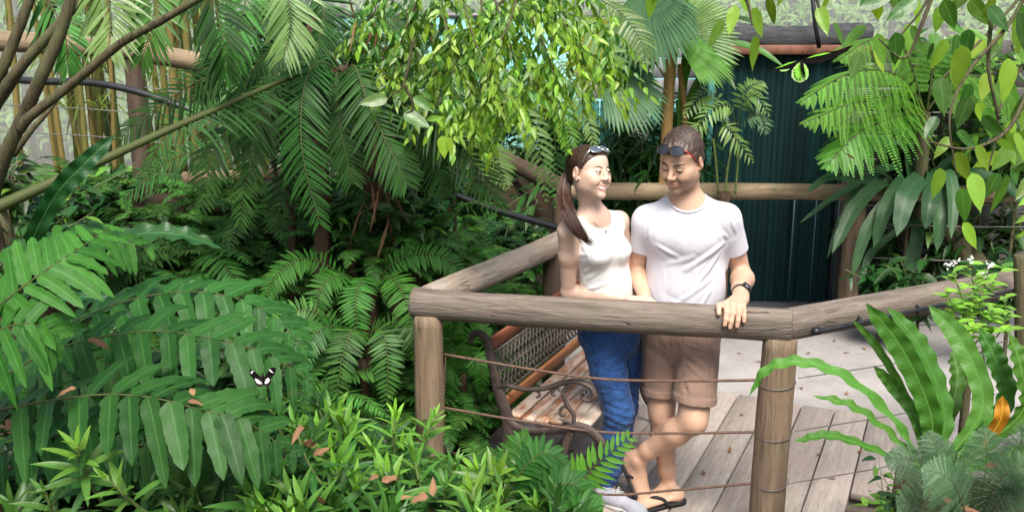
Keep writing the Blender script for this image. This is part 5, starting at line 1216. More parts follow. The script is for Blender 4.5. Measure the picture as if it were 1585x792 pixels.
LEAF['tree_fern'] = mat_leaf('tree_fern_leaf', (.060, .200, .020), (.135, .330, .040), .42, .42, .4, mid=.1, hue_var=.02, val_var=.15)
LEAF['feather'] = mat_leaf('feathery_fern_leaf', (.042, .100, .042), (.10, .185, .082), .55, .25, .4, mid=.1, hue_var=.012, val_var=.18)
LEAF['fig'] = mat_leaf('fig_leaf', (.018, .080, .010), (.060, .175, .022), .34, .38, .5, mid=.25, young=(.27, .46, .045), hue_var=.02, val_var=.25)
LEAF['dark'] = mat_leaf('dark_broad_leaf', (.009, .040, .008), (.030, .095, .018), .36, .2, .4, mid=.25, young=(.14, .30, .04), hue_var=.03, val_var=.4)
LEAF['strap'] = mat_leaf('strap_leaf', (.018, .062, .024), (.046, .118, .042), .42, .2, .32, veins=0, mid=.15, hue_var=.015, val_var=.25)
LEAF['lance'] = mat_leaf('lance_leaf', (.014, .066, .014), (.042, .130, .026), .40, .25, .45, mid=.40, young=(.21, .44, .045), hue_var=.02, val_var=.25, brown=.12)
LEAF['fan'] = mat_leaf('fan_palm_leaf', (.038, .105, .042), (.075, .165, .065), .45, .3, .4, mid=.2, hue_var=.01, val_var=.15)
LEAF['fan_yellow'] = mat_leaf('yellow_fan_leaf', (.30, .40, .03), (.46, .52, .06), .45, .5, .4, mid=.2, brown=.3)
LEAF['bamboo'] = mat_leaf('bamboo_leaf', (.10, .20, .03), (.24, .36, .06), .45, .45, .4, mid=.1)
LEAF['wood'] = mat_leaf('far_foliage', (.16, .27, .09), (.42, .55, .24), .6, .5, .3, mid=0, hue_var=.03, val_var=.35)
LEAF['dead'] = mat_leaf('dead_leaf', (.11, .055, .028), (.27, .15, .08), .7, .15, .2, mid=.1, hue_var=.02, val_var=.3)
LEAF['yellow'] = mat_leaf('yellowed_leaf', (.50, .24, .02), (.62, .40, .04), .5, .35, .4, mid=.2, brown=.45)
LEAF['flower'] = mat_plain('white_petal', (.78, .78, .76), .5, .3)
M['bark'] = mat_log('brown_bark', (.055, .045, .024), (.125, .105, .058), (.085, .085, .036), streak=34, green=.8, bump=.8)
M['fibre'] = mat_log('fibrous_trunk', (.045, .026, .015), (.12, .07, .04), (.08, .05, .03), streak=40, bump=1.0)
M['palm_trunk'] = mat_log('orange_palm_trunk', (.25, .14, .045), (.42, .27, .10), (.30, .22, .08), bump=.6)
k = NT('green_stalk'); o = k.coord('Object'); n = k.noise(o, 12, 4, .6); M['stalk'] = k.done(k.bsdf(k.mix(n, (.07, .11, .03), (.17, .22, .07)), .5, .4, k.bump(n, .2, .004)))
k = NT('bamboo_culm'); o = k.coord('Object'); r = k.attr()[0]; n = k.noise(k.coord('Object', (1, 1, .3)), 9, 4, .6)
M['culm'] = k.done(k.bsdf(k.mix(k.maprange(k.math('ADD', k.math('MULTIPLY', r, .75), k.math('MULTIPLY', n, .4)), .2, .9, 0, 1), (.060, .085, .016), (.19, .15, .045)), .4, .4))

def part(name, mb, mat, parent=None): return mb.obj(name, mat, parent)
def local(P, t): return [Vector(p) - t.location for p in P]

# ------------------------------------------------------------------ sword fern bank
SW = []
for q in range(7):
    mb = MB(); L = .58; e0, e1 = [(72, -35), (60, -55), (48, -40), (78, -60), (55, -20), (66, -70), (38, -50)][q]
    pinnate(mb, arc(L, e0, e1, 1.15, [.2, -.3, .1, -.1, .35, .05, -.2][q]), (0, 0, 1) if q != 3 else (.1, .1, 1), 34, .085, .0165, 6, 38, -6 - 4 * (q % 3), .16, rr=.0035, sag=.12, n=3, fold=.15)
    me = mb.mesh('frond_%d' % q); me.materials.append(LEAF['sword']); SW.append(me)
SWL = []
for q in range(3):
    mb = MB(); pinnate(mb, arc(.72, [70, 55, 62][q], [-30, -55, -15][q], 1.1, [.2, -.2, .1][q]), (0, 0, 1), 28, .125, .024, 6, 40, -8, .14, rr=.004, sag=.14, n=4, fold=.2, serr=.08)
    me = mb.mesh('broad_frond_%d' % q); me.materials.append(LEAF['sword']); SWL.append(me)

def fern(pos, n, scale, seed, name='sword_fern', label=None, group=None, meshes=None, mat=None, az0=None, azr=360, tilt=0):
    g = np.random.default_rng(seed); meshes = meshes or SW
    t = thing(name, label, 'fern', pos, 0, group)
    for q in range(n):
        me = meshes[int(g.integers(len(meshes)))]
        o = bpy.data.objects.new('frond', me); link(o, t)
        az = g.uniform(0, 360) if az0 is None else az0 + azr * (q / max(n - 1, 1) - .5) + g.uniform(-12, 12)
        if az0 is None: az = 360 * q / n + g.uniform(-25, 25)
        o.rotation_euler = (R(g.uniform(-12, 12)), R(-tilt + g.uniform(-14, 14)), R(az)); s_ = scale * g.uniform(.75, 1.15); o.scale = (s_, s_, s_)
        if mat: o.material_slots[0].link = 'OBJECT'; o.material_slots[0].material = mat
    return t
def gpos(x, y, dz=0.0): return Vector((x, y, float(ground_h(x, y)) + dz))

BANK_L = 'green sword fern in the dense fern bank left of the log railing'; BANK_G = 'sword ferns massed on the bank left of the railing'
g = np.random.default_rng(21); spots = []
for pxx, pyy, Y_ in [(400, 330, 6.0), (330, 300, 6.3), (260, 330, 6.1), (450, 380, 5.6), (380, 400, 5.5), (300, 390, 5.6), (230, 400, 5.5), (520, 390, 5.4), (580, 400, 5.3), (640, 400, 5.5), (700, 400, 5.7), (470, 450, 5.1), (400, 470, 5.0), (540, 450, 5.0), (600, 455, 4.95), (330, 450, 5.2), (430, 520, 4.7), (500, 510, 4.7), (570, 510, 4.65), (620, 520, 4.6), (460, 570, 4.4), (530, 570, 4.4), (590, 580, 4.35), (400, 560, 4.5), (560, 620, 4.15), (500, 630, 4.15), (610, 640, 4.1), (440, 640, 4.2), (700, 520, 4.75), (690, 575, 4.45), (735, 560, 4.6), (720, 470, 5.1), (640, 350, 6.0), (700, 360, 6.2), (560, 345, 5.8), (480, 330, 5.9), (190, 330, 6.2), (150, 400, 5.4), (220, 460, 5.0), (120, 470, 5.0), (780, 420, 5.9), (755, 385, 6.2), (380, 600, 4.3), (330, 520, 4.8), (260, 500, 4.9), (660, 455, 5.15), (650, 600, 4.25), (760, 640, 4.0), (700, 650, 4.0), (640, 560, 4.4), (60, 300, 6.6), (130, 290, 6.8), (200, 285, 6.9), (270, 285, 6.9), (340, 280, 6.7), (30, 350, 5.8), (90, 380, 5.4), (180, 370, 5.7), (300, 340, 6.0), (420, 300, 6.5), (760, 350, 6.7), (800, 370, 6.4), (740, 420, 5.6), (820, 400, 6.0), (700, 330, 6.8), (760, 470, 5.2)]:
    p = at(pxx, pyy, Y_); gz = float(ground_h(p.x, p.y)); spots.append(Vector((p.x, p.y, min(max(gz, p.z - .42), p.z - .12))))
for q, p in enumerate(spots):
    fern(p, 10 + q % 4, .74 + .28 * g.random(), 100 + q, label=BANK_L, group=BANK_G, meshes=SW if q % 5 else SWL)
g = np.random.default_rng(210)
for q in range(34):
    x_, y_ = g.uniform(120, 830), g.uniform(300, 620)
    if x_ > 640 and y_ > 420: y_ = g.uniform(330, 420)
    Y_ = np.interp(y_, [300, 400, 500, 620], [6.5, 5.6, 4.85, 4.2]); p = at(x_, y_, Y_); gz = float(ground_h(p.x, p.y))
    fern(Vector((p.x, p.y, min(max(gz, p.z - .42), p.z - .10))), 11, .62 + .3 * g.random(), 500 + q, label=BANK_L, group=BANK_G, meshes=SW if q % 4 else SWL)
for q, (pxx, pyy, Y_) in enumerate([(600, 340, 5.2), (640, 370, 5.1), (570, 380, 5.0), (680, 350, 5.3), (610, 410, 4.9), (720, 385, 5.4), (540, 350, 5.2), (650, 320, 5.5), (500, 360, 5.3), (700, 420, 5.2)]):
    fern(at(pxx, pyy + 20, Y_), 11, .62, 600 + q, label=BANK_L, group=BANK_G)
# two ferns whose fronds face the viewer, bright in front of the dark bank
for q, (pts, Y_) in enumerate([(((560, 395, 5.0), (520, 420, 4.8), (505, 500, 4.6)), 0)]): pass
t = thing('sword_fern', 'bright sword fern spreading flat fronds left of the corner post', 'fern', at(560, 440, 4.75))
for pts in [((560, 440, 4.8), (530, 425, 4.6), (495, 450, 4.5), (488, 520, 4.45)), ((565, 440, 4.8), (560, 430, 4.6), (550, 470, 4.45), (560, 545, 4.4)), ((570, 440, 4.8), (605, 430, 4.6), (630, 470, 4.45), (640, 540, 4.4)), ((560, 445, 4.8), (480, 400, 4.7), (430, 425, 4.6), (405, 480, 4.55)), ((570, 440, 4.8), (630, 395, 4.8), (690, 400, 4.8), (730, 440, 4.75))]:
    mb = MB(); pinnate(mb, [p - t.location for p in px(*pts)], (0, -.6, .8), 32, .105, .019, 4, 34, -4, .12, rr=.004, sag=.1, n=3); part('frond', mb, LEAF['giant_lit'], t)

t = thing('sword_fern', 'bright sword fern with fronds hanging straight down at the left of the corner post', 'fern', at(560, 560, 4.45))
for pts in [((540, 520, 4.5), (505, 505, 4.4), (470, 540, 4.3), (455, 610, 4.25)), ((560, 520, 4.5), (545, 510, 4.35), (528, 560, 4.25), (520, 640, 4.2)), ((565, 520, 4.5), (590, 510, 4.4), (600, 560, 4.3), (598, 640, 4.25)), ((570, 530, 4.5), (615, 500, 4.45), (640, 520, 4.4), (650, 570, 4.4)), ((545, 530, 4.5), (480, 480, 4.45), (425, 500, 4.4), (395, 550, 4.35))]:
    mb = MB(); pinnate(mb, [p - t.location for p in px(*pts)], (0, -.7, .7), 30, .10, .018, 4, 34, -4, .12, rr=.004, sag=.1, n=3); part('frond', mb, LEAF['sword'], t)
t = thing('sword_fern', 'sword fern with small pale fronds between the corner post and the bench end', 'fern', at(715, 580, 4.7))
for pts in [((720, 600, 4.7), (705, 550, 4.65), (700, 520, 4.6), (712, 490, 4.6)), ((720, 600, 4.7), (735, 550, 4.65), (745, 570, 4.6), (742, 610, 4.6)), ((718, 600, 4.7), (700, 570, 4.6), (692, 590, 4.55), (694, 640, 4.55)), ((720, 600, 4.7), (725, 530, 4.7), (740, 505, 4.7), (760, 520, 4.7))]:
    mb = MB(); pinnate(mb, [p - t.location for p in px(*pts)], (0, -.7, .7), 26, .085, .017, 4, 34, -4, .12, rr=.003, sag=.1, n=3); part('frond', mb, LEAF['giant_lit'], t)

# ------------------------------------------------------------------ giant fern in the left foreground
def frond_thing(name, label, cat, specs, group=None):
    """specs: (points, kwargs of pinnate, material)"""
    t = thing(name, label, cat, at(*specs[0][0][0]), 0, group)
    for pts, kw, m_ in specs:
        mb = MB(); pinnate(mb, [p - t.location for p in px(*pts)], **kw); part('frond', mb, m_, t)
    return t
GF = dict(up=(0, -.55, .83), npair=15, lp=.185, wp=.054, a0=14, a1=40, dih=-8, t0=.02, rr=.0042, sag=.30, prof='big', n=14, fold=.16, serr=.045, wave=.05, jit=.1, cols=5, plen=[.8, .95, 1, .95, .7, .25])
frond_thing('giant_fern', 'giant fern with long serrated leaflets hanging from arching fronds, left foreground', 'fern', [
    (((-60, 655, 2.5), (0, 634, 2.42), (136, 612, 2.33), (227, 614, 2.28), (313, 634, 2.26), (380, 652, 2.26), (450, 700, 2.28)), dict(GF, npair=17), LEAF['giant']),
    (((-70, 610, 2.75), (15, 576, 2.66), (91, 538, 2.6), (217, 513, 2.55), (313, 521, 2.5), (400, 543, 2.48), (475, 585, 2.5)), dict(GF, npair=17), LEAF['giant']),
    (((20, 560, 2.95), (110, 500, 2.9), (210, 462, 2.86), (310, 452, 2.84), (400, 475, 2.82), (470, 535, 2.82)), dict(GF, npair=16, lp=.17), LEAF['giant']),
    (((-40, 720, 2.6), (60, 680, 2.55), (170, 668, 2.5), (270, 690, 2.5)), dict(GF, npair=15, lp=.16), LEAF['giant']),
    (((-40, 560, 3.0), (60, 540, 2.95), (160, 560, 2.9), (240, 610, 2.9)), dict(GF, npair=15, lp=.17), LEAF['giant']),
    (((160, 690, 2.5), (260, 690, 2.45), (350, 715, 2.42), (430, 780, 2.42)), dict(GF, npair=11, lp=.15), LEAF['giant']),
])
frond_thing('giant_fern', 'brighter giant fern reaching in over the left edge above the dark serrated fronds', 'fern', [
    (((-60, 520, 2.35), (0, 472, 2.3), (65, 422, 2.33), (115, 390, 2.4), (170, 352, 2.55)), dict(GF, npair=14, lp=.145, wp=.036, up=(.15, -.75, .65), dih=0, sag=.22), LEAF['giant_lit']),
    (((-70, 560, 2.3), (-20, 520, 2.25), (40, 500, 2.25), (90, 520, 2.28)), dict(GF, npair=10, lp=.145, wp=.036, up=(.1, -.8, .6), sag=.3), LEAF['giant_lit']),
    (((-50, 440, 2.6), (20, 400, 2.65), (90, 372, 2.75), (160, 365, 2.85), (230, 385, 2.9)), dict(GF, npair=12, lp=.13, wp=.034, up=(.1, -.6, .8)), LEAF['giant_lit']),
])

# ------------------------------------------------------------------ strap leaves of nest ferns
def strap(mb, pts, w, up=(0, -.5, .85), wave=.16, wk=7, n=44, prof='strap', fold=.25, curl=0., young=0., t_tw=0.):
    P = spline(np.asarray([list(p) for p in pts], float), n + 1); T = nrm(np.gradient(P, axis=0)); S = nrm(np.cross(T, np.broadcast_to(np.asarray(up, float), T.shape))); N_ = np.cross(S, T)
    t = np.linspace(0, 1, n + 1); pf = prof_fn(prof, t); c = np.linspace(-1, 1, 7); ph = rng.uniform(0, 6.28, 2)
    w1 = np.sin(2 * np.pi * wk * t + ph[0] + .8 * np.sin(9 * t)); w2 = np.sin(2 * np.pi * wk * 1.06 * t + ph[1])
    off = np.where(c[None] > 0, w1[:, None], w2[:, None]) * np.abs(c)[None] ** 1.1 * wave * w
    V = P[:, None] + S[:, None] * (w / 2 * pf[:, None] * c[None] * math.cos(fold))[..., None] + N_[:, None] * (w / 2 * pf[:, None] * (np.abs(c)[None] * math.sin(fold) - curl * c[None] ** 2) + off * np.minimum(1, pf * 1.4)[:, None])[..., None]
    A = np.zeros((n + 1, 7, 4)); A[..., 0] = rng.random(); A[..., 1] = (c + 1)[None] / 2; A[..., 2] = t[:, None]; A[..., 3] = young
    i = np.arange(n)[:, None] * 7; j = np.arange(6)[None]; mb.add(V.reshape(-1, 3), np.stack([i + j, i + j + 1, i + 8 + j, i + 7 + j], -1).reshape(-1, 4), None, A.reshape(-1, 4))
    V, Q, Tt, A = tube_arr(P - N_ * .001, np.linspace(.0045, .001, n + 1) * min(1, w / .05), 5, .5); A[:, 1] = .5; mb.add(V, Q, Tt, A); return mb
def strap_thing(name, label, cat, base, specs, mat, group=None, part_name='frond'):
    t = thing(name, label, cat, base, 0, group)
    for s_ in specs:
        pts, w, kw = s_[0], s_[1], (s_[2] if len(s_) > 2 else {}); m_ = kw.pop('mat', mat); lab = kw.pop('label', None)
        mb = MB(); strap(mb, [p - t.location for p in px(*pts)], w, **kw); o = part(part_name, mb, m_, t)
        if lab: o['label'] = lab
    return t
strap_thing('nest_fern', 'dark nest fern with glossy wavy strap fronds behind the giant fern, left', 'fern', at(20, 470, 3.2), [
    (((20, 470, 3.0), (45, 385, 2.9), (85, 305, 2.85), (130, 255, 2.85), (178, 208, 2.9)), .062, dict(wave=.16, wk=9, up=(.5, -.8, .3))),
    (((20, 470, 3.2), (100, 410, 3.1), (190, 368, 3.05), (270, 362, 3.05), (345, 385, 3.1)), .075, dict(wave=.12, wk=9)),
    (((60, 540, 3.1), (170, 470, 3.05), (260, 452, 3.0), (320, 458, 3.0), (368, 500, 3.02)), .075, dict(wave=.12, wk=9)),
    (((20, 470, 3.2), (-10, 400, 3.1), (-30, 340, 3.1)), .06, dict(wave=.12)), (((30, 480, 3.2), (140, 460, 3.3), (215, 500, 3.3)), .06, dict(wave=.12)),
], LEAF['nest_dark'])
strap_thing('nest_fern', 'large bright nest fern with wavy upright fronds below the log rail, right', 'fern', at(1438, 725, 3.35), [
    (((1440, 725, 3.4), (1440, 640, 3.4), (1396, 540, 3.45), (1340, 468, 3.5)), .092, dict(wave=.13, wk=9, up=(-.5, -.85, .2))),
    (((1445, 725, 3.4), (1462, 640, 3.45), (1425, 540, 3.5), (1373, 474, 3.55)), .082, dict(wave=.11, wk=9, up=(.3, -.9, .2))),
    (((1455, 725, 3.4), (1520, 630, 3.45), (1488, 530, 3.55), (1437, 472, 3.65)), .088, dict(wave=.11, wk=9, up=(-.2, -.9, .25))),
    (((1460, 728, 3.4), (1552, 625, 3.45), (1542, 560, 3.5), (1515, 506, 3.55)), .082, dict(wave=.13, wk=9, up=(.0, -.95, .2))),
    (((1465, 730, 3.4), (1580, 640, 3.4), (1580, 570, 3.4), (1562, 515, 3.45)), .082, dict(wave=.13, wk=9, up=(.2, -.95, .2))),
    (((1425, 728, 3.35), (1392, 660, 3.3), (1316, 588, 3.28), (1245, 561, 3.3), (1190, 570, 3.32), (1160, 612, 3.34)), .046, dict(wave=.22, wk=9, up=(-.2, -.6, .8))),
    (((1425, 728, 3.35), (1397, 690, 3.3), (1326, 632, 3.25), (1258, 612, 3.25)), .042, dict(wave=.20, wk=7, up=(-.2, -.5, .85))),
    (((1425, 730, 3.35), (1380, 708, 3.25), (1290, 675, 3.2), (1228, 683, 3.2)), .046, dict(wave=.11, wk=9, up=(-.1, -.4, .9))),
    (((1435, 725, 3.4), (1420, 650, 3.45), (1385, 600, 3.5), (1352, 565, 3.5)), .055, dict(wave=.13, wk=9, up=(-.5, -.8, .3), young=0)),
    (((1435, 725, 3.4), (1405, 620, 3.5), (1360, 540, 3.55), (1318, 492, 3.6)), .035, dict(wave=.11, wk=9, up=(-.6, -.7, .3))),
    (((1470, 728, 3.45), (1600, 690, 3.4), (1660, 600, 3.4)), .082, dict(up=(.3, -.9, .3))), (((1440, 728, 3.5), (1480, 600, 3.7), (1475, 540, 3.8)), .07, dict(up=(0, -.9, .3))),
    (((1520, 690, 3.2), (1548, 650, 3.15), (1552, 612, 3.15)), .05, dict(up=(-.4, -.8, .2), wave=.2, wk=2, mat=LEAF['yellow'], label='withered yellow and brown frond')),
], LEAF['nest'])

# ------------------------------------------------------------------ feathery fern, bottom right
t = thing('feathery_fern', 'grey-green feathery fern with lacy fronds below the nest fern, bottom right', 'fern', at(1500, 830, 2.75))
for pts in [((1500, 830, 2.75), (1470, 760, 2.7), (1420, 715, 2.7), (1372, 708, 2.72)), ((1500, 830, 2.75), (1480, 760, 2.7), (1455, 710, 2.7), (1440, 668, 2.74)), ((1505, 830, 2.75), (1520, 760, 2.68), (1528, 705, 2.68), (1522, 662, 2.7)), ((1510, 830, 2.7), (1555, 760, 2.6), (1590, 700, 2.58), (1610, 640, 2.6)), ((1500, 835, 2.7), (1440, 790, 2.6), (1390, 775, 2.58)), ((1510, 835, 2.7), (1560, 800, 2.55), (1620, 770, 2.5)), ((1510, 830, 2.75), (1530, 770, 2.6), (1560, 730, 2.55), (1600, 715, 2.52)), ((1505, 840, 2.65), (1490, 780, 2.52), (1470, 740, 2.5), (1430, 725, 2.52))]:
    mb = MB(); bipinnate(mb, [p - t.location for p in px(*pts)], (0, -.7, .7), 22, .115, 15, .020, .0042, 8, 40, -4, .10, .25, .0028); part('frond', mb, LEAF['feather'], t)

# ------------------------------------------------------------------ bank of arching tree-fern fronds in the centre
PF = dict(up=(0, -.75, .6), npair=58, lp=.175, wp=.0155, a0=20, a1=50, dih=-10, t0=.10, rr=.006, sag=.12, prof='fern', n=5, fold=.25, plen=[.6, .9, 1, .95, .7, .35])
frond_thing('tree_fern', 'dark tree fern with long drooping feather fronds in the middle of the planting', 'fern', [
    (((528, 110, 4.8), (492, 98, 4.65), (470, 140, 4.5), (468, 235, 4.42), (495, 345, 4.4)), dict(PF), LEAF['palm']),
    (((535, 110, 4.8), (550, 105, 4.65), (572, 165, 4.5), (608, 240, 4.42), (630, 285, 4.4)), dict(PF), LEAF['palm']),
    (((540, 120, 4.9), (600, 130, 4.75), (655, 200, 4.65), (690, 300, 4.6)), dict(PF, lp=.19), LEAF['palm']),
    (((520, 105, 4.9), (420, 95, 4.9), (320, 120, 4.9), (240, 170, 4.85), (190, 212, 4.8)), dict(PF, lp=.19, npair=38), LEAF['palm']),
    (((525, 105, 4.9), (440, 130, 4.7), (400, 190, 4.6), (385, 270, 4.55)), dict(PF, lp=.17), LEAF['palm']),
    (((535, 110, 5.0), (610, 90, 5.1), (680, 120, 5.1), (740, 190, 5.05)), dict(PF, lp=.17), LEAF['palm']),
    (((530, 105, 5.0), (480, 50, 5.1), (430, 20, 5.1), (380, 30, 5.05)), dict(PF, lp=.2), LEAF['palm']),
    (((535, 105, 5.0), (560, 50, 5.2), (610, 30, 5.3), (660, 70, 5.3)), dict(PF, lp=.2), LEAF['palm']),
    (((530, 115, 4.85), (520, 120, 4.7), (525, 190, 4.6), (545, 280, 4.55)), dict(PF, lp=.2), LEAF['palm']),
    (((540, 120, 4.85), (640, 170, 4.5), (720, 230, 4.35), (770, 320, 4.3)), dict(PF, lp=.17, npair=32), LEAF['palm']),
])
tk = log('trunk', at(600, 440, 5.3), at(532, 110, 4.95), .10, .07, M['fibre'], bpy.data.objects['tree_fern'], 91, bow=.02)
ft = MB(); g = np.random.default_rng(8)
for _ in range(90):
    p = at(*( [590, 150] + np.array([22, 90]) * g.standard_normal(2)), 4.95 + .12 * g.standard_normal()); d = np.array([.4 * g.standard_normal(), -.3 + .3 * g.standard_normal(), -1])
    leaves(ft, npv(p) - npv(bpy.data.objects['tree_fern'].location), d, (g.standard_normal(), -1, 0), g.uniform(.12, .3), g.uniform(.006, .02), 4, 'lance', .1)
part('old_frond', ft, LEAF['dead'], bpy.data.objects['tree_fern'])['label'] = 'dry brown hanging remains of old fronds'

frond_thing('palm', 'dark feather palm arching its fronds over the upper left rail and bamboo', 'palm', [
    (((480, 30, 5.1), (420, 30, 5.0), (350, 75, 4.95), (310, 150, 4.9)), dict(PF, lp=.2), LEAF['palm']),
    (((480, 60, 5.0), (430, 70, 4.9), (385, 120, 4.85), (365, 200, 4.8)), dict(PF, lp=.2), LEAF['palm']),
    (((480, -20, 5.2), (500, 10, 5.1), (490, 70, 5.05), (450, 130, 5.0)), dict(PF, lp=.2), LEAF['palm'])])
frond_thing('tree_fern', 'mid-green fern with arching fronds between the green stalk and the fern bank, left', 'fern', [
    (((440, 215, 5.3), (390, 185, 5.15), (335, 225, 5.0), (312, 318, 4.95)), dict(PF, lp=.17, wp=.026, npair=26), LEAF['sword']), (((440, 215, 5.3), (350, 170, 5.3), (270, 195, 5.25), (225, 265, 5.2)), dict(PF, lp=.16, npair=34), LEAF['sword']), (((440, 215, 5.3), (420, 190, 5.1), (385, 250, 5.0), (372, 345, 4.95)), dict(PF, lp=.15, npair=34), LEAF['sword']),
    (((440, 215, 5.3), (460, 195, 5.2), (445, 270, 5.05), (425, 350, 5.0)), dict(PF, lp=.15, npair=34), LEAF['palm']), (((440, 215, 5.4), (330, 230, 5.5), (260, 250, 5.5), (190, 310, 5.45)), dict(PF, lp=.16, npair=34), LEAF['sword']), (((440, 215, 5.3), (520, 190, 5.2), (560, 250, 5.1), (565, 340, 5.0)), dict(PF, lp=.15, npair=34), LEAF['sword']), (((440, 215, 5.4), (400, 140, 5.5), (350, 130, 5.5), (300, 170, 5.5)), dict(PF, lp=.15, npair=34), LEAF['sword'])])
# palm stalk crossing on the left, its leaflets dark
frond_thing('palm', 'palm with a long bare green stalk rising diagonally across the ferns, left', 'palm', [
    (((-20, 328, 3.6), (60, 292, 3.75), (150, 252, 3.9), (250, 206, 4.1), (345, 165, 4.3), (440, 124, 4.55), (500, 105, 4.7)), dict(PF, up=(0, -.3, .95), t0=.55, lp=.20, npair=30, rr=.026, sag=.35, dih=-20), LEAF['palm']),
])

# ------------------------------------------------------------------ left tree with bent brown stems
t = thing('tree', 'small tree with several bent brown stems crossing at the left edge', 'tree', at(-5, 330, 4.2))
for pts, r0, r1 in [(((-20, 330, 4.3), (6, 246, 4.2), (38, 177, 4.15), (63, 120, 4.1), (95, 47, 4.1), (118, -30, 4.1)), .038, .026), (((-25, 200, 4.4), (0, 150, 4.35), (32, 104, 4.3), (91, 38, 4.3), (140, -15, 4.3)), .034, .022), (((-25, 190, 4.6), (0, 117, 4.5), (19, 70, 4.5), (50, -10, 4.5)), .034, .026), (((32, 200, 4.15), (47, 180, 4.12), (104, 136, 4.1), (139, 107, 4.05), (189, 66, 4.0), (250, 32, 3.95), (330, -15, 3.9)), .026, .017), (((-10, 170, 4.4), (30, 110, 4.5), (60, 60, 4.6), (95, -20, 4.6)), .028, .02), (((20, 240, 4.3), (50, 200, 4.3), (80, 165, 4.35), (100, 130, 4.4)), .018, .010)]:
    P = spline([p - t.location for p in px(*pts)], 40); mb = MB(); mb.add(*tube_arr(P, np.linspace(r0, r1, 40) * .85, 12, wob=.035)); part('stem', mb, M['bark'], t)

# hanging palm fronds at the top left, yellow-green against the light
UF = dict(up=(0, -.9, .3), npair=24, lp=.26, wp=.022, a0=25, a1=60, dih=-5, t0=.05, rr=.005, sag=.2, prof='lance', n=4, fold=.2, plen=[.7, 1, 1, .9, .7, .45])
frond_thing('palm', 'feather palm hanging yellow-green fronds over the top left rail', 'palm', [
    (((150, -60, 4.3), (165, -10, 4.2), (172, 30, 4.15), (168, 75, 4.1)), dict(UF, lp=.20, npair=18), LEAF['palm_lit']), (((60, -60, 4.6), (75, 0, 4.55), (100, 50, 4.5), (105, 105, 4.5)), dict(UF, lp=.17, npair=22), LEAF['sword']), (((235, -60, 4.6), (240, -10, 4.55), (235, 40, 4.5), (220, 90, 4.5)), dict(UF, lp=.18, npair=22), LEAF['sword']), (((385, -60, 4.8), (380, 0, 4.75), (365, 60, 4.7), (350, 110, 4.7)), dict(UF, lp=.17, npair=22), LEAF['sword']), (((300, -60, 4.3), (330, 0, 4.25), (345, 60, 4.2), (350, 110, 4.2)), dict(UF, lp=.19), LEAF['palm']),
    (((430, -70, 4.6), (445, -10, 4.5), (450, 40, 4.45), (440, 85, 4.4)), dict(UF, lp=.18), LEAF['palm_lit'])])

# ------------------------------------------------------------------ bamboo behind the top-left rail
for cl, (cx_, cnt, lab) in enumerate([(150, 18, 'clump of yellow-green bamboo left of the dark rail post'), (265, 16, 'clump of yellow-green bamboo right of the dark rail post, behind the log'), (365, 9, 'thin bamboo clump in front of the pale netting, right of the other bamboo')]):
    g = np.random.default_rng(60 + cl); b0 = at(cx_, 262, 8.0); t = thing('bamboo', lab, 'bamboo', b0); fo = MB()
    for q in range(cnt):
        x0 = at(cx_ + 48 * g.standard_normal(), 268, 7.6 + 1.0 * g.random()) - b0; tip = x0 + Vector((.12 * g.standard_normal(), .1 * g.standard_normal(), 3.2)); P = spline([x0, x0.lerp(tip, .4) + Vector((.03 * g.standard_normal(), 0, 0)), tip], 34); r_ = g.uniform(.013, .030)
        rad = r_ * (1 + .16 * (np.arange(34) % 5 == 0)); V, Q, T, A = tube_arr(P, rad, 8, g.random()); mb = MB().add(V, Q, T, A); part('culm', mb, M['culm'], t)
        for _ in range(20):
            c_ = P[int(g.integers(8, 34))]; d = np.array([g.standard_normal(), g.standard_normal() * .6, -.5 + .4 * g.standard_normal()]); leaves(fo, c_, d, (0, -.3, 1), g.uniform(.12, .26), .022, 4, 'lance', 0, .3, .2)
    part('foliage', fo, LEAF['bamboo'], t)

# ------------------------------------------------------------------ generic leafy shrubs
def shrub(name, label, cat, base, top, spread, nst, nleaf, Lr, Wr, mat, seed, prof='ovate', group=None, hang=.5, young=.1, stem_r=.006, n=5, stem_mat=None, fold=.25, leaf_from=.25):
    g = np.random.default_rng(seed); base = Vector(base); top = Vector(top); t = thing(name, label, cat, base, 0, group); st = MB(); fo = MB(); H = top - base
    B, D, N_, L, W, Yg = [], [], [], [], [], []
    for q in range(nst):
        e = H + Vector((spread * g.standard_normal(), spread * g.standard_normal(), spread * .5 * g.standard_normal())); m_ = H * .5 + Vector((spread * .3 * g.standard_normal(), spread * .3 * g.standard_normal(), 0)); P = spline([(0, 0, 0), m_, e], 16)
        st.add(*tube_arr(P, np.linspace(stem_r, stem_r * .4, 16), 5, g.random()))
        for _ in range(nleaf):
            s_ = g.uniform(leaf_from, 1.0); c_ = P[int(s_ * 15)]; az = g.uniform(0, 6.283); d = np.array([math.cos(az), math.sin(az), g.normal(-hang + .5, .4)]); B.append(c_ + .02 * g.standard_normal(3)); D.append(d); N_.append([.3 * g.standard_normal(), .3 * g.standard_normal() - .25, 1]); L.append(g.uniform(*Lr)); W.append(L[-1] * g.uniform(*Wr)); Yg.append(float(g.random() < young) * g.uniform(.5, 1))
    leaves(fo, B, D, N_, L, W, n, prof, 0.05, g.uniform(.05, .35, len(B)), fold, .03, 2, young=Yg); part('stem', st, stem_mat or M['stalk'], t); part('foliage', fo, mat, t); return t

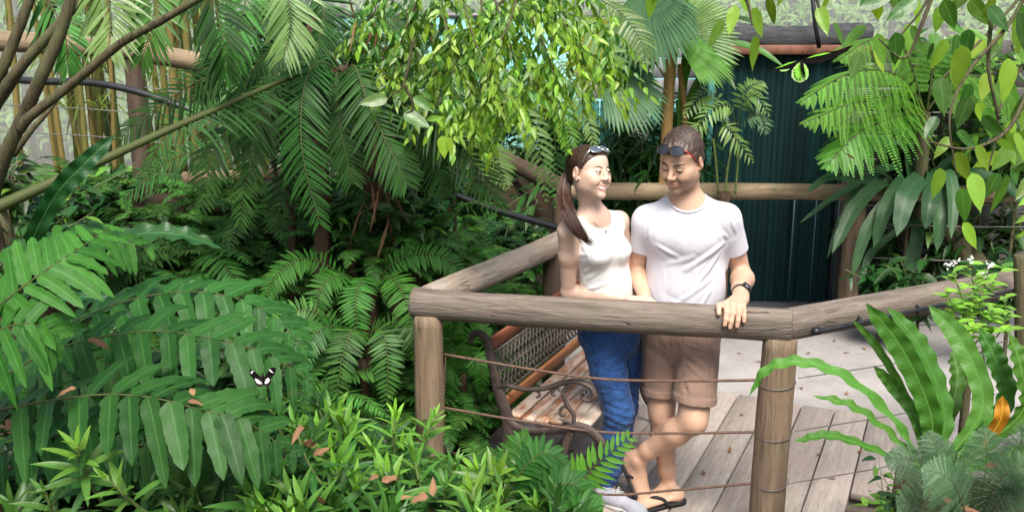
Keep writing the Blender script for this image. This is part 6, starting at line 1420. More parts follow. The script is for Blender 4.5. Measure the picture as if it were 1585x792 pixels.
DK = 'dark broad-leaved shrub filling the shade behind the ferns'; DKG = 'dark shrubs in the shade behind the ferns'
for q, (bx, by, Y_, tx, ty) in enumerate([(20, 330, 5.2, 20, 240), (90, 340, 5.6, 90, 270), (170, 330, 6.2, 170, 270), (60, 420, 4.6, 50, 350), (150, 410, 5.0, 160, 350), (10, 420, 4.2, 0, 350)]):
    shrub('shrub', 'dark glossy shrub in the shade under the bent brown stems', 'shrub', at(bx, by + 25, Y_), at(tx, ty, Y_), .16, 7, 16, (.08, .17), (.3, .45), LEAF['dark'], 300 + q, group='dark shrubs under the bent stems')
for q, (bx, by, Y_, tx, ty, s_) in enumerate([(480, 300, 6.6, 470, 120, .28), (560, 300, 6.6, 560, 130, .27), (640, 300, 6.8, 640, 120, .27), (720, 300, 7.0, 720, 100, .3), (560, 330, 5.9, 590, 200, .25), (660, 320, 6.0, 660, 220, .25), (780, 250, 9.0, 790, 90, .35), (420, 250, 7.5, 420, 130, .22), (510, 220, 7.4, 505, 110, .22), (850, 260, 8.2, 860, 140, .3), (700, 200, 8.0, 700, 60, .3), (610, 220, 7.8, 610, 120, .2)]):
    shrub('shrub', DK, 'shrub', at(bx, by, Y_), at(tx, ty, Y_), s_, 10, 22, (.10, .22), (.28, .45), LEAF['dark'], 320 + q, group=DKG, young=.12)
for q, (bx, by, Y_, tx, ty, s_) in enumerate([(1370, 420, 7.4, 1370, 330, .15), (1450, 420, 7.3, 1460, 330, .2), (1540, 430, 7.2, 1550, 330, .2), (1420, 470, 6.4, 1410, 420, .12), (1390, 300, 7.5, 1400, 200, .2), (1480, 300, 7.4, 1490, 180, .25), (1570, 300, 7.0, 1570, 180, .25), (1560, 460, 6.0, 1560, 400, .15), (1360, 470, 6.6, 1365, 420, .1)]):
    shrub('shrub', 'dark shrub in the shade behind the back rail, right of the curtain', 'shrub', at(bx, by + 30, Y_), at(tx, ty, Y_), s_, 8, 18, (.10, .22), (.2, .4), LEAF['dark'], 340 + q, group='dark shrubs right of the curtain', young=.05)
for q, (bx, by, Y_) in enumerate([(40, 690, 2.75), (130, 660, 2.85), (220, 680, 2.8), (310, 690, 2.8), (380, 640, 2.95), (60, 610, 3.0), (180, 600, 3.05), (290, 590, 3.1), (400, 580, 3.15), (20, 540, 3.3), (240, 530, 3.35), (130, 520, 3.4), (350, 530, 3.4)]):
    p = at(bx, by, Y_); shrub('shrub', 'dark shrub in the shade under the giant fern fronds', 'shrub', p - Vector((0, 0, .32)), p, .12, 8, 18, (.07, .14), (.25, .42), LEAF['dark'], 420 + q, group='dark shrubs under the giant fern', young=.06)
for q, (bx, by, Y_, tx, ty, s_) in enumerate([(590, 270, 5.35, 590, 90, .20), (640, 260, 5.4, 650, 110, .2), (560, 250, 5.5, 545, 60, .2), (480, 220, 5.6, 470, 60, .2), (700, 260, 5.6, 700, 150, .2), (420, 220, 6.0, 420, 90, .18), (610, 380, 5.05, 600, 300, .14), (540, 360, 5.2, 530, 290, .14), (660, 380, 5.3, 665, 310, .14)]):
    shrub('shrub', 'dense dark leafy shrub crowded round the trunk of the drooping tree fern', 'shrub', at(bx, by, Y_), at(tx, ty, Y_), s_, 9, 20, (.07, .15), (.3, .45), LEAF['fig'] if q % 2 else LEAF['dark'], 440 + q, group='shrubs round the tree fern trunk', young=.06)
for q, (bx, by, Y_, tx, ty, s_) in enumerate([(790, 320, 8.7, 795, 225, .2), (830, 310, 8.8, 830, 215, .2), (760, 350, 7.2, 760, 290, .15), (820, 390, 6.7, 820, 330, .13), (720, 360, 7.0, 715, 280, .18), (860, 290, 8.6, 865, 200, .2), (885, 300, 8.2, 890, 215, .16), (790, 400, 6.4, 790, 350, .12)]):
    shrub('shrub', 'dark narrow-leaved shrub growing along the ramp railing behind the woman', 'shrub', at(bx, by + 30, Y_), at(tx, ty, Y_), s_, 8, 20, (.10, .24), (.14, .3), LEAF['dark'] if q % 2 else LEAF['palm'], 460 + q, 'lance', group='dark shrubs along the ramp railing', young=.06)
for q, (bx, by, Y_, tx, ty, s_) in enumerate([(1490, 320, 7.55, 1490, 190, .22), (1570, 320, 7.5, 1565, 170, .24), (1400, 250, 7.65, 1400, 110, .16), (1530, 200, 7.6, 1530, 80, .22), (1460, 180, 7.65, 1455, 70, .18)]):
    shrub('shrub', 'fresh green leafy shrub rising behind the lacy tree fern, right', 'shrub', at(bx, by, Y_), at(tx, ty, Y_), s_, 9, 24, (.09, .18), (.28, .42), LEAF['fig'], 480 + q, group='green shrubs behind the lacy tree fern', young=.25)
# lady palms and tall thin-leaved plants left of the curtain
for q, (bx, Y_, tx, ty) in enumerate([(905, 7.5, 905, 180), (950, 7.55, 955, 150), (985, 7.5, 985, 190), (1020, 7.5, 1015, 130), (1060, 7.5, 1065, 150), (930, 7.6, 925, 230), (1000, 7.4, 1000, 235), (1075, 7.45, 1070, 220)]):
    shrub('lady_palm', 'dark lady palm with drooping narrow leaves in the bed behind the couple', 'palm', at(bx, 400, Y_), at(tx, ty, Y_), .13, 7, 18, (.16, .32), (.10, .17), LEAF['dark'] if q % 3 else LEAF['palm'], 360 + q, 'lance', 'lady palms behind the couple', hang=.7, young=.05, fold=.3, stem_r=.008)
for q, (bx, Y_, ty) in enumerate([(970, 7.7, 95), (1045, 7.75, 190)]):
    shrub('shrub', 'tall light-green leafy plant ' + ('under the yellow fan leaf' if q == 0 else 'against the teal door jamb'), 'shrub', at(bx, 330, Y_), at(bx, ty, Y_), .12, 5, 14, (.14, .24), (.3, .4), LEAF['fig'], 380 + q, young=.3, hang=.6)

# ------------------------------------------------------------------ fan palm with orange-brown trunk
def fan_leaf(c, tipdir, nrm_, rad, nseg, spread, mat, parent, droop=.2, w=None):
    c = npv(c) - npv(parent.location); d = nrm(np.asarray(tipdir, float)); n_ = np.asarray(nrm_, float); n_ = nrm(n_ - d * (n_ @ d)); s_ = np.cross(d, n_); mb = MB(); a = np.radians(np.linspace(-spread, spread, nseg)); D = np.cos(a)[:, None] * d + np.sin(a)[:, None] * s_
    leaves(mb, np.repeat(c[None], nseg, 0), D, np.repeat(n_[None], nseg, 0), rad * (1 - .25 * (np.abs(a) / np.radians(spread)) ** 2) * rng.uniform(.93, 1.05, nseg), w or rad * 2.4 * np.radians(spread) * 2 / nseg / 2, 8, 'big', .05, droop, .42)
    return part('leaf', mb, mat, parent)
t = thing('fan_palm', 'fan palm with slim orange-brown trunk and pleated leaves behind the man', 'palm', at(1028, 330, 7.2))
tp_ = [(1026, 330, 7.2), (1032, 200, 7.2), (1036, 130, 7.18), (1042, 68, 7.15)]
mb = MB(); mb.add(*tube_arr(spline([p - t.location for p in px(*tp_)], 40), .042 * (1 + .05 * (np.arange(40) % 4 == 0)), 12, wob=.02)); part('trunk', mb, M['palm_trunk'], t)
mb = MB(); mb.add(*tube_arr(spline([p - t.location for p in px((1052, 300, 7.25), (1060, 190, 7.25), (1052, 100, 7.2))], 30), .022, 10, wob=.02)); part('trunk', mb, M['palm_trunk'], t)
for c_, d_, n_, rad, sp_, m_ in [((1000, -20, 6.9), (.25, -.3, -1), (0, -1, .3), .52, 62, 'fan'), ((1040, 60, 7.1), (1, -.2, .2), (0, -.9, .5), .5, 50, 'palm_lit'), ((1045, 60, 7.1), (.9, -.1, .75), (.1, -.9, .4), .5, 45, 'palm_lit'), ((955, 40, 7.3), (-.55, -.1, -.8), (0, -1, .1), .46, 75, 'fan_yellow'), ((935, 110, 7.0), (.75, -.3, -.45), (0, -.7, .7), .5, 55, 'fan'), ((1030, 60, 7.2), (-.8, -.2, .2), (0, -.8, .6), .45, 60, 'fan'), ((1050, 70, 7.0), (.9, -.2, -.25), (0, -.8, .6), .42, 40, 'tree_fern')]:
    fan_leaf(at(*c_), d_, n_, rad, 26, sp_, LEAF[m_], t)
for a, b in (((1040, 75, 7.15), (1000, -20, 6.9)), ((1036, 130, 7.18), (955, 40, 7.3)), ((1034, 170, 7.2), (935, 110, 7.0))):
    mb = MB(); mb.add(*tube_arr(spline([p - t.location for p in (at(*a), at(*a).lerp(at(*b), .5) + Vector((0, 0, .06)), at(*b))], 12), .008, 6)); part('leaf_stalk', mb, M['stalk'], t)
# long arching leaves beside the beam
strap_thing('ginger_plant', 'ginger plant with long arching leaf blades over the left end of the beam', 'plant', at(1050, 230, 7.3), [
    (((1050, 230, 7.3), (1072, 150, 7.25), (1105, 105, 7.2), (1140, 140, 7.1)), .09, dict(wave=.02, fold=.35)), (((1050, 230, 7.3), (1060, 120, 7.2), (1100, 70, 7.1), (1165, 75, 7.0), (1215, 105, 6.9)), .085, dict(wave=.02, fold=.3)),
    (((1055, 230, 7.3), (1075, 180, 7.2), (1110, 168, 7.1), (1130, 200, 7.0)), .06, dict(wave=.02)), (((1045, 230, 7.3), (1070, 60, 7.3), (1130, 30, 7.2), (1190, 40, 7.1)), .08, dict(wave=.02)), (((1045, 230, 7.3), (1010, 150, 7.2), (985, 140, 7.1), (965, 180, 7.0)), .07, dict(wave=.02))], LEAF['fig'], part_name='leaf')

# small feather palm in front of the curtain
t = thing('young_palm', 'slender young palm with feathery leaves standing in front of the dark curtain', 'palm', at(1122, 300, 7.0))
for pts in [((1122, 300, 7.0), (1128, 250, 7.0), (1140, 205, 7.0)), ((1138, 300, 7.0), (1142, 250, 7.0), (1140, 205, 7.0)), ((1112, 300, 7.05), (1108, 250, 7.0), (1104, 215, 7.0))]:
    mb = MB(); mb.add(*tube_arr(spline([p - t.location for p in px(*pts)], 16), .009, 6)); part('stem', mb, M['stalk'], t)
for pts in [((1140, 205, 7.0), (1130, 165, 6.95), (1100, 172, 6.9), (1075, 205, 6.85)), ((1140, 205, 7.0), (1150, 160, 6.95), (1170, 150, 6.9), (1190, 178, 6.85)), ((1140, 205, 7.0), (1150, 150, 7.0), (1165, 132, 7.0), (1182, 128, 7.0)), ((1140, 205, 7.0), (1155, 185, 6.9), (1175, 180, 6.85), (1188, 205, 6.8)), ((1104, 215, 7.0), (1090, 195, 6.95), (1068, 200, 6.9), (1050, 220, 6.85)), ((1138, 205, 7.0), (1110, 150, 7.05), (1085, 150, 7.05), (1060, 180, 7.0)), ((1104, 215, 7.0), (1120, 195, 6.9), (1140, 215, 6.85), (1165, 250, 6.8))]:
    mb = MB(); pinnate(mb, [p - t.location for p in px(*pts)], (0, -.5, .85), 13, .13, .024, 10, 45, -6, .25, rr=.004, sag=.2, prof='lance', n=4); part('frond', mb, LEAF['feather'] if pts[1][0] % 2 else LEAF['palm_lit'], t)

# ------------------------------------------------------------------ tree fern at the upper right
t = thing('tree_fern', 'bright green tree fern spreading lacy fronds in front of the curtain, right', 'fern', at(1425, 420, 7.35))
tkk = log('trunk', at(1408, 478, 7.4), at(1430, 175, 7.18), .055, .045, M['bark'], t, 55, bow=.01)
for pts in [((1432, 175, 7.12), (1390, 118, 6.90), (1320, 112, 6.75), (1238, 158, 6.60)), ((1432, 175, 7.12), (1390, 150, 6.82), (1320, 160, 6.60), (1244, 190, 6.45)), ((1432, 178, 7.12), (1390, 180, 6.75), (1330, 205, 6.52), (1278, 258, 6.38)), ((1430, 172, 7.20), (1400, 80, 7.12), (1350, 62, 7.05), (1300, 92, 6.90)), ((1435, 172, 7.12), (1480, 120, 7.05), (1540, 130, 6.98), (1590, 180, 6.90)), ((1435, 172, 7.20), (1450, 90, 7.20), (1490, 60, 7.20), (1540, 70, 7.20))]:
    mb = MB(); bipinnate(mb, [p - t.location for p in px(*pts)], (0, -.35, .93), 22, .345, 20, .045, .0155, 10, 45, -12, .14, .32, .010); part('frond', mb, LEAF['tree_fern'], t)
mb = MB(); leaves(mb, npv(at(1303, 240, 6.45) - t.location) + .01 * rng.standard_normal((9, 3)), rng.standard_normal((9, 3)), rng.standard_normal((9, 3)), .09, .045, 4, 'ovate', .5); part('dead_leaf', mb, LEAF['dead'], t)

# strap-leaved plant on the right
S_ = LEAF['strap']
strap_thing('cordyline', 'plant with broad grey-green strap leaves drooping over the back rail, right', 'plant', at(1405, 330, 7.30), [
    (((1400, 330, 7.30), (1375, 275, 7.14), (1320, 262, 6.99), (1268, 275, 6.83)), 0.060, dict(wave=.02)), (((1400, 330, 7.30), (1350, 280, 6.99), (1300, 300, 6.83), (1238, 345, 6.67)), 0.056, dict(wave=.02)), (((1405, 330, 7.30), (1370, 285, 6.99), (1325, 320, 6.75), (1288, 392, 6.59)), 0.112, dict(wave=.02)), (((1405, 330, 7.30), (1360, 290, 7.07), (1310, 330, 6.91), (1280, 400, 6.75)), 0.062, dict(wave=.02)),
    (((1410, 330, 7.30), (1430, 275, 6.99), (1405, 300, 6.67), (1388, 366, 6.52)), 0.150, dict(wave=.02, fold=.15)), (((1415, 330, 7.30), (1445, 270, 6.99), (1440, 310, 6.67), (1432, 355, 6.59)), 0.125, dict(wave=.02)), (((1415, 330, 7.30), (1460, 265, 6.99), (1475, 300, 6.75), (1472, 370, 6.59)), 0.094, dict(wave=.02)), (((1420, 330, 7.30), (1490, 270, 6.99), (1550, 285, 6.83), (1600, 330, 6.67)), 0.112, dict(wave=.02)), (((1415, 330, 7.30), (1400, 235, 7.30), (1360, 220, 7.22), (1330, 235, 7.14)), 0.088, dict(wave=.02)),
    (((1415, 330, 7.30), (1380, 230, 7.38), (1340, 240, 7.30), (1310, 300, 7.22)), 0.060, dict(wave=.02)), (((1415, 330, 7.30), (1490, 240, 7.30), (1550, 235, 7.22), (1600, 260, 7.14)), 0.100, dict(wave=.02)), (((1415, 335, 7.30), (1400, 350, 6.99), (1350, 390, 6.91), (1330, 440, 6.83)), 0.060, dict(wave=.02)), (((1412, 330, 7.30), (1420, 360, 6.99), (1410, 410, 6.91), (1408, 460, 6.83)), 0.106, dict(wave=.02)),
    (((1410, 330, 7.30), (1385, 262, 7.22), (1335, 285, 7.07), (1300, 345, 6.91)), 0.094, dict(wave=.02)), (((1410, 330, 7.30), (1400, 280, 7.07), (1372, 320, 6.83), (1352, 385, 6.75)), 0.110, dict(wave=.02)), (((1415, 330, 7.30), (1470, 250, 7.22), (1530, 262, 7.14), (1570, 320, 7.07)), 0.094, dict(wave=.02)), (((1415, 330, 7.30), (1455, 285, 6.99), (1455, 330, 6.75), (1450, 390, 6.67)), 0.110, dict(wave=.02)), (((1405, 330, 7.30), (1360, 300, 7.07), (1290, 275, 6.91), (1245, 300, 6.83)), 0.071, dict(wave=.02)), (((1410, 330, 7.30), (1390, 300, 6.99), (1345, 350, 6.83), (1318, 430, 6.75)), 0.094, dict(wave=.02)), (((1420, 330, 7.30), (1510, 300, 7.07), (1560, 300, 6.99), (1600, 290, 6.91)), 0.094, dict(wave=.02))], S_, part_name='leaf')
log_t = log('fallen_trunk', at(1425, 295, 7.4), at(1562, 478, 7.0), .08, .095, M['bark'], None, 61); tag(log_t, 'leaning brown trunk behind the broad strap leaves, right', 'trunk')
log_p = log('fence_post', at(1578, 560, 4.35), at(1578, 395, 4.35), .028, .026, M['bark'], None, 62); tag(log_p, 'slim brown stake standing at the right edge beside the white-flowered plant', 'stake')

# ------------------------------------------------------------------ weeping fig with hanging lime-green twigs
t = thing('weeping_fig', 'weeping fig with hanging twigs of small lime-green leaves above the woman', 'tree', at(720, -60, 4.7)); g = np.random.default_rng(77)
tw = [((650, -40, 4.7), (640, 60, 4.6), (670, 130, 4.5), (690, 200, 4.4)), ((680, -40, 4.6), (690, 50, 4.4), (720, 120, 4.3), (738, 190, 4.2)), ((710, -40, 4.5), (730, 50, 4.3), (765, 130, 4.2), (785, 190, 4.1)), ((750, -40, 4.5), (780, 40, 4.3), (800, 110, 4.2), (815, 190, 4.15)), ((790, -40, 4.5), (820, 20, 4.3), (850, 90, 4.2), (862, 150, 4.15)), ((830, -50, 4.5), (850, 0, 4.4), (880, 50, 4.3), (900, 110, 4.25)), ((700, -40, 4.8), (660, 20, 4.8), (620, 60, 4.8), (600, 130, 4.75)), ((740, -40, 4.6), (750, 70, 4.4), (745, 150, 4.3), (757, 215, 4.2)), ((770, -40, 4.8), (800, 80, 4.6), (830, 130, 4.5), (842, 170, 4.45)), ((810, -40, 4.3), (790, 30, 4.1), (770, 80, 4.0), (765, 160, 3.95)), ((860, -50, 4.6), (910, 0, 4.5), (940, 60, 4.45), (950, 110, 4.4)), ((670, -40, 4.5), (700, 80, 4.3), (700, 150, 4.25), (703, 205, 4.2)), ((600, -40, 4.9), (590, 30, 4.8), (580, 80, 4.8), (560, 120, 4.7)), ((660, -40, 4.7), (630, 40, 4.6), (610, 100, 4.6), (612, 150, 4.5)), ((850, -40, 4.7), (870, 40, 4.6), (905, 90, 4.5), (915, 150, 4.45)), ((640, -40, 5.0), (600, 0, 5.0), (560, 40, 4.9), (530, 80, 4.85)), ((780, 0, 4.4), (720, 60, 4.5), (690, 110, 4.55), (650, 180, 4.5))]
for pts in tw:
    P = spline([p - t.location for p in px(*pts)], 40); mb = MB(); mb.add(*tube_arr(P, np.linspace(.006, .0015, 40), 5, .2)); br = part('branch', mb, M['bark'], t); fo = MB(); m_ = 62
    side = [P]
    for _ in range(13):
        i0 = int(g.integers(4, 36)); d = np.array([g.standard_normal(), g.standard_normal() * .7, -.5]); d *= .2 / np.linalg.norm(d); side.append(spline([P[i0], P[i0] + d * .5 + [0, 0, -.01], P[i0] + d + [0, 0, -.08]], 20)); fo.add(*tube_arr(side[-1], .0013, 4, .2))
    B, D, N_, Yg = [], [], [], []
    for sq, S1 in enumerate(side):
        for s_ in np.linspace(.10, 1, 38 if sq == 0 else 13):
            i0 = int(s_ * (len(S1) - 1)); T_ = S1[min(i0 + 1, len(S1) - 1)] - S1[max(i0 - 1, 0)]; T_ /= np.linalg.norm(T_) + 1e-9; B.append(S1[i0]); D.append(T_ * .5 + np.array([.7 * g.standard_normal(), .6 * g.standard_normal(), -.75])); N_.append([.6 * g.standard_normal(), -.8 + .5 * g.standard_normal(), .7]); Yg.append(np.clip(g.normal((.42 if pts[-1][0] > 700 else .12) + .35 * (s_ > .7), .33), 0, 1))
    B, D, N_ = map(np.array, (B, D, N_)); leaves(fo, B, D, N_, g.uniform(.036, .066, len(B)), g.uniform(.017, .027, len(B)), 5, 'ovate', .05, .12, .3, .03, 2, young=np.array(Yg)); part('foliage', fo, LEAF['fig'], t)
# fronds of another plant hanging among the twigs
HF = dict(up=(0, -.8, .5), npair=22, lp=.12, wp=.022, a0=15, a1=40, dih=-10, t0=.05, rr=.003, sag=.25, prof='fern', n=4)
frond_thing('sword_fern', 'pale fern hanging feathery fronds beside the head of the woman', 'fern', [
    (((780, 100, 5.4), (810, 160, 5.3), (835, 230, 5.2), (846, 310, 5.15)), dict(HF), LEAF['palm_lit']), (((860, 90, 5.6), (885, 130, 5.5), (908, 180, 5.45), (922, 232, 5.4)), dict(HF, lp=.09), LEAF['palm_lit']), (((840, 90, 5.6), (862, 150, 5.5), (880, 200, 5.45), (886, 250, 5.4)), dict(HF, lp=.1), LEAF['tree_fern']), (((690, 180, 5.4), (735, 200, 5.3), (765, 240, 5.25), (785, 290, 5.2)), dict(HF, lp=.15, wp=.028), LEAF['palm_lit']), (((880, 20, 5.6), (910, 40, 5.5), (945, 90, 5.45), (960, 150, 5.4)), dict(HF, lp=.15), LEAF['palm_lit']), (((930, 0, 5.7), (960, 20, 5.6), (990, 60, 5.5), (1000, 100, 5.45)), dict(HF, lp=.13), LEAF['palm_lit']), (((820, 120, 5.7), (850, 180, 5.6), (862, 250, 5.55), (860, 320, 5.5)), dict(HF, lp=.12), LEAF['sword'])])

# ------------------------------------------------------------------ near branches with large leaves
def big_leaf_branch(label, twigs, leafs, seed, name='fig_branch', extra=0, Ly=2.3):
    g = np.random.default_rng(seed); t = thing(name, label, 'branch', at(*twigs[0][0])); tw_ = MB()
    for pts in twigs: tw_.add(*tube_arr(spline([p - t.location for p in px(*pts)], 30), np.linspace(.006, .002, 30), 6, .2))
    part('twig', tw_, M['bark'], t)
    for (x0, y0, x1, y1, Y_, wf, yg) in leafs:
        a, b = npv(at(x0, y0, Y_)) - npv(t.location), npv(at(x1, y1, Y_ + .02 * g.standard_normal())) - npv(t.location); L = np.linalg.norm(b - a); mb = MB()
        leaves(mb, a, b - a, (.45 * g.standard_normal(), -1, .35 + .3 * g.standard_normal()), L, L * wf, 12, 'ovate', .06 * g.standard_normal(), .05, .28, .02, 2, cols=5, young=yg, curl=.1); part('leaf', mb, LEAF['fig'], t)
    return t
big_leaf_branch('hanging branch with large dark and lime leaves filling the upper right corner', [((1600, -30, 2.3), (1560, 40, 2.3), (1500, 110, 2.25), (1470, 180, 2.2), (1480, 270, 2.2)), ((1450, -30, 2.3), (1430, 30, 2.3), (1400, 90, 2.3), (1360, 60, 2.3)), ((1540, -20, 2.35), (1530, 100, 2.3), (1545, 190, 2.3), (1530, 260, 2.25)), ((1600, 120, 2.3), (1560, 200, 2.25), (1500, 230, 2.2), (1440, 220, 2.2))],
  [(1386, 50, 1386, 102, 2.3, .62, 0), (1488, 70, 1482, 138, 2.2, .5, .75), (1560, 90, 1556, 160, 2.2, .52, .8), (1500, 45, 1495, 92, 2.3, .5, 0), (1465, 60, 1440, 110, 2.3, .42, .6), (1330, 10, 1390, -12, 2.3, .45, 0), (1340, 40, 1300, 75, 2.35, .4, .1), (1420, 0, 1370, 30, 2.35, .45, .0), (1530, 10, 1560, 50, 2.3, .5, 0), (1575, 20, 1590, 80, 2.25, .5, 0), (1545, 120, 1580, 170, 2.35, .45, .2), (1455, 120, 1462, 180, 2.35, .5, .1), (1500, 150, 1480, 200, 2.3, .5, .05), (1520, 180, 1560, 215, 2.3, .4, .1), (1450, 180, 1430, 215, 2.3, .42, .0), (1480, 205, 1520, 232, 2.25, .4, .0), (1455, 260, 1445, 308, 2.2, .6, .65), (1470, 212, 1445, 245, 2.25, .42, .55), (1510, 225, 1532, 265, 2.2, .4, .75), (1480, 235, 1500, 280, 2.2, .45, .5), (1505, 268, 1520, 328, 2.2, .46, .85), (1488, 290, 1496, 345, 2.25, .45, .1), (1490, 345, 1515, 385, 2.2, .4, .8), (1540, 200, 1572, 232, 2.3, .4, .6), (1570, 205, 1590, 250, 2.25, .4, .7), (1560, 270, 1530, 330, 2.3, .4, .1), (1410, 40, 1425, 80, 2.4, .42, .1), (1540, -10, 1520, 30, 2.3, .5, .6), (1590, 150, 1560, 185, 2.3, .5, .1), (1460, 0, 1480, 45, 2.35, .5, .05), (1500, -20, 1470, 20, 2.35, .5, .2), (1600, 270, 1570, 310, 2.2, .4, .4), (1600, 330, 1570, 345, 2.2, .35, .9), (1600, 350, 1572, 368, 2.2, .35, .9), (1600, 300, 1575, 318, 2.2, .35, .85)], 81)
g = np.random.default_rng(86); ex = []
for _ in range(75):
    x, y = 1600 - 270 * g.random() ** 1.3, -25 + 300 * g.random() ** 1.25
    if x < 1460 and y > 90: continue
    Ls = g.uniform(28, 52); a_ = g.normal(1.35, .55); ex.append((x, y, x + Ls * math.cos(a_), y + Ls * math.sin(a_), g.uniform(2.5, 3.3), g.uniform(.36, .55), float(np.clip(g.normal(.25, .35), 0, 1))))
big_leaf_branch('leafy fig branch behind the big hanging leaves in the upper right corner', [((1610, -40, 2.9), (1540, 40, 2.9), (1480, 100, 2.85), (1440, 140, 2.8)), ((1610, 60, 2.9), (1560, 140, 2.8), (1530, 220, 2.75)), ((1450, -40, 2.8), (1430, 10, 2.8), (1390, 60, 2.8))], ex, 87)
big_leaf_branch('twig with a few large lime leaves hanging in front of the beam and curtain', [((1100, -40, 2.1), (1150, -10, 2.1), (1165, 40, 2.1)), ((1240, -40, 2.1), (1262, -5, 2.1), (1270, 20, 2.1)), ((1040, -40, 2.3), (1020, -10, 2.3), (1010, 0, 2.3))],
  [(1168, 55, 1162, 108, 2.1, .42, .75), (1138, 8, 1128, 55, 2.1, .42, .8), (1165, 12, 1178, 58, 2.1, .42, .75), (1190, -5, 1200, 38, 2.1, .3, .3), (1150, -25, 1155, 20, 2.1, .5, .7), (1268, 10, 1282, 55, 2.1, .42, .85), (1285, -15, 1270, 20, 2.1, .4, .8), (1290, 35, 1308, 75, 2.15, .4, .15), (1010, -10, 1004, 30, 2.3, .42, .85), (1085, -25, 1060, 5, 2.3, .35, .3), (1220, -30, 1205, 10, 2.1, .4, .6), (1120, 30, 1095, 75, 2.4, .35, .3)], 82)
big_leaf_branch('two large single leaves hanging in front of the dark tree fern trunk', [((640, 60, 3.6), (625, 130, 3.6), (600, 152, 3.6)), ((625, 130, 3.6), (640, 165, 3.6), (625, 178, 3.6))], [(600, 152, 554, 160, 3.6, .48, .25), (625, 175, 668, 198, 3.6, .5, .05), (640, 150, 672, 172, 3.6, .4, .1), (650, 100, 668, 80, 3.6, .35, .7), (660, 185, 690, 180, 3.6, .3, .6), (685, 210, 688, 245, 3.5, .55, .75), (694, 212, 700, 242, 3.5, .4, .7)], 83)

# ------------------------------------------------------------------ lance-leaved shrubs along the bottom
def rosette(t, tipw, axis_, n, L, W, seed, yg, mb_l, mb_s, stem_len=.25):
    g = np.random.default_rng(seed); tip = npv(tipw) - npv(t.location); ax_ = nrm(np.asarray(axis_, float)); P = spline([tip - ax_ * stem_len + np.array([.02, .03, -.02]), tip - ax_ * stem_len * .5, tip], 12); V, Q, T, A = tube_arr(P, np.linspace(.006, .003, 12), 6, .6); mb_s.add(V, Q, T, A)
    ref = np.array([1., 0, 0]); s1 = nrm(np.cross(ax_, ref)); s2 = np.cross(ax_, s1); B, D, N_, Ls, Y2 = [], [], [], [], []
    for q in range(n):
        s_ = q / n; el = np.radians(78 - 88 * s_ ** .8 + 8 * g.standard_normal()); az = q * 2.399 + .2 * g.standard_normal(); rad = math.cos(az) * s1 + math.sin(az) * s2; B.append(tip - ax_ * stem_len * .75 * s_); D.append(rad * math.cos(el) + ax_ * math.sin(el)); N_.append(ax_ * math.cos(el) - rad * math.sin(el)); Ls.append(L * (.55 + .55 * min(1, s_ * 2.2)) * g.uniform(.85, 1.1)); Y2.append(np.clip(yg * (1.15 - 1.3 * s_), 0, 1))
    leaves(mb_l, B, D, N_, Ls, np.array(Ls) * W, 8, 'lance', .10, .10, .35, .02, 2, young=np.array(Y2), cols=3)
def lance_shrub(label, tips, seed, group=None, L=.10):
    t = thing('shrub', label, 'shrub', at(tips[0][0], 860, tips[0][2] + .05), 0, group); mbl, mbs = MB(), MB(); g = np.random.default_rng(seed)
    for q, (x, y, Y_, yg, n) in enumerate(tips): rosette(t, at(x, y, Y_), (.25 * g.standard_normal(), -.15 + .25 * g.standard_normal(), 1), n, L * g.uniform(.9, 1.15), .21, seed * 10 + q, yg, mbl, mbs, .16 + .10 * g.random())
    part('stem', mbs, M['stalk'], t); part('foliage', mbl, LEAF['lance'], t); return t
lance_shrub('lance-leaved shrub with a bright tip on which the black and white butterfly sits', [(410, 612, 2.44, .9, 22), (455, 655, 2.4, .4, 20), (380, 680, 2.38, .3, 18), (430, 720, 2.3, .5, 20)], 41, L=.105)
lance_shrub('lance-leaved shrub with a fresh green tip above the bare soil', [(120, 690, 2.2, .75, 20), (165, 740, 2.15, .6, 18), (70, 760, 2.2, .3, 16)], 42, L=.10)
lance_shrub('lance-leaved shrub with an upright pale shoot left of the corner post', [(612, 636, 2.75, 1.0, 22), (575, 690, 2.7, .5, 20), (640, 700, 2.65, .4, 20)], 43, L=.10)
lance_shrub('lance-leaved shrub with a bright shoot in front of the corner post', [(672, 645, 2.75, .95, 22), (705, 715, 2.7, .4, 20), (690, 750, 2.6, .35, 20)], 44, L=.10)
LL = 'dark lance-leaved shrub in the low thicket along the front'; LG = 'lance-leaved shrubs along the front'
g = np.random.default_rng(9)
for q, (x, y, Y_, yg) in enumerate([(345, 720, 2.5, .3), (480, 690, 2.55, .2), (520, 735, 2.45, .25), (600, 745, 2.45, .2), (740, 735, 2.7, .25), (770, 740, 2.6, .7), (730, 770, 2.4, .9), (800, 735, 2.8, .3), (830, 750, 2.6, .6), (860, 780, 2.45, .4), (450, 770, 2.25, .3), (390, 770, 2.25, .4), (280, 760, 2.3, .3), (230, 770, 2.35, .25), (530, 660, 2.9, .15), (490, 630, 3.0, .1), (600, 680, 2.95, .2), (820, 745, 2.75, .4), (605, 800, 2.25, .3), (735, 800, 2.3, .5), (20, 790, 2.3, .3)]):
    lance_shrub(LL, [(x + 34 * (k2 % 2) * (1 if k2 < 3 else -1) * g.random(), y + 22 * k2 - 8, Y_ - .03 * k2, (yg * g.uniform(.2, 1.0) if g.random() < .75 else .8), 17) for k2 in range(4)], 50 + q, LG, L=.150 if yg < .5 else .125)
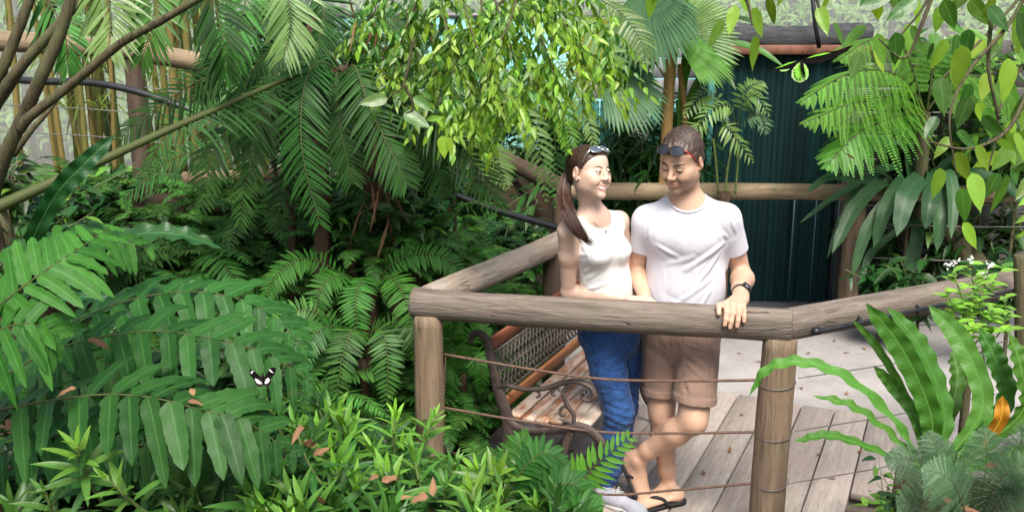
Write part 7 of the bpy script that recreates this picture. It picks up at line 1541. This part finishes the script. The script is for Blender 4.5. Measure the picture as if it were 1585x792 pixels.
# fern tips poking up in front of the legs
frond_thing('sword_fern', 'bright fern frond tip poking up in front of the blue jeans', 'fern', [(((830, 800, 2.75), (870, 765, 2.72), (915, 725, 2.7), (972, 678, 2.7)), dict(up=(-.1, -.9, .45), npair=18, lp=.105, wp=.021, a0=22, a1=45, dih=-2, t0=.15, rr=.003, sag=.05, prof='lance', n=5, fold=.3, plen=[.9, 1, .95, .75, .5, .3], young=.0), LEAF['tree_fern'])])
frond_thing('sword_fern', 'low bluish fern with curled fronds at the foot of the bright frond tip', 'fern', [
    (((770, 810, 2.65), (800, 740, 2.6), (840, 700, 2.6), (880, 720, 2.6)), dict(HF, lp=.085, wp=.02), LEAF['giant']), (((800, 820, 2.6), (850, 760, 2.55), (890, 750, 2.55), (915, 790, 2.55)), dict(HF, lp=.09, wp=.02), LEAF['giant']), (((780, 820, 2.6), (790, 750, 2.7), (800, 690, 2.75), (815, 665, 2.8)), dict(HF, lp=.07, wp=.018), LEAF['giant_lit']), (((850, 820, 2.5), (900, 790, 2.5), (930, 790, 2.5)), dict(HF, lp=.08), LEAF['giant_lit'])])

# white-flowered plant at the right rail
t = thing('flowering_plant', 'light green plant with tiny white flowers growing up over the right log rail', 'plant', at(1500, 560, 3.95)); g = np.random.default_rng(91); fo, st, fl = MB(), MB(), MB()
for x, y, Y_ in [(1475, 420, 3.95), (1500, 408, 3.98), (1530, 412, 4.0), (1548, 420, 4.0), (1465, 450, 3.9), (1515, 440, 3.92), (1555, 460, 3.95), (1490, 470, 3.9), (1535, 480, 3.9), (1505, 505, 3.85), (1560, 510, 3.85), (1480, 500, 3.9)]:
    tip = npv(at(x, y, Y_)) - npv(t.location); P = spline([np.array([.1 * g.standard_normal() * .5, 0, 0]), tip * .6 + .02 * g.standard_normal(3), tip], 14); st.add(*tube_arr(P, np.linspace(.004, .002, 14), 5, .5)); m_ = 14
    az = np.arange(m_) * 2.4; ii = (np.linspace(.5, 1, m_) * 13).astype(int); leaves(fo, P[ii], np.stack([np.cos(az), np.sin(az), .35 + .2 * g.standard_normal(m_)], -1), (0, -.3, 1), g.uniform(.05, .085, m_), g.uniform(.022, .032, m_), 6, 'ovate', .1, .1, .25, .05, 2, young=g.uniform(.45, .95, m_))
for x, y in [(1472, 408), (1465, 412), (1500, 400), (1506, 402), (1528, 412), (1536, 408), (1524, 425), (1480, 405)]:
    c = npv(at(x, y, 3.96)) - npv(t.location)
    for _ in range(7): a = g.uniform(0, 6.28); leaves(fl, c + .008 * g.standard_normal(3), (math.cos(a), -.4, math.sin(a)), (0, -1, .3), .011, .008, 3, 'lance')
part('stem', st, M['stalk'], t); part('foliage', fo, LEAF['lance'], t); o = part('flowers', fl, LEAF['flower'], t); o['kind'] = 'stuff'
g = np.random.default_rng(93)
for q, (x, y, Y_) in enumerate([(1400, 770, 3.7), (1392, 745, 3.9), (1415, 790, 3.6)]):
    p = at(x, y, Y_); p.z = max(p.z, float(ground_h(p.x, p.y)) + .08); shrub('ground_plant', 'small light green ground plant at the right end of the boardwalk', 'plant', (p.x, p.y, p.z - .15), p, .09, 6, 9, (.04, .08), (.35, .5), LEAF['lance'], 400 + q, group='small plants at the right end of the boardwalk', young=.5, stem_r=.003)

# far greenery beyond the netting
wd = MB(); g = np.random.default_rng(99); m_ = 42000; c = np.stack([g.uniform(-14, 14, m_), g.uniform(13.5, 19, m_), g.uniform(0, 1, m_) ** .8 * 5.5], -1); keep = (np.sin(c[:, 0] * 1.3 + 2) * .5 + np.sin(c[:, 0] * 2.9 + c[:, 2] * 1.2) * .4 + 3.0 + .8 * g.standard_normal(m_)) > c[:, 2]; c = c[keep]
leaves(wd, c, g.standard_normal((len(c), 3)) + [0, 0, -.4], g.standard_normal((len(c), 3)) + [0, -.8, .8], g.uniform(.12, .30, len(c)), g.uniform(.06, .13, len(c)), 2, 'ovate', .1)
tag(wd.obj('woodland', LEAF['wood']), kind='stuff')
# fallen leaves caught on plants and lying on soil and boards
ll = MB(); g = np.random.default_rng(98); pts = [at(*p) for p in [(118, 600, 2.3), (300, 612, 2.25), (135, 525, 2.55), (470, 660, 2.35), (485, 705, 2.4), (585, 735, 2.4), (670, 768, 2.3), (500, 780, 2.25), (1522, 722, 2.6), (1470, 780, 2.6), (1485, 785, 2.55), (590, 745, 2.4), (610, 770, 2.35), (290, 620, 2.26), (400, 655, 2.35), (663, 768, 2.32), (490, 690, 2.4)]]
for p in pts: leaves(ll, npv(p), g.standard_normal(3) * [1, 1, .3], (0, -.5, 1), g.uniform(.04, .07), g.uniform(.015, .03), 6, 'ovate', .4 * g.standard_normal(), 0, .4, .15, 2, cols=5)
for _ in range(260):
    x, y = g.uniform(-4, -.6), g.uniform(2.2, 6.5); leaves(ll, [x, y, float(ground_h(x, y)) + .01], [g.standard_normal(), g.standard_normal(), .1], (0, 0, 1), g.uniform(.05, .12), g.uniform(.02, .05), 3, 'ovate', .3 * g.standard_normal(), 0, .3)
for x, y in [(1305, 545), (1180, 560), (1240, 598), (1130, 700), (1330, 700), (1275, 560), (1150, 640), (1090, 735), (1270, 700), (1310, 610), (1140, 545), (1200, 525), (1290, 525), (1340, 540), (1255, 545), (1165, 585), (1100, 600), (880, 700), (860, 730), (1295, 740)]: leaves(ll, npv(on_z(x, y, .006)), [g.standard_normal(), g.standard_normal(), .05], (0, 0, 1), .05, .02, 4, 'ovate', -.1, 0, .3)
tag(ll.obj('leaf_litter', LEAF['dead']), kind='stuff')

# ------------------------------------------------------------------ butterflies
def wing(pts, c, parent, mat, name='wing', z=0.):
    V = np.array([list(p) for p in pts], float); n = len(V); cc = V.mean(0)
    MB().add(np.concatenate([[cc], V]), None, [[0, 1 + q, 1 + (q + 1) % n] for q in range(n)]).obj(name, mat, parent, False)
M['bf_black'] = mat_plain('butterfly_black', (.010, .008, .008), .95, .03, 0, .3); M['bf_white'] = mat_plain('butterfly_white', (.80, .79, .80), .7, .2); M['bf_green'] = mat_plain('butterfly_green', (.22, .62, .05), .6, .3, 0, .3, 90); M['bf_pale'] = mat_plain('butterfly_pale_green', (.42, .66, .22), .6, .3); M['bf_brown'] = mat_plain('butterfly_brown', (.030, .018, .020), .95, .03)
t = thing('butterfly', 'black and white butterfly resting on the bright leaf tip, left', 'butterfly', at(410, 590, 2.31))
S_ = 2.42 / 1500 * 1.02
def bw(pts, mat, name, up=0.): wing([Vector(((x - 410) * S_, -.012 - up - abs(x - 410) * S_ * .25, (590 - y) * S_)) for x, y in pts], None, t, mat, name)
bw([(409, 582), (402, 574), (395, 566), (391, 567), (391, 575), (396, 582), (404, 588)], M['bf_black'], 'wing'); bw([(410, 582), (416, 574), (421, 565), (429, 562), (432, 565), (428, 575), (420, 584)], M['bf_black'], 'wing')
bw([(409, 582), (402, 580), (398, 583), (398, 589), (402, 594), (407, 595), (410, 590)], M['bf_brown'], 'wing', .002); bw([(410, 582), (418, 579), (422, 581), (423, 587), (420, 592), (414, 595), (411, 592)], M['bf_brown'], 'wing', .002)
bw([(398.5, 580), (402, 582), (407, 587), (408.5, 590), (404, 590), (400, 587)], M['bf_white'], 'wing_patch', .0035); bw([(412, 588), (415, 582), (419, 579.5), (421, 583), (418, 588), (413, 590)], M['bf_white'], 'wing_patch', .0035)
bw([(393, 570), (396, 567), (397, 568.5), (394, 573)], M['bf_white'], 'wing_bar', .0035); bw([(420, 565), (424, 567), (427, 570), (426, 571.5), (422, 568.5)], M['bf_white'], 'wing_bar', .0035)
MB().add(*tube_arr([Vector((0, -.014, .030 - .001)), Vector((0, -.016, .018)), Vector((0, -.015, .004)), Vector((0, -.014, -.006))], [.001, .0028, .0025, .001], 8)).obj('body', M['bf_black'], t)
t2 = thing('butterfly', 'black and green birdwing butterfly flying in front of the beam', 'butterfly', at(1239, 100, 2.25)); S_ = 2.25 / 1500 * 1.0
def bw2(pts, mat, name, up=0., yf=.3): wing([Vector(((x - 1239) * S_, -up - abs(x - 1239) * S_ * yf, (100 - y) * S_)) for x, y in pts], None, t2, mat, name)
bw2([(1237, 96), (1230, 94), (1216, 97), (1202, 103), (1192, 106), (1200, 109), (1212, 110), (1226, 105), (1234, 100)], M['bf_black'], 'wing'); bw2([(1241, 95), (1247, 90), (1258, 84), (1272, 81), (1290, 79), (1304, 72), (1310, 70), (1302, 80), (1284, 90), (1268, 97), (1252, 99)], M['bf_black'], 'wing')
bw2([(1232, 95), (1218, 97), (1204, 103), (1196, 105.5), (1206, 103.5), (1220, 99)], M['bf_green'], 'wing_stripe', .002); bw2([(1246, 91), (1258, 85.5), (1270, 82.5), (1280, 82), (1270, 85), (1256, 88.5)], M['bf_green'], 'wing_stripe', .002); bw2([(1204, 108), (1216, 107), (1222, 106), (1216, 109.5), (1208, 110)], M['bf_pale'], 'wing_stripe', .002)
bw2([(1238, 96), (1231, 101), (1226, 109), (1226, 118), (1231, 124), (1239, 127), (1246, 125), (1247, 112), (1242, 100)], M['bf_pale'], 'wing', .003, 0); bw2([(1240, 96), (1246, 100), (1251, 108), (1252, 117), (1249, 123), (1246, 122), (1244, 110)], M['bf_pale'], 'wing', .003, 0)
bw2([(1235, 100), (1230, 108), (1230, 118), (1236, 123), (1242, 123), (1242, 112), (1239, 101)], M['bf_green'], 'wing_patch', .0045, 0); bw2([(1243, 101), (1247, 106), (1249.5, 114), (1248, 120), (1246, 112)], M['bf_green'], 'wing_patch', .0045, 0)
bw2([(1241, 99), (1244, 110), (1246.5, 120), (1245, 121), (1242, 111), (1240, 101)], M['bf_black'], 'wing_bar', .006, 0)
for x, y in [(1229.5, 112.5), (1231, 117.5), (1234.5, 120.5), (1228.5, 107.5), (1238.5, 121.5)]: bw2([(x + 1.2 * math.cos(a), y + 1.3 * math.sin(a)) for a in np.linspace(0, 6.28, 8, endpoint=False)], M['bf_black'], 'wing_spot', .006, 0)
MB().add(*tube_arr([Vector((0, -.008, .012)), Vector((0, -.010, .004)), Vector((.003, -.010, -.010)), Vector((.008, -.009, -.026))], [.0015, .004, .0035, .0015], 8)).obj('body', M['bf_black'], t2)
for s_ in (-1, 1): MB().add(*tube_arr([Vector((0, -.008, .012)), Vector((s_ * .004, -.012, .022)), Vector((.006 + s_ * .006, -.014, .030))], .0006, 4)).obj('antenna', M['bf_black'], t2)
# ------------------------------------------------------------------ rootstocks: plants whose leaves spring from a stem above the soil
for o in [x for x in bpy.data.objects if x.parent is None and x.type == 'EMPTY' and x.get('category') in ('fern', 'shrub', 'plant', 'palm', 'tree')]:
    if any(q in o['label'] for q in ('weeping fig', 'top left rail', 'hanging feathery', 'long drooping feather', 'bright green tree fern')): continue
    gz = float(ground_h(o.location.x, o.location.y)); dz = o.location.z - gz
    if dz < .10: continue
    cat = o['category']; big = dz > .95 or cat == 'tree'; r_ = {'fern': .022, 'shrub': .012, 'plant': .018, 'palm': .030, 'tree': .05}[cat] * (1.3 if big and cat == 'palm' else 1)
    P = spline([(.03 * random.uniform(-1, 1), .03 * random.uniform(-1, 1), -dz - .05), (.015, .01, -dz * .5), (0, 0, 0.01)], 12)
    MB().add(*tube_arr(P, np.linspace(r_ * 1.25, r_, 12), 8, .3, wob=.06)).obj('trunk' if big else 'rootstock', M['fibre'] if cat in ('fern', 'palm') else M['bark'], o)
